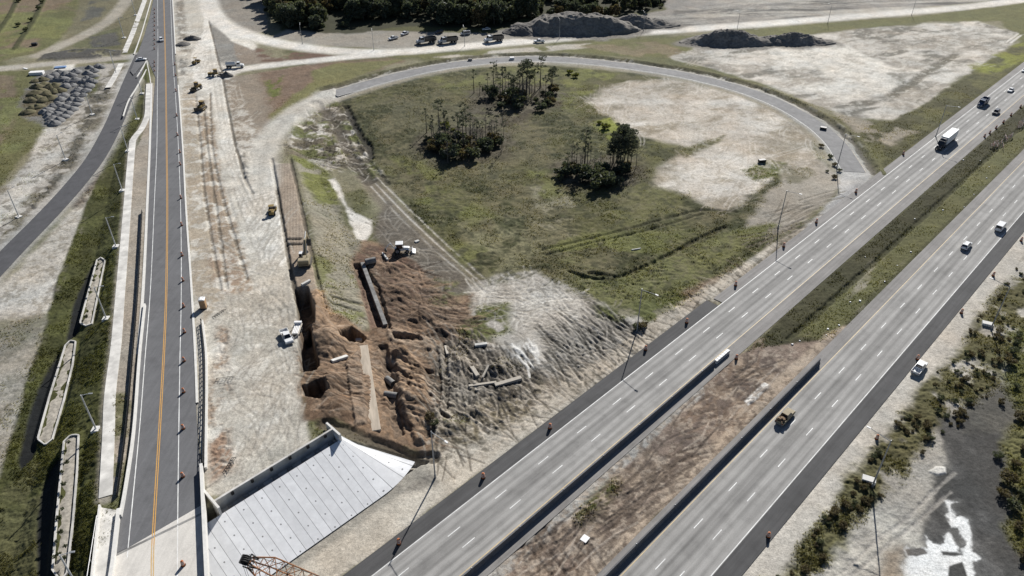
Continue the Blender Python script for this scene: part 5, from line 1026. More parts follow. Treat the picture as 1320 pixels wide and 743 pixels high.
for k, (x, y) in enumerate([(1312, 168), (1316, 165), (1319, 161), (1314, 162), (1318, 157)]):
    BRC(hb(x, y), HRZ + .4 * (k % 3 - 1), 'orange and white barricade stacked on the pavement at the right edge of the picture', 'barricades stacked at the picture edge', 1.3)
# ------------------------------------------------------------------ lamps
def lamp_white(Hh=9.5, arm=1.6):
    root = empty('street_lamp', cat='street lamp'); MB().tube((0, 0, .3), (0, 0, Hh), .18, .13, 10).build('pole', ALUM, root)
    MB().tube((0, 0, Hh - .1), (arm, 0, Hh + .25), .06, .05).build('arm', ALUM, root); MB().box(arm - .1, arm + .7, -.17, .17, Hh + .18, Hh + .32).build('luminaire', GREYM, root, bevel=.04)
    b = MB().box(-.9, .9, -.9, .9, -.5, .3, ins=(.1, .1)); b.build('footing', CURB, root, bevel=.03, seg=1); MB().tube((0, 0, .3), (0, 0, .55), .22, .16).build('base_collar', ALUM, root); return root
LW = Stamp(lamp_white())
for k, (x, y) in enumerate([(124, 554), (137, 411), (149.5, 318), (157.7, 246), (165, 195), (177, 154), (183, 121)]):
    X, Y, Z = at(x, y); LW((float(X), float(Y), float(Z)), R_(5), ORD[k] + ' white street lamp from the bottom along the dark grass slope', 'street lamps along the dark grass slope')
X, Y, Z = at_road(103, 762, -1.5); LW((X, Y, Z), R_(10), 'white street lamp at the bottom edge beside the concrete planter', 'street lamps along the dark grass slope')
for k, (x, y) in enumerate([(24.5, 280), (84.6, 206), (119, 148)]):
    X, Y, Z = at(x, y); LW((float(X), float(Y), float(Z)), R_(60), ORD[k] + ' white street lamp from the left edge beside the sandy verge of the lower road', 'street lamps beside the lower road')
for k, (x, y) in enumerate([(150, 95), (160, 49), (175, 20)]):
    X, Y, Z = at(x, y); LW((float(X), float(Y), float(Z)), R_(0), ORD[k] + ' white street lamp from the junction up the far left side of the road', 'street lamps beyond the junction', 1.1)
def lamp_grey(Hh=13.0, arm=4.0):
    root = empty('highway_lamp', cat='highway lamp'); MB().tube((0, 0, 0), (0, 0, Hh), .17, .10, 10).build('pole', GREYM, root); MB().tube((0, 0, 0), (0, 0, .9), .26, .22, 10).build('base', GREYM, root)
    MB().tube((0, 0, Hh - .3), (arm, 0, Hh + .3), .07, .05).build('arm', GREYM, root); MB().box(arm - .1, arm + .75, -.18, .18, Hh + .22, Hh + .38).build('luminaire', PLASTW, root, bevel=.04); return root
LG = Stamp(lamp_grey()); TOHW = HRZ - math.pi / 2
for (x, y, lab) in [(821, 427, 'tall grey highway lamp beside the furrowed pale ground'), (1003, 294, 'tall grey highway lamp where the tracks leave the meadow'), (1078.5, 217, 'tall grey highway lamp at the mouth of the loop road'), (561, 616, 'tall grey highway lamp beside the foot of the concrete slope'), (1206, 177, 'tall grey highway lamp beside the white semi truck')]:
    X, Y, Z = at(x, y); LG((float(X), float(Y), float(Z)), TOHW, lab, 'lamps on the left side of the highway')
PAD = Stamp(tag(MB().box(-1.3, 1.3, -.8, .8, -.8, .75, ins=(.06, .06)).build('concrete_pad', [CURB], bevel=.05), None, 'concrete pad'))
for (x, y, lab, l2) in [(1124, 628, 'tall grey lamp standing behind a white concrete block in the bushes, nearer one', 'white concrete block below the nearer right-hand highway lamp'), (1277, 424, 'tall grey lamp behind a white concrete block, farther one at the right edge', 'white concrete block below the farther right-hand highway lamp')]:
    X, Y, Z = at(x, y); X = float(X); Y = float(Y); Z = float(Z); LG((X, Y, Z), HRZ + math.pi / 2, lab, 'lamps on the right side of the highway')
    PAD((X - .1, Y + 1.5, Z), R_(-25), l2, 'concrete blocks below the right-hand lamps')
for k, (x, y) in enumerate([(390, 57), (482, 65), (599, 60), (721, 50), (829.5, 40), (950, 40), (1067, 30), (1175, 20)]):
    X, Y, Z = at(x, y); LG((float(X), float(Y), float(Z)), R_(100), ORD[k] + ' lamp from the left along the far dirt road', 'lamps along the far dirt road', .75)
# ------------------------------------------------------------------ barriers, railings
def barrier(label, t, s0, s1, name='concrete_barrier'):
    root = empty(name, (*hw(s0, t), .0), HRZ, label, 'barrier'); L = s1 - s0; n = int(L / 6)
    for k in range(n):
        a, b = k * L / n + .02, (k + 1) * L / n - .02; P = [(-.32, 0), (.32, 0), (.30, .2), (.16, .5), (.13, 1.5), (-.13, 1.5), (-.16, .5), (-.30, .2)]
        V = [(x, y, z) for x in (a, b) for y, z in P]; m = 8
        sg = MB().add(V, [tuple(range(m)), tuple(range(m, 2 * m))[::-1]] + [(i, i + m, (i + 1) % m + m, (i + 1) % m) for i in range(m)]).build('barrier_segment', M('shade_darkened_barrier_concrete', (.13, .13, .135), rough=.9, var=.2, sc=.8), root)  # concrete colour darkened all over to carry the shade of the camera-side face
        if k % 2 == 0: MB().box(a + .3, a + .42, -.06, .06, 1.505, 1.62).build('reflector', REFW, sg)
    return root
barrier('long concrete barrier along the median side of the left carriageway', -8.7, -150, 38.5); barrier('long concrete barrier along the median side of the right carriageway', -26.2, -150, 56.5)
def cushion():
    s0, t = 38.8, -8.7; root = empty('crash_cushion', (*hw(s0, t), .03), HRZ, 'white crash cushion at the nose of the left median barrier', 'crash cushion')
    for k in range(6): MB().box(k * .95, k * .95 + .88, -.42, .42, .1, 1.05, ins=(.02, .04)).build('module', PLASTW, root, bevel=.05)
    [MB().box(-.1, 5.8, q - .01, q + .01, .4, .75).build('side_rail', GREYM, root) for q in (-.45, .45)]; MB().box(5.72, 5.95, -.42, .42, .1, .95).build('nose', PLASTW, root, bevel=.08); return root
cushion()
def railing(name, label, pts, dz, Hh=1.1, step=2.4, rails=(.12, .55, 1.05), m=BLACKM, fn=None, r=.035, pickets=0):
    P = resample([at_road(x, y, dz) for x, y in pts], step); o = P[0].copy(); root = empty(name, tuple(o), 0, label, 'railing'); b = MB()
    for p in P: MB().box(-r * 1.4, r * 1.4, -r * 1.4, r * 1.4, -.1, Hh, 0, 0, tuple(p - o)).build('post', m, root)
    for z in rails:
        b = MB()
        for a, c in zip(P[:-1], P[1:]): b.tube(a - o + (0, 0, z), c - o + (0, 0, z), r, n=6)
        b.build('rail', m, root)
    if pickets:
        b = MB()
        for a, c in zip(P[:-1], P[1:]):
            for q in range(1, pickets): p = a + (c - a) * q / pickets - o; b.box(-.035, .035, -.035, .035, rails[0], rails[-1], 0, 0, tuple(p))
        tag(b.build('pickets', m, root), kind=None)
    return root
railing('railing', 'black pedestrian railing between the sidewalk strip and the two-lane road', [(183.5, 274), (178.5, 372), (171.5, 460), (163, 557), (152, 640)], .1, pickets=20)
GR = [(259.8, 416), (263.5, 455), (264.5, 500), (263.5, 557), (262.6, 600)]
railing('railing', 'black railing on the right side of the two-lane road below the portable toilet', GR, .25, 1.15, 1.6, (.35, .75, 1.1), r=.075)
def lowwall():
    P = road_px([(261.5, 416), (266, 455), (267, 500), (266.5, 557), (266, 606)], .0); o = P[0].copy(); Q = P - o
    A, B = offs(Q, .2), offs(Q, -.2); b = MB(); n = len(A); V = []
    for a, c in zip(A, B): V += [tuple(a - (0, 0, .6)), tuple(a + (0, 0, .75)), tuple(c + (0, 0, .75)), tuple(c - (0, 0, .6))]
    b.add(V, [(4 * i + k, 4 * i + (k + 1) % 4, 4 * i + 4 + (k + 1) % 4, 4 * i + 4 + k) for i in range(n - 1) for k in range(4)] + [(0, 1, 2, 3), (4 * n - 1, 4 * n - 2, 4 * n - 3, 4 * n - 4)])
    ob = b.build('concrete_wall', CURB); ob.location = tuple(o); tag(ob, 'low white concrete wall behind the black railing on the right of the road', 'wall')
lowwall()
def loose_rail(x, y, rz, label, tilt=.9):
    root = empty('railing_section', label=label, cat='railing section')
    for q in range(6): MB().tube((q * .7 - 1.75, 0, 0), (q * .7 - 1.75, 0, 1.2), .05, n=6).build('post', BLACKM, root)
    for z in (.1, .6, 1.15): MB().tube((-1.8, 0, z), (1.8, 0, z), .045, n=6).build('rail', BLACKM, root)
    gput(root, x, y, rz, .15); root.rotation_euler[0] = tilt; return root
loose_rail(291, 487, R_(12), 'black railing section leaning on the dirt beside the pale platform'); loose_rail(293, 600, R_(80), 'black railing section lying at the corner of the new abutment', 1.2); loose_rail(281, 404, R_(60), 'black railing section dumped beside the portable toilet', 1.3)
# ------------------------------------------------------------------ the bridge, its abutment and the paved slope
DECK = road_mat('bridge_deck_concrete', (.52, .495, .455), sc=(1.0, .06, 1), var=.1)
def box_along(A, B, w0, w1, z0, z1, o):                          # wall along a line of 3D points, w0..w1 to the left, z0..z1 above the line
    P = np.array(A, float) if B is None else np.array([A, B], float)
    L0, L1 = offs(P, w1), offs(P, w0); V = []
    for a, c in zip(L0, L1): V += [tuple(a + (0, 0, z0)), tuple(a + (0, 0, z1)), tuple(c + (0, 0, z1)), tuple(c + (0, 0, z0))]
    n = len(P); return o.add(V, [(4 * i + k, 4 * i + (k + 1) % 4, 4 * i + 4 + (k + 1) % 4, 4 * i + 4 + k) for i in range(n - 1) for k in range(4)] + [(0, 1, 2, 3), (4 * n - 1, 4 * n - 2, 4 * n - 3, 4 * n - 4)])
def ext(P, Yend):                                                # carry a line straight on to Yend
    P = np.array(P); a, b = P[-2], P[-1]; d = (b - a) / (b[1] - a[1]); n = 8
    add = [b + d * (Yend - b[1]) * k / n for k in range(1, n + 1)]; Q = np.array(list(P) + add); Q[:, 2] = zr(Q[:, 1]) + .05; return Q
YB = 18.0
bridge = empty('road_bridge', at_road(205, 700, 0), 0, 'pale concrete bridge deck carrying the two-lane road at the bottom of the picture', 'bridge'); BI = bridge.location.copy()
def bpart(o, name, m, **k):
    ob = o.build(name, m, bridge, **k); ob.location = (-BI[0], -BI[1], -BI[2]); return ob
eL = ext(road_px([(149.0, 716), (145.5, 743)]), YB); eR = ext(road_px([(255.4, 661), (258.5, 743)]), YB)
eLo = ext(road_px([(124.5, 700), (118, 743)]), YB)
eP0 = ext(road_px([(262.2, 650), (264.3, 661), (268.5, 743)]), YB); A, B = match(eL, eP0); V = []; A[:, 2] = zr(A[:, 1]) + .06; B[:, 2] = zr(B[:, 1]) + .06
o = MB(); n = len(A)
for a, c in zip(A, B):
    for k in range(5): p = a + (c - a) * k / 4; V.append((p[0], p[1], zr(p[1]) + .055))
o.add(V, [(5 * i + k, 5 * i + k + 1, 5 * i + 6 + k, 5 * i + 5 + k) for i in range(n - 1) for k in range(4)]); bpart(o, 'deck', DECK)
o = MB(); A2, B2 = match(eLo, offs(eR, -1.3)); V = []
for a, c in zip(A2, B2):
    V += [(a[0], a[1], zr(a[1]) - .3), (c[0], c[1], zr(c[1]) - .3), (a[0], a[1], zr(a[1]) - .02), (c[0], c[1], zr(c[1]) - .02)]
o.add(V, [q for i in range(len(A2) - 1) for q in ((4 * i, 4 * i + 1, 4 * i + 5, 4 * i + 4), (4 * i + 2, 4 * i + 6, 4 * i + 7, 4 * i + 3), (4 * i, 4 * i + 4, 4 * i + 6, 4 * i + 2), (4 * i + 1, 4 * i + 3, 4 * i + 7, 4 * i + 5))]); bpart(o, 'slab', CONCR)
pr = np.vstack([road_px([(262.8, 604), (264, 655)]), eR[:0]]) 
eP = ext(road_px([(261.5, 604), (264.3, 661), (268.5, 743)]), YB)
bpart(box_along(eP, None, -.25, .15, -.6, 1.3, MB()), 'parapet', CURB)
bpart(box_along(eP, None, -.32, .22, 1.31, 1.42, MB()), 'coping', CURB)
eQ = ext(road_px([(153.5, 660), (146, 727), (143.5, 743)]), YB)
bpart(box_along(eQ, None, -.1, .35, -.5, .85, MB()), 'parapet', CURB); bpart(box_along(eQ, None, -.16, .42, .86, .95, MB()), 'coping', CURB)
eS = ext(road_px([(131, 655), (121.5, 743)]), YB); bpart(box_along(eS, None, -.25, .05, -.5, 1.0, MB()), 'outer_parapet', CURB)
eT = ext(road_px([(128, 672), (117, 743)]), YB)
o = MB()
for a, c in zip(eT[::2][:-1], eT[::2][1:]): o.tube(a + (0, 0, 1.5), c + (0, 0, 1.5), .06, n=6)
for p in eT[::2]: o.tube(p + (0, 0, .2), p + (0, 0, 1.5), .05, n=6)
bpart(o, 'handrail', PLASTW)
sa, sb = match(eS, offs(eQ, .35)); o = MB(); n = len(sa); o.add([tuple((sa if j == 0 else sb)[i] + (0, 0, .12)) for i in range(n) for j in (0, 1)], [(2 * i, 2 * i + 1, 2 * i + 3, 2 * i + 2) for i in range(n - 1)]); bpart(o, 'walkway', SIDE)
ja, jb = np.array(JL), np.array(JR)
bpart(box_along(ja + (0, 0, .012), jb + (0, 0, .012), -.25, .25, -.1, .015, MB()), 'expansion_joint', CONCD)
for k in range(6):
    f = k / 5; g = [(1 - f) * a + f * c for a, c in zip(A2, B2)]; g0 = np.array(g)[3:]; o = MB(); box_along(g0, None, -.25, .25, -1.7, -.31, o); bpart(o, 'girder', CONCD)
for k in range(4):
    p = A2[-9] + (B2[-9] - A2[-9]) * (k + .5) / 4; bpart(MB().tube((p[0], p[1], -.5), (p[0], p[1], zr(p[1]) - 2.4), .55, n=16), 'pier_column', CONCD)
a, c = A2[-9].copy(), B2[-9].copy(); a[2] = c[2] = 0; bpart(box_along(a, c, -.7, .7, zr(a[1]) - 2.4, zr(a[1]) - 1.72, MB()), 'pier_cap', CONCD)
yl = ext(road_px([(197.0, 703), (196.4, 743)]), YB)
for d in (-.17, .17): P = offs(yl, d); o = MB(); n = len(P); Lq, Rq = offs(P, .08), offs(P, -.08); o.add([tuple((Lq if j == 0 else Rq)[i] + (0, 0, .02)) for i in range(n) for j in (0, 1)], [(2 * i, 2 * i + 1, 2 * i + 3, 2 * i + 2) for i in range(n - 1)]); bpart(o, 'lane_marking', M('faded_yellow_paint', (.52, .36, .17), rough=.7, var=.2))
wl = ext(road_px([(229.2, 677), (228.6, 743)]), YB); Lq, Rq = offs(wl, .08), offs(wl, -.08); o = MB(); o.add([tuple((Lq if j == 0 else Rq)[i] + (0, 0, .02)) for i in range(len(wl)) for j in (0, 1)], [(2 * i, 2 * i + 1, 2 * i + 3, 2 * i + 2) for i in range(len(wl) - 1)]); bpart(o, 'lane_marking', M('faded_white_paint', (.66, .65, .62), rough=.7))
# asphalt overlapping the ragged start of the deck is the road itself; curb-side wall up to the bridge
wl2 = road_px([(186, 395), (179, 460), (171.5, 557), (161, 630), (154, 668)]); o = MB(); box_along(wl2 - wl2[0], None, .05, .45, -.4, .82, o); ob = o.build('concrete_wall', CURB); ob.location = tuple(wl2[0]); tag(ob, 'long white concrete parapet along the left edge of the two-lane road', 'wall')
# new abutment
ab = empty('bridge_abutment', (*hw(-66, 31.4), 0), HRZ, 'new concrete abutment with bearing seat at the edge of the white platform', 'abutment')
Ls = 25.2; MB().box(0, Ls, -.1, .35, 3.0, 7.3).build('backwall', CONCR, ab, bevel=.03); MB().box(0, Ls, -2.0, -.102, 2.6, 4.6).build('bearing_seat', CONCR, ab, bevel=.04)
for k in range(8): MB().box(1.6 + k * 3.1, 2.7 + k * 3.1, -1.5, -.6, 4.602, 5.1).build('pedestal', CONCD, ab, bevel=.02)
for k in range(6): MB().box(3.0 + k * 4, 3.5 + k * 4, -.5, -.2, 6.6, 7.45).build('form_bracket', BLACKM, ab)
MB().box(-.45, -.002, -2.1, 4.5, 3.0, 7.5).build('cheek_wall', CURB, ab, bevel=.03); MB().box(Ls + .002, Ls + .45, -2.3, 2.5, 3.0, 7.2).build('cheek_wall', CURB, ab, bevel=.03)
MB().tube((Ls - 1.3, -1.6, 4.45), (Ls - 1.3, -1.6, 5.1), .3).build('bucket', M('yellow_plastic', (.5, .42, .25)), ab)
def pave_mat():
    m = bpy.data.materials.new('slope_panels'); m.use_nodes = True; nt = m.node_tree; N = nt.nodes; L = nt.links; b = N['Principled BSDF']; b.inputs['Roughness'].default_value = .85; b.inputs['Specular IOR Level'].default_value = .25
    uv = N.new('ShaderNodeUVMap'); uv.uv_map = 'run'; sp = N.new('ShaderNodeSeparateXYZ'); L.new(uv.outputs[0], sp.inputs[0])
    def mth(op, a, c=None):
        q = N.new('ShaderNodeMath'); q.operation = op
        for i, x in enumerate((a, c)):
            if x is None: continue
            if isinstance(x, (int, float)): q.inputs[i].default_value = x
            else: L.new(x, q.inputs[i])
        return q.outputs[0]
    u = mth('DIVIDE', sp.outputs[0], 1.85); fr = mth('FRACT', u); idx = mth('FLOOR', u)
    wv = mth('DIVIDE', sp.outputs[1], 5.1); off = mth('MULTIPLY', mth('FRACT', mth('MULTIPLY', idx, .37)), 1.0); fv = mth('FRACT', mth('ADD', wv, off)); iv = mth('FLOOR', mth('ADD', wv, off))
    cb = N.new('ShaderNodeCombineXYZ'); L.new(idx, cb.inputs[0]); wn = N.new('ShaderNodeTexWhiteNoise'); L.new(cb.outputs[0], wn.inputs['Vector'])
    e1 = mth('LESS_THAN', fr, .05); e2 = mth('LESS_THAN', fv, .006)
    du = mth('SUBTRACT', fr, .5); dv = mth('SUBTRACT', mth('FRACT', mth('DIVIDE', sp.outputs[1], 2.9)), .5); d2 = mth('ADD', mth('POWER', mth('MULTIPLY', du, 1.85), 2), mth('POWER', mth('MULTIPLY', dv, 2.9), 2)); odd = mth('LESS_THAN', mth('FRACT', mth('MULTIPLY', idx, .5)), .25)
    hole = mth('MULTIPLY', mth('LESS_THAN', d2, .022), odd)
    dk = mth('MINIMUM', mth('ADD', mth('ADD', mth('MULTIPLY', e1, .6), mth('MULTIPLY', e2, .1)), mth('MULTIPLY', hole, .7)), .8)
    tc = N.new('ShaderNodeTexCoord'); n = N.new('ShaderNodeTexNoise'); n.inputs['Scale'].default_value = .55; n.inputs['Detail'].default_value = 8; n.inputs['Roughness'].default_value = .7; L.new(tc.outputs['Object'], n.inputs['Vector'])
    f = mth('MULTIPLY', mth('ADD', .88, mth('MULTIPLY', wn.outputs['Value'], .12)), mth('ADD', .70, mth('MULTIPLY', n.outputs['Fac'], .55))); f = mth('MULTIPLY', f, mth('SUBTRACT', 1, dk))
    mx = N.new('ShaderNodeVectorMath'); mx.operation = 'SCALE'; mx.inputs[0].default_value = (.80, .80, .80); L.new(f, mx.inputs['Scale']); L.new(mx.outputs[0], b.inputs['Base Color']); return m
def slope():
    V = []; UV = []; Fc = []
    nu, nv = 60, 14
    for i in range(nu + 1):
        for j in range(nv + 1):
            s = -108 + (108 - 41.0) * i / nu; t = 29.35 - (29.35 - 15.9) * j / nv; X, Y = hw(s, t)
            z = .1 + (t - 15.9) * .40
            V.append((X, Y, max(z, .02) + .12)); UV.append((s + 108, 29.35 - t))
    for i in range(nu):
        for j in range(nv): q = i * (nv + 1) + j; Fc.append((q, q + 1, q + nv + 2, q + nv + 1))
    o0 = len(V); px, py = hw(-41.0, 31.6); na = 14
    a0 = math.atan2(-LY, -LX); a1 = R_(-9)
    for i in range(na + 1):
        an = a0 + (a1 - a0) * i / na; Rm = 15.7 / math.cos((an - a0) * .55)
        for j in range(nv + 1):
            r = .3 + (Rm - .3) * j / nv; z = .1 + (1 - r / Rm) * 15.7 * .40 * (1 - .3 * max(0, (an - R_(-22)) / R_(13)) * min(1, r / 5)) + .12
            V.append((px + r * math.cos(an), py + r * math.sin(an), z)); UV.append(((108 - 41) + (an - a0) * 9.0 + .01, r - 2))
    for i in range(na):
        for j in range(nv): q = o0 + i * (nv + 1) + j; Fc.append((q, q + 1, q + nv + 2, q + nv + 1))
    o1 = len(V); last = [V[o0 + na * (nv + 1) + j] for j in range(nv + 1)]
    rim = []
    for p in last: V.append(p); UV.append((90, 0)); V.append((p[0] + .1, p[1] + .35, p[2] + .02)); UV.append((90.5, 0)); V.append((p[0] + .15, p[1] + .4, p[2] - 1.0)); UV.append((90.9, 0))
    for j in range(nv): q = o1 + 3 * j; Fc += [(q, q + 1, q + 4, q + 3), (q + 1, q + 2, q + 5, q + 4)]
    ob = MB().add(V, Fc).build('concrete_slope', pave_mat())
    lay = ob.data.uv_layers.new(name='run')
    for l in ob.data.loops: lay.data[l.index].uv = UV[l.vertex_index]
    tag(ob, 'pale panelled concrete slope fanning down from the new abutment to the sand', 'slope paving')
slope()
# ------------------------------------------------------------------ crane boom reaching in from below
def crane():
    def P3(x, y, z): X, Y = ray(x, y, z); return np.array((float(X), float(Y), z))
    tip = P3(322, 725, 30.0); foot = P3(770, 915, 3.0); d = foot - tip; L = np.linalg.norm(d); d /= L
    u = np.cross(d, (0, 0, 1)); u /= np.linalg.norm(u); w = np.cross(u, d); root = empty('crane', (foot[0], foot[1], 0), 0, 'rusty lattice crane boom with black head reaching in at the bottom edge', 'crane'); o0 = np.array((foot[0], foot[1], 0.0))
    def pt(a, b, c): return tip + d * a + u * b + w * c - o0
    def hwd(a): return min(.5 + a * .28, 1.25)
    N = int(L / 1.3)
    for sx, sz in ((-1, -1), (1, -1), (1, 1), (-1, 1)):
        b = MB()
        for k in range(N): a0, a1 = k * L / N, (k + 1) * L / N; b.tube(pt(a0, sx * hwd(a0), sz * hwd(a0)), pt(a1, sx * hwd(a1), sz * hwd(a1)), .11, n=6)
        b.build('chord', RUST, root)
    b = MB()
    for k in range(N):
        a0, a1 = k * L / N, (k + 1) * L / N; h0, h1 = hwd(a0), hwd(a1); s = 1 if k % 2 else -1
        for q in (-1, 1): b.tube(pt(a0, s * h0, q * h0), pt(a1, -s * h1, q * h1), .06, n=5); b.tube(pt(a0, q * h0, s * h0), pt(a1, q * h1, -s * h1), .06, n=5); b.tube(pt(a0, -h0, q * h0), pt(a0, h0, q * h0), .035, n=5); b.tube(pt(a0, q * h0, -h0), pt(a0, q * h0, h0), .035, n=5)
    b.build('lacing', RUST, root)
    h = MB()
    for q in (-.42, -.14, .14, .42): h.tube(pt(-.6, q - .05, .1), pt(-.6, q + .05, .1), .55, n=16)
    h.build('head_sheaves', BLACKM, root); b = MB()
    for q in (-.6, .6): b.tube(pt(.9, q, .3), pt(-1.2, q, 0), .12, n=6); b.tube(pt(-.3, q, .9), pt(.8, q, .5), .1, n=6); b.tube(pt(.9, q, -.4), pt(-.6, q, -.5), .1, n=6)
    b.tube(pt(-.3, -.6, .9), pt(-.3, .6, .9), .1, n=6).tube(pt(-1.2, -.6, 0), pt(-1.2, .6, 0), .12, n=6); b.build('boom_head', BLACKM, root)
    for q in (-.35, .35): MB().tube(pt(-.6, q, 1.0), pt(L * .9, q * 2, 10), .035, n=5).build('pendant_cable', CABLE, root)
    for q in (-.2, .2): MB().tube(pt(-.9, q, -.4), pt(-.9, q, -.4) * (1, 1, 0) + (0, 0, 3.5), .025, n=5).build('hoist_cable', CABLE, root)
    c = pt(-.9, 0, -.4) * (1, 1, 0); MB().lathe([(0, 2.6), (.35, 2.8), (.4, 3.2), (.2, 3.6), (0, 3.6)], 10, 0, tuple(c)).build('hook_block', YEL, root)
    for sg in (-1, 1): crawler(MB(), 7, sg * 2.4, 1.0, 1.2).build('crawler_track', DUST, root)
    MB().box(-4.5, 2.0, -1.6, 1.6, 1.3, 3.2).build('house', YEL, root, bevel=.08); MB().box(.3, 2.1, 1.65, 2.7, 1.4, 3.1).build('cab', GLASS, root, bevel=.05); MB().box(-5.6, -4.52, -1.9, 1.9, 1.2, 3.0).build('counterweight', DUST, root, bevel=.06)
    an = math.atan2(-d[1], -d[0])
    for ch in root.children:
        if ch.name.split('.')[0] in ('crawler_track', 'house', 'cab', 'counterweight'): ch.rotation_euler = (0, 0, an)
crane()
# ------------------------------------------------------------------ planters on the slope
PLANTS = [('shortest dirt-filled concrete planter on the dark grass slope, farthest from the bridge', [(124, 335), (130, 331), (136, 335), (119, 417), (110, 420), (102, 416)], 0), ('long dirt-filled concrete planter, middle one on the dark grass slope', [(83, 445), (90, 438), (98, 439), (94, 470), (83, 515), (68, 566), (58, 574), (47, 566), (62, 512)], 1), ('long dirt-filled concrete planter with plants growing on it, beside the bridge', [(81, 569), (90, 560), (102, 559), (100, 607), (95, 670), (87, 740), (76, 748), (66, 735), (72, 660)], 2)]
PSOIL = M('planter_dirt', (.35, .32, .27), rough=1, var=.25, sc=.6, bump=.3, sc2=1.5)
for lab, P, k in PLANTS:
    zt = PLZ[k] + .12
    W = [ray(x, y, zt) for x, y in P]; W = resample([(float(a), float(b)) for a, b in W + W[:1]], .8, False)[:-1]; W = [tuple(p) for p in W]
    cx = sum(p[0] for p in W) / len(W); cy = sum(p[1] for p in W) / len(W); root = empty('concrete_planter', (cx, cy, 0), 0, lab, 'concrete planter'); n = len(W)
    def inset(d):
        out = []
        for i in range(n):
            a, b = np.array(W[i - 1]), np.array(W[(i + 1) % n]); tt = b - a; tt /= np.linalg.norm(tt) + 1e-9; nn = np.array((-tt[1], tt[0])); q = np.array(W[i]); c = np.array((cx, cy))
            nn = nn if PIN(q + nn * .1) else -nn; out.append(q + nn * d)
        return out
    def PIN(q): return polysd(np.array([q[0]]), np.array([q[1]]), W)[0][0] < 0
    I = inset(.3); V = [(p[0] - cx, p[1] - cy, z) for z, S in ((-1, W), (zt, W), (zt, I), (zt - .8, I)) for p in S]
    MB().add(V, [(r * n + i, r * n + (i + 1) % n, (r + 1) * n + (i + 1) % n, (r + 1) * n + i) for r in range(3) for i in range(n)]).build('wall', CONCR, root)
    V = [(p[0] - cx, p[1] - cy, zt - .3) for p in I]; pts = [(V[i], V[-1 - i]) for i in range(n // 2)]
    # dirt fill as a bumpy sheet between the two long walls
    IS = np.array(I); lo, hi = IS[:, 1].min(), IS[:, 1].max(); A_, B_ = [], []
    for yy in np.linspace(lo + .2, hi - .2, 70):
        xs = []
        for i in range(n):
            (x1, y1), (x2, y2) = I[i], I[(i + 1) % n]
            if (y1 > yy) != (y2 > yy): xs.append(x1 + (yy - y1) * (x2 - x1) / (y2 - y1))
        if len(xs) >= 2: A_.append((min(xs), yy)); B_.append((max(xs), yy))
    Vv = []; m_ = 9
    for (a, yy), (b, _) in zip(A_, B_):
        for q in range(m_): x = a + (b - a) * q / (m_ - 1); e = min(q, m_ - 1 - q) / 4; zz = zt - .45 + .12 * e + .25 * (float(fbm(np.array([x]), np.array([yy]), 2.0, 3, 201)[0]) - .5); Vv.append((x - cx, yy - cy, zz))
    MB().add(Vv, [(i * m_ + q, i * m_ + q + 1, (i + 1) * m_ + q + 1, (i + 1) * m_ + q) for i in range(len(A_) - 1) for q in range(m_ - 1)]).build('dirt_fill', PSOIL, root, smooth=True)
# ------------------------------------------------------------------ concrete footings, beams, scraps
def pxbox(name, label, cat, a, b, wdt, hgt, m, dz=0.0, group=None):
    (X0, Y0, Z0), (X1, Y1, Z1) = [tuple(float(q) for q in at(*p)) for p in (a, b)]; L = math.hypot(X1 - X0, Y1 - Y0)
    ob = MB().box(-L / 2, L / 2, -wdt / 2, wdt / 2, -.3, hgt).build(name, m, bevel=min(.05, wdt * .15), seg=1); ob.location = ((X0 + X1) / 2, (Y0 + Y1) / 2, (Z0 + Z1) / 2 + dz); ob.rotation_euler = (0, -math.atan2(Z1 - Z0, L), math.atan2(Y1 - Y0, X1 - X0)); return tag(ob, label, cat, group)
pxbox('concrete_footing', 'narrow pale concrete footing beside the red dirt trench of the dig', 'concrete footing', (467.5, 342), (497, 421), 1.1, .7, CONCD)
pxbox('levelling_pad', 'wide pale strip of levelled concrete running down through the brown dig', 'concrete pad', (468, 446), (484, 556), 2.3, .2, M('dusty_pad', (.38, .325, .26), rough=.95, var=.25, sc=.5, stretch=(.3, 2, 1), bump=.2))
for (a, b, w_, h_, lab) in [((638, 498), (672, 488), 1.1, .4, 'thickest weathered timber beam at the lower edge of the timber heap'), ((622, 488), (630, 472), .5, .35, 'short pale beam standing out above the timber heap'), ((608, 474), (616, 486), 1.0, .35, 'grey plank lying across the dark ruts'), ((574, 447), (577, 458), .6, .3, 'small pale plank at the left end of the dark ruts'), ((612, 446), (628, 444), .9, .3, 'pale board lying on the grass patch beside the dig'), ((604, 499), (640, 494), .7, .35, 'long weathered beam left of the thickest beam'), ((389, 369), (400, 363), .7, .5, 'white plank lying on the brown strip below the excavator'), ((493, 327), (500, 336), .5, .35, 'white plank on the dark ground left of the backhoe'), ((509, 325), (514, 324), .8, .4, 'short white plank between the backhoe and the dig'), ((535, 313), (540, 311), .9, .3, 'white board beside the rutted track above the backhoe'), ((427, 467), (448, 460), .9, .35, 'pale board bridging the brown cuts of the dig'), ((814, 323), (826, 321), .35, .2, 'white pipe lying in the meadow near the dark ditch')]:
    pxbox('timber_beam', lab, 'beam', a, b, w_, h_, WOOD if 'beam' in lab or 'plank' in lab and 'white' not in lab else M('dull_white_board', (.50, .49, .46), rough=.8, var=.2), .12)
def slabbox(x, y, lab, sx, sy, h, m, rz, name='board', cat='board', group=None): 
    ob = MB().box(-sx / 2, sx / 2, -sy / 2, sy / 2, 0, h).build(name, m, bevel=.03, seg=1); gput(ob, x, y, rz); return tag(ob, lab, cat, group)
slabbox(754, 695, 'square white board lying flat on the brown median dirt', 1.5, 1.3, .15, PLASTW, .9)
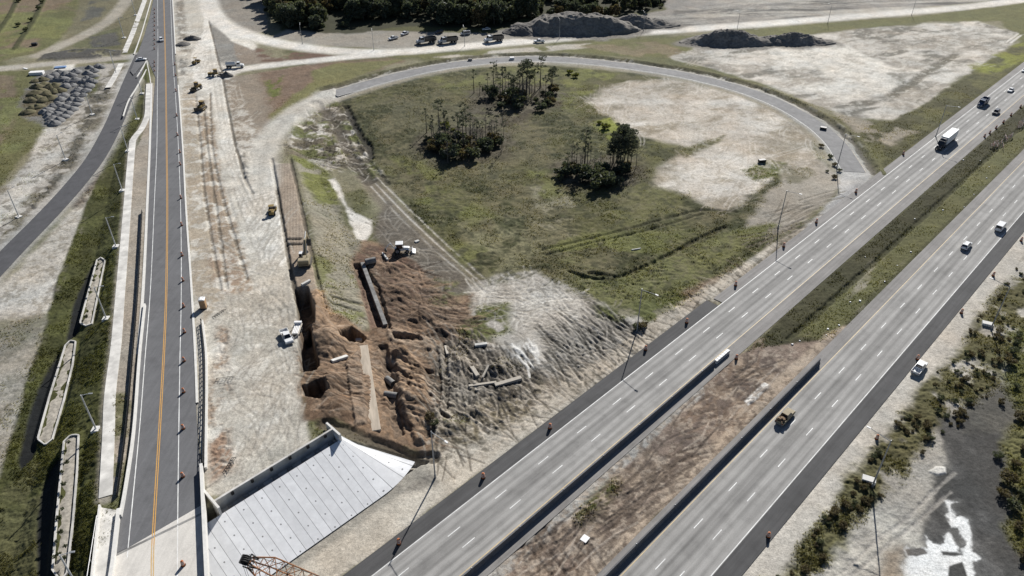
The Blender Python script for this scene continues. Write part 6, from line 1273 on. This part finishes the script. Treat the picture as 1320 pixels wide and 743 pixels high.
slabbox(1061, 167, 'dark boxy inlet beside the inner edge of the loop road', 2.4, 1.6, 1.0, BLACKM, -.5, 'inlet_box', 'inlet box'); slabbox(982, 209, 'dark box standing on the pale sand inside the loop', 2.6, 1.3, 1.0, BLACKM, .2, 'storage_box', 'box'); slabbox(462, 434, 'pale concrete block at the edge of the dark hole in the dig', 1.6, 1.0, .6, CONCR, .2, 'concrete_block', 'concrete block')
slabbox(660, 77, 'white crate beside the loop road above the pines', 2.2, 1.5, 1.2, PLASTW, .1, 'crate', 'crate'); slabbox(660 - 54, 78.5, 'grey inlet box beside the inner edge of the loop road above the pines', 2.0, 1.2, 1.0, CONCD, .1, 'inlet_box', 'inlet box')
slabbox(48, 96, 'white scrap pile top beside the aggregate heaps', 6, 3, 1.3, PLASTW, .2, 'tarp_bundle', 'tarp'); slabbox(33, 89, 'narrow white panel lying beside the left dirt road', 3.0, 1.0, .3, PLASTW, -.5); slabbox(45, 59, 'dark crate on the green field left of the pale path', 2.6, 2.0, 1.4, BLACKM, .3, 'crate', 'crate'); slabbox(78, 87.5, 'blue and white sheet spread at the top of the aggregate heaps', 5, 2.5, .5, M('blue_sheet', (.16, .25, .42), rough=.6), .3, 'tarp', 'tarp')
PIPE = M('black_pipe', (.02, .02, .022), rough=.5)
def culvert(x, y, rz, lab, r=.55, L=2.2):
    n = 18; V = []; 
    for xx in (-L / 2, L / 2):
        for rr in (r, r * .85): V += [(xx, rr * math.cos(2 * math.pi * k / n), r + rr * math.sin(2 * math.pi * k / n)) for k in range(n)]
    ix = lambda e, i, k: (e * 2 + i) * n + k % n
    Fc = [q for k in range(n) for q in ((ix(0, 0, k), ix(1, 0, k), ix(1, 0, k + 1), ix(0, 0, k + 1)), (ix(0, 1, k), ix(0, 1, k + 1), ix(1, 1, k + 1), ix(1, 1, k)), (ix(0, 0, k), ix(0, 0, k + 1), ix(0, 1, k + 1), ix(0, 1, k)), (ix(1, 0, k), ix(1, 1, k), ix(1, 1, k + 1), ix(1, 0, k + 1)))]
    ob = MB().add(V, Fc).build('drain_pipe', CONCD); gput(ob, x, y, rz); tag(ob, lab, 'pipe')
culvert(478, 340, .4, 'dark drain pipe at the top of the red trench', .9, 3); culvert(503, 495, -.8, 'upper one of two drain pipe pieces in the brown dig', .8, 2.6); culvert(504, 512, -.2, 'lower one of two drain pipe pieces in the brown dig', .7, 3)
SCR = Stamp(tag(MB().box(-.35, .35, -.28, .28, 0, .3, ins=(.08, .06)).build('sandbag', PLASTW, bevel=.08), None, 'sandbag'))
for k, (c, r, x, y) in enumerate([(3, 1, 1125, 176), (3, 1, 1138, 118), (3, 1, 1005, 83), (3, 1, 1092, 86), (3, 1, 900, 341), (3, 1, 755, 386), (3, 1, 500, 582), (3, 1, 735, 556), (3, 1, 665, 626), (3, 1, 600, 709), (3, 1, 1060, 260), (3, 1, 1010, 325), (3, 2, 423, 71), (3, 2, 308, 211), (3, 2, 300, 241), (3, 2, 163, 271), (3, 2, 125, 289), (3, 2, 473, 66), (3, 2, 365, 191)]):
    (px, py), = zoomp(c, r, [(x, y)]); X, Y, Z = at(px, py); SCR((float(X), float(Y), float(Z)), k * .8, 'small white sandbag lying in the grass of the highway median', 'white sandbags in the median grass', random.uniform(.5, 1.0))
# ------------------------------------------------------------------ heaps
def heap_mesh(name, rx, ry, h, seed, m, n=44, rings=22, flat=.0, rough=.5):
    a = np.arange(n) / n * 2 * math.pi; V = []; 
    for j in range(rings + 1):
        q = j / rings
        for t in a:
            x = rx * q * math.cos(t); y = ry * q * math.sin(t)
            V.append((x, y, 0))
    V = np.array(V); x, y = V[:, 0], V[:, 1]; q = np.sqrt((x / rx) ** 2 + (y / ry) ** 2); big = min(rx, ry)
    qq = q + rough * .5 * (fbm(x + 50 * seed, y, big * .6, 4, 300 + seed) - .5) * (1 - q * .3)
    dome_ = 1.0 if n > 60 else .7
    z = h * (1 + .35 * (fbm(x + 9 * seed, y, big * .8, 3, 350 + seed) - .5)) * np.minimum(1, np.clip(1.02 - qq, 0, 1) ** dome_ / (1 - flat + 1e-6)) + h * .22 * (fbm(x, y + 30 * seed, big * .2, 5, 330 + seed) - .5) * np.clip(1.05 - q, 0, 1) * 2
    z = np.where(q > .99, -.6, z); V[:, 2] = z
    Fc = [(j * n + k, j * n + (k + 1) % n, (j + 1) * n + (k + 1) % n, (j + 1) * n + k) for j in range(rings) for k in range(n)]
    return MB().add(V, Fc).build(name, m, smooth=True)
GSOIL = M('grey_spoil', (.20, .185, .165), rough=1, var=.3, sc=.25, bump=.6, bsc=1.2, sc2=.9); DKSOIL = M('dark_spoil', (.12, .112, .104), rough=1, var=.3, sc=.4, bump=.6, bsc=1.5); AGG = M('grey_aggregate', (.18, .178, .176), rough=1, var=.22, sc=.9, bump=.5, bsc=3); MIXS = M('grassy_spoil', (.15, .125, .08), rough=1, var=.4, sc=.8, bump=.5, col2=(.08, .08, .035))
for (x, y, rx, ry, h, lab, fl, m) in [(742, 38, 37, 13, 7.6, 'largest flat-topped spoil stockpile in front of the wood', .45, GSOIL), (675, 42, 12, 8, 4.2, 'small dark spoil heap at the left foot of the largest stockpile', .1, DKSOIL), (822, 32, 25, 9, 4.8, 'long low spoil heap at the right end of the largest stockpile', .2, GSOIL), (940, 55, 27, 9, 6, 'dark spoil stockpile beyond the far bend of the loop road', .2, GSOIL), (1020, 55, 24, 7, 4.6, 'craggy pale spoil heap right of the dark stockpile', .1, GSOIL)]:
    o = heap_mesh('spoil_heap', rx, ry, h, int(x) % 17, m, 120, 50, fl, 1.0); gput(o, x, y); tag(o, lab, 'spoil heap', 'spoil heaps along the far dirt road')
o = heap_mesh('dirt_heap', 3.2, 2.2, 2.2, 3, DKSOIL); gput(o, 292.5, 98.5); tag(o, 'dark dirt heap beside the motor grader', 'dirt heap'); o = heap_mesh('dirt_heap', 5, 3, 2, 4, DKSOIL); gput(o, 248, 51); tag(o, 'low dark dirt heap on the pale platform beyond the junction', 'dirt heap'); o = heap_mesh('dirt_heap', 4, 4, 1.6, 5, DKSOIL); gput(o, 236, 58, 0); tag(o, 'dark rubble heap beside the road kerb beyond the junction', 'dirt heap')
HP = [Stamp(tag(heap_mesh('aggregate_heap', 3.2, 2.6, 1.7, s, AGG, 28, 12, .05, .5), None, 'aggregate heap')) for s in (1, 2, 3)]; HM = [Stamp(tag(heap_mesh('spoil_mound', 3.4, 2.8, 1.6, s, MIXS, 28, 12, .05, .6), None, 'spoil mound')) for s in (6, 7)]
rg = np.random.default_rng(4); gx = [at(118, 112), at(68, 150)]
AG = [(115, 88), (126, 86), (121, 92), (113, 95), (119, 99), (111, 101), (117, 106), (108, 107), (113, 112), (105, 113), (110, 118), (101, 118), (106, 124), (97, 123), (101, 130), (92, 129), (97, 136), (88, 134), (93, 142), (84, 139), (88, 147), (78, 144), (82, 152), (73, 149), (76, 156), (67, 154), (70, 160), (63, 101), (70, 97), (77, 95), (84, 96), (91, 98), (98, 94), (73, 104), (81, 103), (89, 105), (96, 104), (85, 112), (93, 111), (77, 129), (82, 124), (69, 138), (74, 136), (60, 143), (64, 147), (56, 146)]
AG += [(130, 87.5), (66, 157.5), (62, 151)]
for k, (x, y) in enumerate(AG):
    X, Y, Z = at(x + rg.uniform(-.8, .8), y + rg.uniform(-.6, .6)); HP[k % 3]((float(X), float(Y), float(Z) - .1), rg.uniform(0, 6), 'grey heap of aggregate dumped in the crowded rows left of the lower road', 'grey aggregate heaps', float(rg.uniform(.8, 1.15)))
for k, (x, y) in enumerate([(48, 112), (56, 109), (64, 113), (45, 121), (53, 118), (61, 121), (69, 119), (40, 130), (48, 128), (57, 130), (66, 127), (42, 139), (50, 138), (35, 146), (55, 103), (46, 105), (72, 112), (78, 117)]):
    X, Y, Z = at(x + rg.uniform(-.8, .8), y + rg.uniform(-.6, .6)); HM[k % 2]((float(X), float(Y), float(Z) - .1), rg.uniform(0, 6), 'brown weedy mound of spoil beside the grey aggregate heaps', 'brown spoil mounds', float(rg.uniform(.85, 1.2)))
# ------------------------------------------------------------------ vegetation
LEAFD = M('dark_leaves', (.088, .102, .07), rough=.7, var=.35, sc=.7, spec=.3, sc2=.25); LEAFG = M('mid_leaves', (.105, .115, .068), rough=.7, var=.35, sc=.7, sc2=.25); LEAFB = M('olive_brown_leaves', (.13, .105, .058), rough=.8, var=.35, sc=.7, sc2=.3); PINE = M('pine_needles', (.07, .08, .06), rough=.8, var=.35, sc=.8); BARK = M('grey_bark', (.13, .115, .10), rough=.95, var=.25, sc=2, stretch=(1, 1, .2)); BARKD = M('dark_bark', (.06, .052, .045), rough=.95, var=.25, sc=2); YLEAF = M('yellow_green_leaves', (.16, .17, .045), rough=.8, var=.3, sc=1)
for m_ in (LEAFD, LEAFG, LEAFB, PINE, YLEAF): translucent(m_, .35, 1.2)
class Leaves:
    def __init__(s): s.v = []; s.n = 0
    def blob(s, rng, c, r, n, size, flat=1.0, hollow=.35):
        d = rng.normal(size=(n, 3)); d /= np.linalg.norm(d, axis=1)[:, None]; q = (hollow + (1 - hollow) * rng.random(n) ** .6)[:, None]
        P = np.array(c) + d * q * np.array((r, r, r * flat)); a = rng.normal(size=(n, 3)); a /= np.linalg.norm(a, axis=1)[:, None]; b = np.cross(a, rng.normal(size=(n, 3))); b /= np.linalg.norm(b, axis=1)[:, None]
        sz = (size * rng.uniform(.6, 1.4, n))[:, None]
        s.v.append(np.stack([P - a * sz - b * sz * .3, P + b * sz * .7, P + a * sz - b * sz * .3, P - b * sz * .8], 1)); s.n += n
    def build(s, name, m, parent=None):
        V = np.concatenate(s.v).reshape(-1, 3).astype(np.float32); n = len(V) // 4; me = bpy.data.meshes.new(name); me.vertices.add(len(V)); me.vertices.foreach_set('co', V.ravel()); me.loops.add(len(V)); me.loops.foreach_set('vertex_index', np.arange(len(V), dtype=np.int32)); me.polygons.add(n); me.polygons.foreach_set('loop_start', (np.arange(n) * 4).astype(np.int32)); me.polygons.foreach_set('loop_total', np.full(n, 4, np.int32)); me.update(calc_edges=True); me.materials.append(m)
        o = bpy.data.objects.new(name, me); COLN.objects.link(o)
        if parent: o.parent = parent
        return o
def tree(seed, h, r, m, name='tree', cat='tree', bare=.35, nb=12, leaf=.34, bark=BARK, flat=.8, nl=110, lean=.1):
    rg = np.random.default_rng(seed); root = empty(name, cat=cat); b = MB(); L = Leaves(); P = [np.zeros(3)]
    for k in range(1, 7): P.append(np.array((rg.normal(0, lean), rg.normal(0, lean), 0)) * k / 3 + (0, 0, h * .92 * k / 6))
    for k in range(6): b.tube(P[k], P[k + 1], .03 * h * (1 - k / 7) * .55 + .02, .03 * h * (1 - (k + 1) / 7) * .55 + .02, 7)
    for k in range(nb):
        f = bare + (1 - bare) * (k + rg.random()) / nb; z = h * .92 * f; an = k * 2.4 + rg.normal(0, .4); rad = r * rg.uniform(.45, 1.0) * (1 - .45 * abs(f - .55)); base = np.array([np.interp(z, [p[2] for p in P], [p[i] for p in P]) for i in range(3)]); tip = base + (math.cos(an) * rad, math.sin(an) * rad, rad * rg.uniform(.1, .6)); b.tube(base, tip, .05 + .004 * h, .02, 5)
        L.blob(rg, tip, r * rg.uniform(.28, .5), nl, leaf, flat)
    L.blob(rg, P[-1] + (0, 0, .2), r * .4, nl, leaf, flat); b.build('trunk', bark, root); L.build('crown', m, root); return root
def bush(seed, r, m, name='bush', nl=420, leaf=.2, flat=.75):
    rg = np.random.default_rng(seed); root = empty(name, cat='bush'); b = MB(); L = Leaves()
    for k in range(7): an = k * 2.4; d = r * rg.uniform(.2, .75); t = (math.cos(an) * d, math.sin(an) * d, r * rg.uniform(.45, .95)); b.tube((0, 0, -.1), t, .05, .02, 5); L.blob(rg, t, r * rg.uniform(.3, .5), nl // 7, leaf, flat, .2)
    b.build('stem', BARKD, root); L.build('foliage', m, root); return root
rg = np.random.default_rng(12)
FT = [Stamp(tree(k, h, r, m, 'forest_tree', bare=.12, nb=16, leaf=.42, nl=150)) for k, (h, r, m) in enumerate([(9, 4.2, LEAFD), (7.5, 4.6, LEAFD), (10.5, 3.8, LEAFG), (6.5, 3.6, LEAFG), (8, 4.0, LEAFB), (5, 3.2, LEAFD)])]
FP = [(332, -34), (872, -30), (862, -2), (850, 12), (800, 22), (700, 24), (668, 26), (652, 34), (600, 34), (520, 32), (470, 40), (420, 42), (372, 36), (345, 20)]
k = 0
while k < 298:
    x = rg.uniform(330, 872) if rg.random() < .88 else rg.uniform(700, 862); y = rg.uniform(-34, 44)
    if polysd(np.array([x]), np.array([y]), FP)[0][0] > 0: continue
    dens = float(fbm(np.array([x * 1.0]), np.array([y * 3.0]), 60, 3, 400)[0])
    if rg.random() > (.45 + (dens - .3) * 3 if x < 690 else .9): continue
    X, Y, Z = at(x, y); sc = rg.uniform(.9, 1.45) * (.62 if x > 690 else 1); FT[int(rg.integers(0, 6))]((float(X), float(Y), float(Z) - .1), rg.uniform(0, 6.3), 'dense dark tree of the wood beyond the far dirt road', 'trees of the far wood', sc); k += 1
FBH = Stamp(bush(77, 2.2, LEAFG, leaf=.32))
for k in range(60):
    x = rg.uniform(335, 860); y = rg.uniform(-20, 38)
    if polysd(np.array([x]), np.array([y]), FP)[0][0] > 2: continue
    X, Y, Z = at(x, y); FBH((float(X), float(Y), float(Z) - .1), rg.uniform(0, 6), 'low bush growing between the trees of the far wood', 'bushes of the far wood', rg.uniform(.6, 1.3))
def pine(seed, h, r, n=8, leaf=.2, nl=40, bare=.62): return tree(seed, h, r, PINE, 'pine_tree', 'pine tree', bare, n, leaf, BARKD, .6, nl, .06)
PN = [Stamp(pine(21, 13, 2.2, 9)), Stamp(pine(22, 11, 1.7, 6, nl=35)), Stamp(pine(23, 9, 1.3, 4, nl=18, bare=.7)), Stamp(pine(24, 13, 3.2, 16, nl=110, bare=.45))]
SB = [Stamp(bush(31, 2.6, LEAFD, leaf=.3, nl=700)), Stamp(bush(32, 2.2, LEAFG, leaf=.28, nl=560)), Stamp(bush(33, 1.8, LEAFB, leaf=.25, nl=420))]
def spot(x, y): X, Y, Z = at(x, y); return (float(X), float(Y), float(Z) - .1)
CL = {'farthest clump of pines below the loop road': ([(619, 124, 2), (629, 119, 2), (641, 120, 0), (649, 124, 1), (662, 123, 3), (673, 124, 0), (680, 121, 3), (688, 118, 1), (697, 113, 0), (704, 126, 1), (709, 122, 0), (712, 112, 3), (612, 121, 2), (635, 113, 1), (655, 116, 0), (668, 114, 1), (645, 134, 2), (660, 131, 1)], [(637, 127), (646, 126), (654, 128), (663, 126), (671, 128), (668, 136), (664, 141), (658, 133), (700, 122), (708, 128), (714, 122), (704, 136), (697, 141), (712, 134), (690, 132), (645, 138)]),
      'dense left clump of pines in the meadow': ([(551, 172, 2), (560, 174, 1), (566, 168, 0), (573, 174, 1), (580, 180, 2), (600, 174, 1), (607, 180, 2), (615, 182, 1), (622, 178, 2), (632, 180, 1), (641, 182, 2), (650, 180, 1), (648, 192, 2), (645, 198, 2), (590, 187, 1), (598, 192, 0), (556, 182, 1), (570, 188, 2), (612, 192, 1)], [(553, 182), (560, 188), (568, 182), (576, 186), (584, 180), (592, 184), (600, 188), (608, 184), (618, 188), (626, 184), (634, 186), (642, 188), (566, 194), (576, 197), (586, 199), (596, 201), (606, 198), (616, 195), (580, 205), (592, 207), (602, 204), (630, 193), (558, 196), (612, 203)]),
      'right clump of tall pines in the meadow': ([(739, 216, 2), (743, 212, 1), (757, 223, 1), (752, 215, 0), (792, 210, 0), (797, 214, 3), (806, 208, 0), (812, 212, 3), (733, 227, 2), (786, 216, 1), (762, 208, 2), (803, 218, 3), (795, 207, 3), (801, 204, 3), (808, 214, 3), (790, 214, 3)], [(728, 228), (736, 224), (744, 228), (754, 222), (764, 226), (770, 232), (780, 222), (788, 226), (796, 222), (804, 226), (812, 220), (776, 238), (786, 238), (796, 234), (770, 243), (760, 232), (806, 214), (722, 234)])}
for nm, (tr, bs) in CL.items():
    for x, y, v in tr: PN[v](spot(x + rg.uniform(-1.5, 1.5), y + rg.uniform(-1, 1)), rg.uniform(0, 6), ('full crowned' if v == 3 else 'thin sparse') + ' pine in the ' + nm, 'pines of the ' + nm, float(rg.uniform(.6, 1.25)))
    for q, (x, y) in enumerate(bs): SB[(0, 2, 1)[q % 3]](spot(x + rg.uniform(-2, 2), y + rg.uniform(-2, 2)), rg.uniform(0, 6), 'dark bush under the ' + nm, 'bushes under the ' + nm, float(rg.uniform(.6, 1.9)))
def bare_tree(seed, h):
    r_ = np.random.default_rng(seed); root = empty('bare_tree', cat='bare tree'); b = MB(); b.tube((0, 0, 0), (r_.normal(0, .15), r_.normal(0, .15), h * .95), .11, .04, 6); b.build('trunk', BARK, root); b = MB()
    for q in range(26):
        z = h * r_.uniform(.25, .95); an = r_.uniform(0, 6.28); l = h * r_.uniform(.14, .3) * (1.15 - z / h); t = np.array((math.cos(an) * l, math.sin(an) * l, z + l * r_.uniform(.5, 1.1))); b.tube((0, 0, z), t, .045, .02, 4)
        for w_ in range(4): d = np.array((r_.normal(0, .35), r_.normal(0, .35), r_.uniform(.2, .7))) * l * .7; m_ = np.array((0, 0, z)) + (t - (0, 0, z)) * r_.uniform(.5, 1); b.tube(m_, m_ + d, .028, .014, 4)
    b.build('branches', M('grey_twigs', (.16, .145, .125), rough=.95, var=.2), root); return root
BT = [Stamp(bare_tree(81, 7.5)), Stamp(bare_tree(82, 6)), Stamp(bare_tree(83, 9))]
for q in range(64):
    nm = list(CL)[(0, 0, 1, 1, 2)[q % 5]]; cx_, cy_, sx_, sy_ = {0: (668, 122, 24, 8), 1: (598, 183, 28, 9), 2: (768, 216, 26, 9)}[(0, 0, 1, 1, 2)[q % 5]]
    BT[q % 3](spot(cx_ + rg.normal(0, sx_), cy_ + rg.normal(0, sy_)), rg.uniform(0, 6), 'leafless grey tree in the ' + nm, 'leafless trees of the ' + nm, float(rg.uniform(.6, 1.25)))
YB_ = Stamp(bush(41, 1.5, YLEAF, leaf=.25, nl=350))
for x, y in [(578, 166), (584, 170), (574, 163), (772, 160), (780, 166), (734, 95), (742, 100)]: YB_(spot(x, y), rg.uniform(0, 6), 'yellow green bush standing out among the meadow pines', 'yellow green bushes in the meadow', rg.uniform(.8, 1.4))
GB = [Stamp(bush(51, 1.2, LEAFB, leaf=.11, nl=620)), Stamp(bush(52, 1.0, LEAFG, leaf=.10, nl=560)), Stamp(bush(53, .8, LEAFB, leaf=.09, nl=420))]
k = 0
while k < 210:
    s = rg.uniform(-35, 136); t = -rg.uniform(47.4, np.interp(s, [-40, 30, 70, 136], [51.5, 53, 59, 56]))
    if fbm(np.array([s]), np.array([t]), 9, 3, 77)[0] < .44: continue
    p = hw(s, t); GB[int(rg.integers(0, 3))]((p[0], p[1], float(zq(*p)) - .1), rg.uniform(0, 6), 'low olive brown bush in the scrubby belt beside the right sandy shoulder', 'bushes beside the right sandy shoulder', float(rg.uniform(.4, .95))); k += 1
for q, (x, y) in enumerate([(1300, 470), (1310, 500), (1290, 520), (1315, 540), (1305, 455), (1318, 580), (1308, 600), (1318, 640), (1312, 680), (1300, 620), (1285, 590), (1318, 720), (1290, 640), (1305, 655)]): GB[q % 3](spot(x, y), q, 'low bush at the right edge of the dark muddy flat', 'bushes at the right edge of the mud', float(rg.uniform(.9, 1.6)))
for q, (x, y) in enumerate([(1058, 190), (1070, 204), (1076, 214), (1082, 221), (1075, 230), (1066, 222)]): GB[q % 2](spot(x, y), q, 'scrubby bush between the loop road and the pale sand', 'bushes inside the mouth of the loop', float(rg.uniform(.7, 1.3)))
for q, (x, y) in enumerate([(826, 423), (820, 424), (832, 420), (555, 540), (560, 548)]): GB[q % 3](spot(x, y), q, 'small bush at the foot of a highway lamp or the dig', 'small bushes beside the worked ground', 1.2)
for q, (x, y) in enumerate([(24, 3), (24, 34), (41, 27), (34, 40), (50, 12), (54, 4)]): FBH(spot(x, y), q, 'round dark bush in the ditch across the far left field', 'bushes of the far left field', .8)
PLB = Stamp(bush(61, .5, LEAFG, leaf=.1, nl=130))
for q, (x, y) in enumerate([(90, 574), (86, 585), (88, 600), (82, 612), (84, 628), (80, 645), (82, 660), (78, 672), (80, 690), (75, 702), (78, 718), (84, 724), (72, 722), (86, 708), (112, 412), (114, 405), (117, 380), (122, 365), (126, 350)]):
    X, Y = ray(x, y, 3.6); best = None
    X, Y, Z = at(x, y, .6); PLB((float(X), float(Y), float(Z) + .55), q, 'small weed tuft growing in the dirt of a concrete planter', 'weeds in the concrete planters', float(rg.uniform(.8, 1.5)))
# grass and reeds that nobody could count
def tufts(name, n, hgt, wid, cols, mask, seed, label_kind='stuff', ymax=330, blades=4):
    rg = np.random.default_rng(seed); i = rg.integers(0, NR - 1, n * 6); j = rg.integers(0, NC - 1, n * 6)
    X = GX[i, j]; Y = GY[i, j]; g = GRS[i, j]; vis = (Y < ymax) & (Y > 60) & (np.abs(X) < Y * .9 + 40)
    keep = vis & (rg.random(n * 6) < mask(X, Y, g)); i, j = i[keep][:n], j[keep][:n]; X = GX[i, j] + rg.normal(0, .3, len(i)); Y = GY[i, j] + rg.normal(0, .3, len(i)); Z = zq(X, Y); m = len(X)
    cl = COL[i, j]; C = np.clip(cl * rg.uniform(.75, 1.35, (m, 1)) * np.array(cols), .01, .5); V = []; K = []
    for b in range(blades):
        an = rg.uniform(0, 6.28, m); le = rg.uniform(.0, .6, m); h_ = hgt * rg.uniform(.5, 1.3, m) * 1.0; w_ = wid * rg.uniform(.6, 1.3, m) * np.clip(.7 + Y / 400, .8, 1.2)
        dx, dy = np.cos(an), np.sin(an); ox, oy = rg.normal(0, wid * .7, m), rg.normal(0, wid * .7, m)
        p0 = np.stack([X + ox - dy * w_, Y + oy + dx * w_, Z - .08], 1); p1 = np.stack([X + ox + dy * w_, Y + oy - dx * w_, Z - .08], 1); p2 = np.stack([X + ox + dx * le * h_, Y + oy + dy * le * h_, Z + h_], 1)
        V.append(np.stack([p0, p1, p2], 1)); K.append(np.repeat(C[:, None], 3, 1))
    V = np.concatenate(V).reshape(-1, 3).astype(np.float32); K = np.concatenate(K).reshape(-1, 3).astype(np.float32); nf = len(V) // 3
    me = bpy.data.meshes.new(name); me.vertices.add(len(V)); me.vertices.foreach_set('co', V.ravel()); me.loops.add(len(V)); me.loops.foreach_set('vertex_index', np.arange(len(V), dtype=np.int32)); me.polygons.add(nf); me.polygons.foreach_set('loop_start', (np.arange(nf) * 3).astype(np.int32)); me.polygons.foreach_set('loop_total', np.full(nf, 3, np.int32)); me.update(calc_edges=True)
    a = me.attributes.new('blade', 'FLOAT_COLOR', 'POINT'); a.data.foreach_set('color', np.concatenate([K, np.ones((len(K), 1), np.float32)], 1).ravel()); me.materials.append(translucent(attr_mat(name, 'blade', fine=False), .45, 1.1)); o = bpy.data.objects.new(name, me); COLN.objects.link(o); o['kind'] = 'stuff'; return o
gm = lambda X, Y, g: np.where(g > .35, g, 0) * sstep(.42, .62, fbm(X, Y, 6, 3, 501))
tufts('grass', 90000, .24, .10, (1.45, 1.4, 1.35), gm, 61)
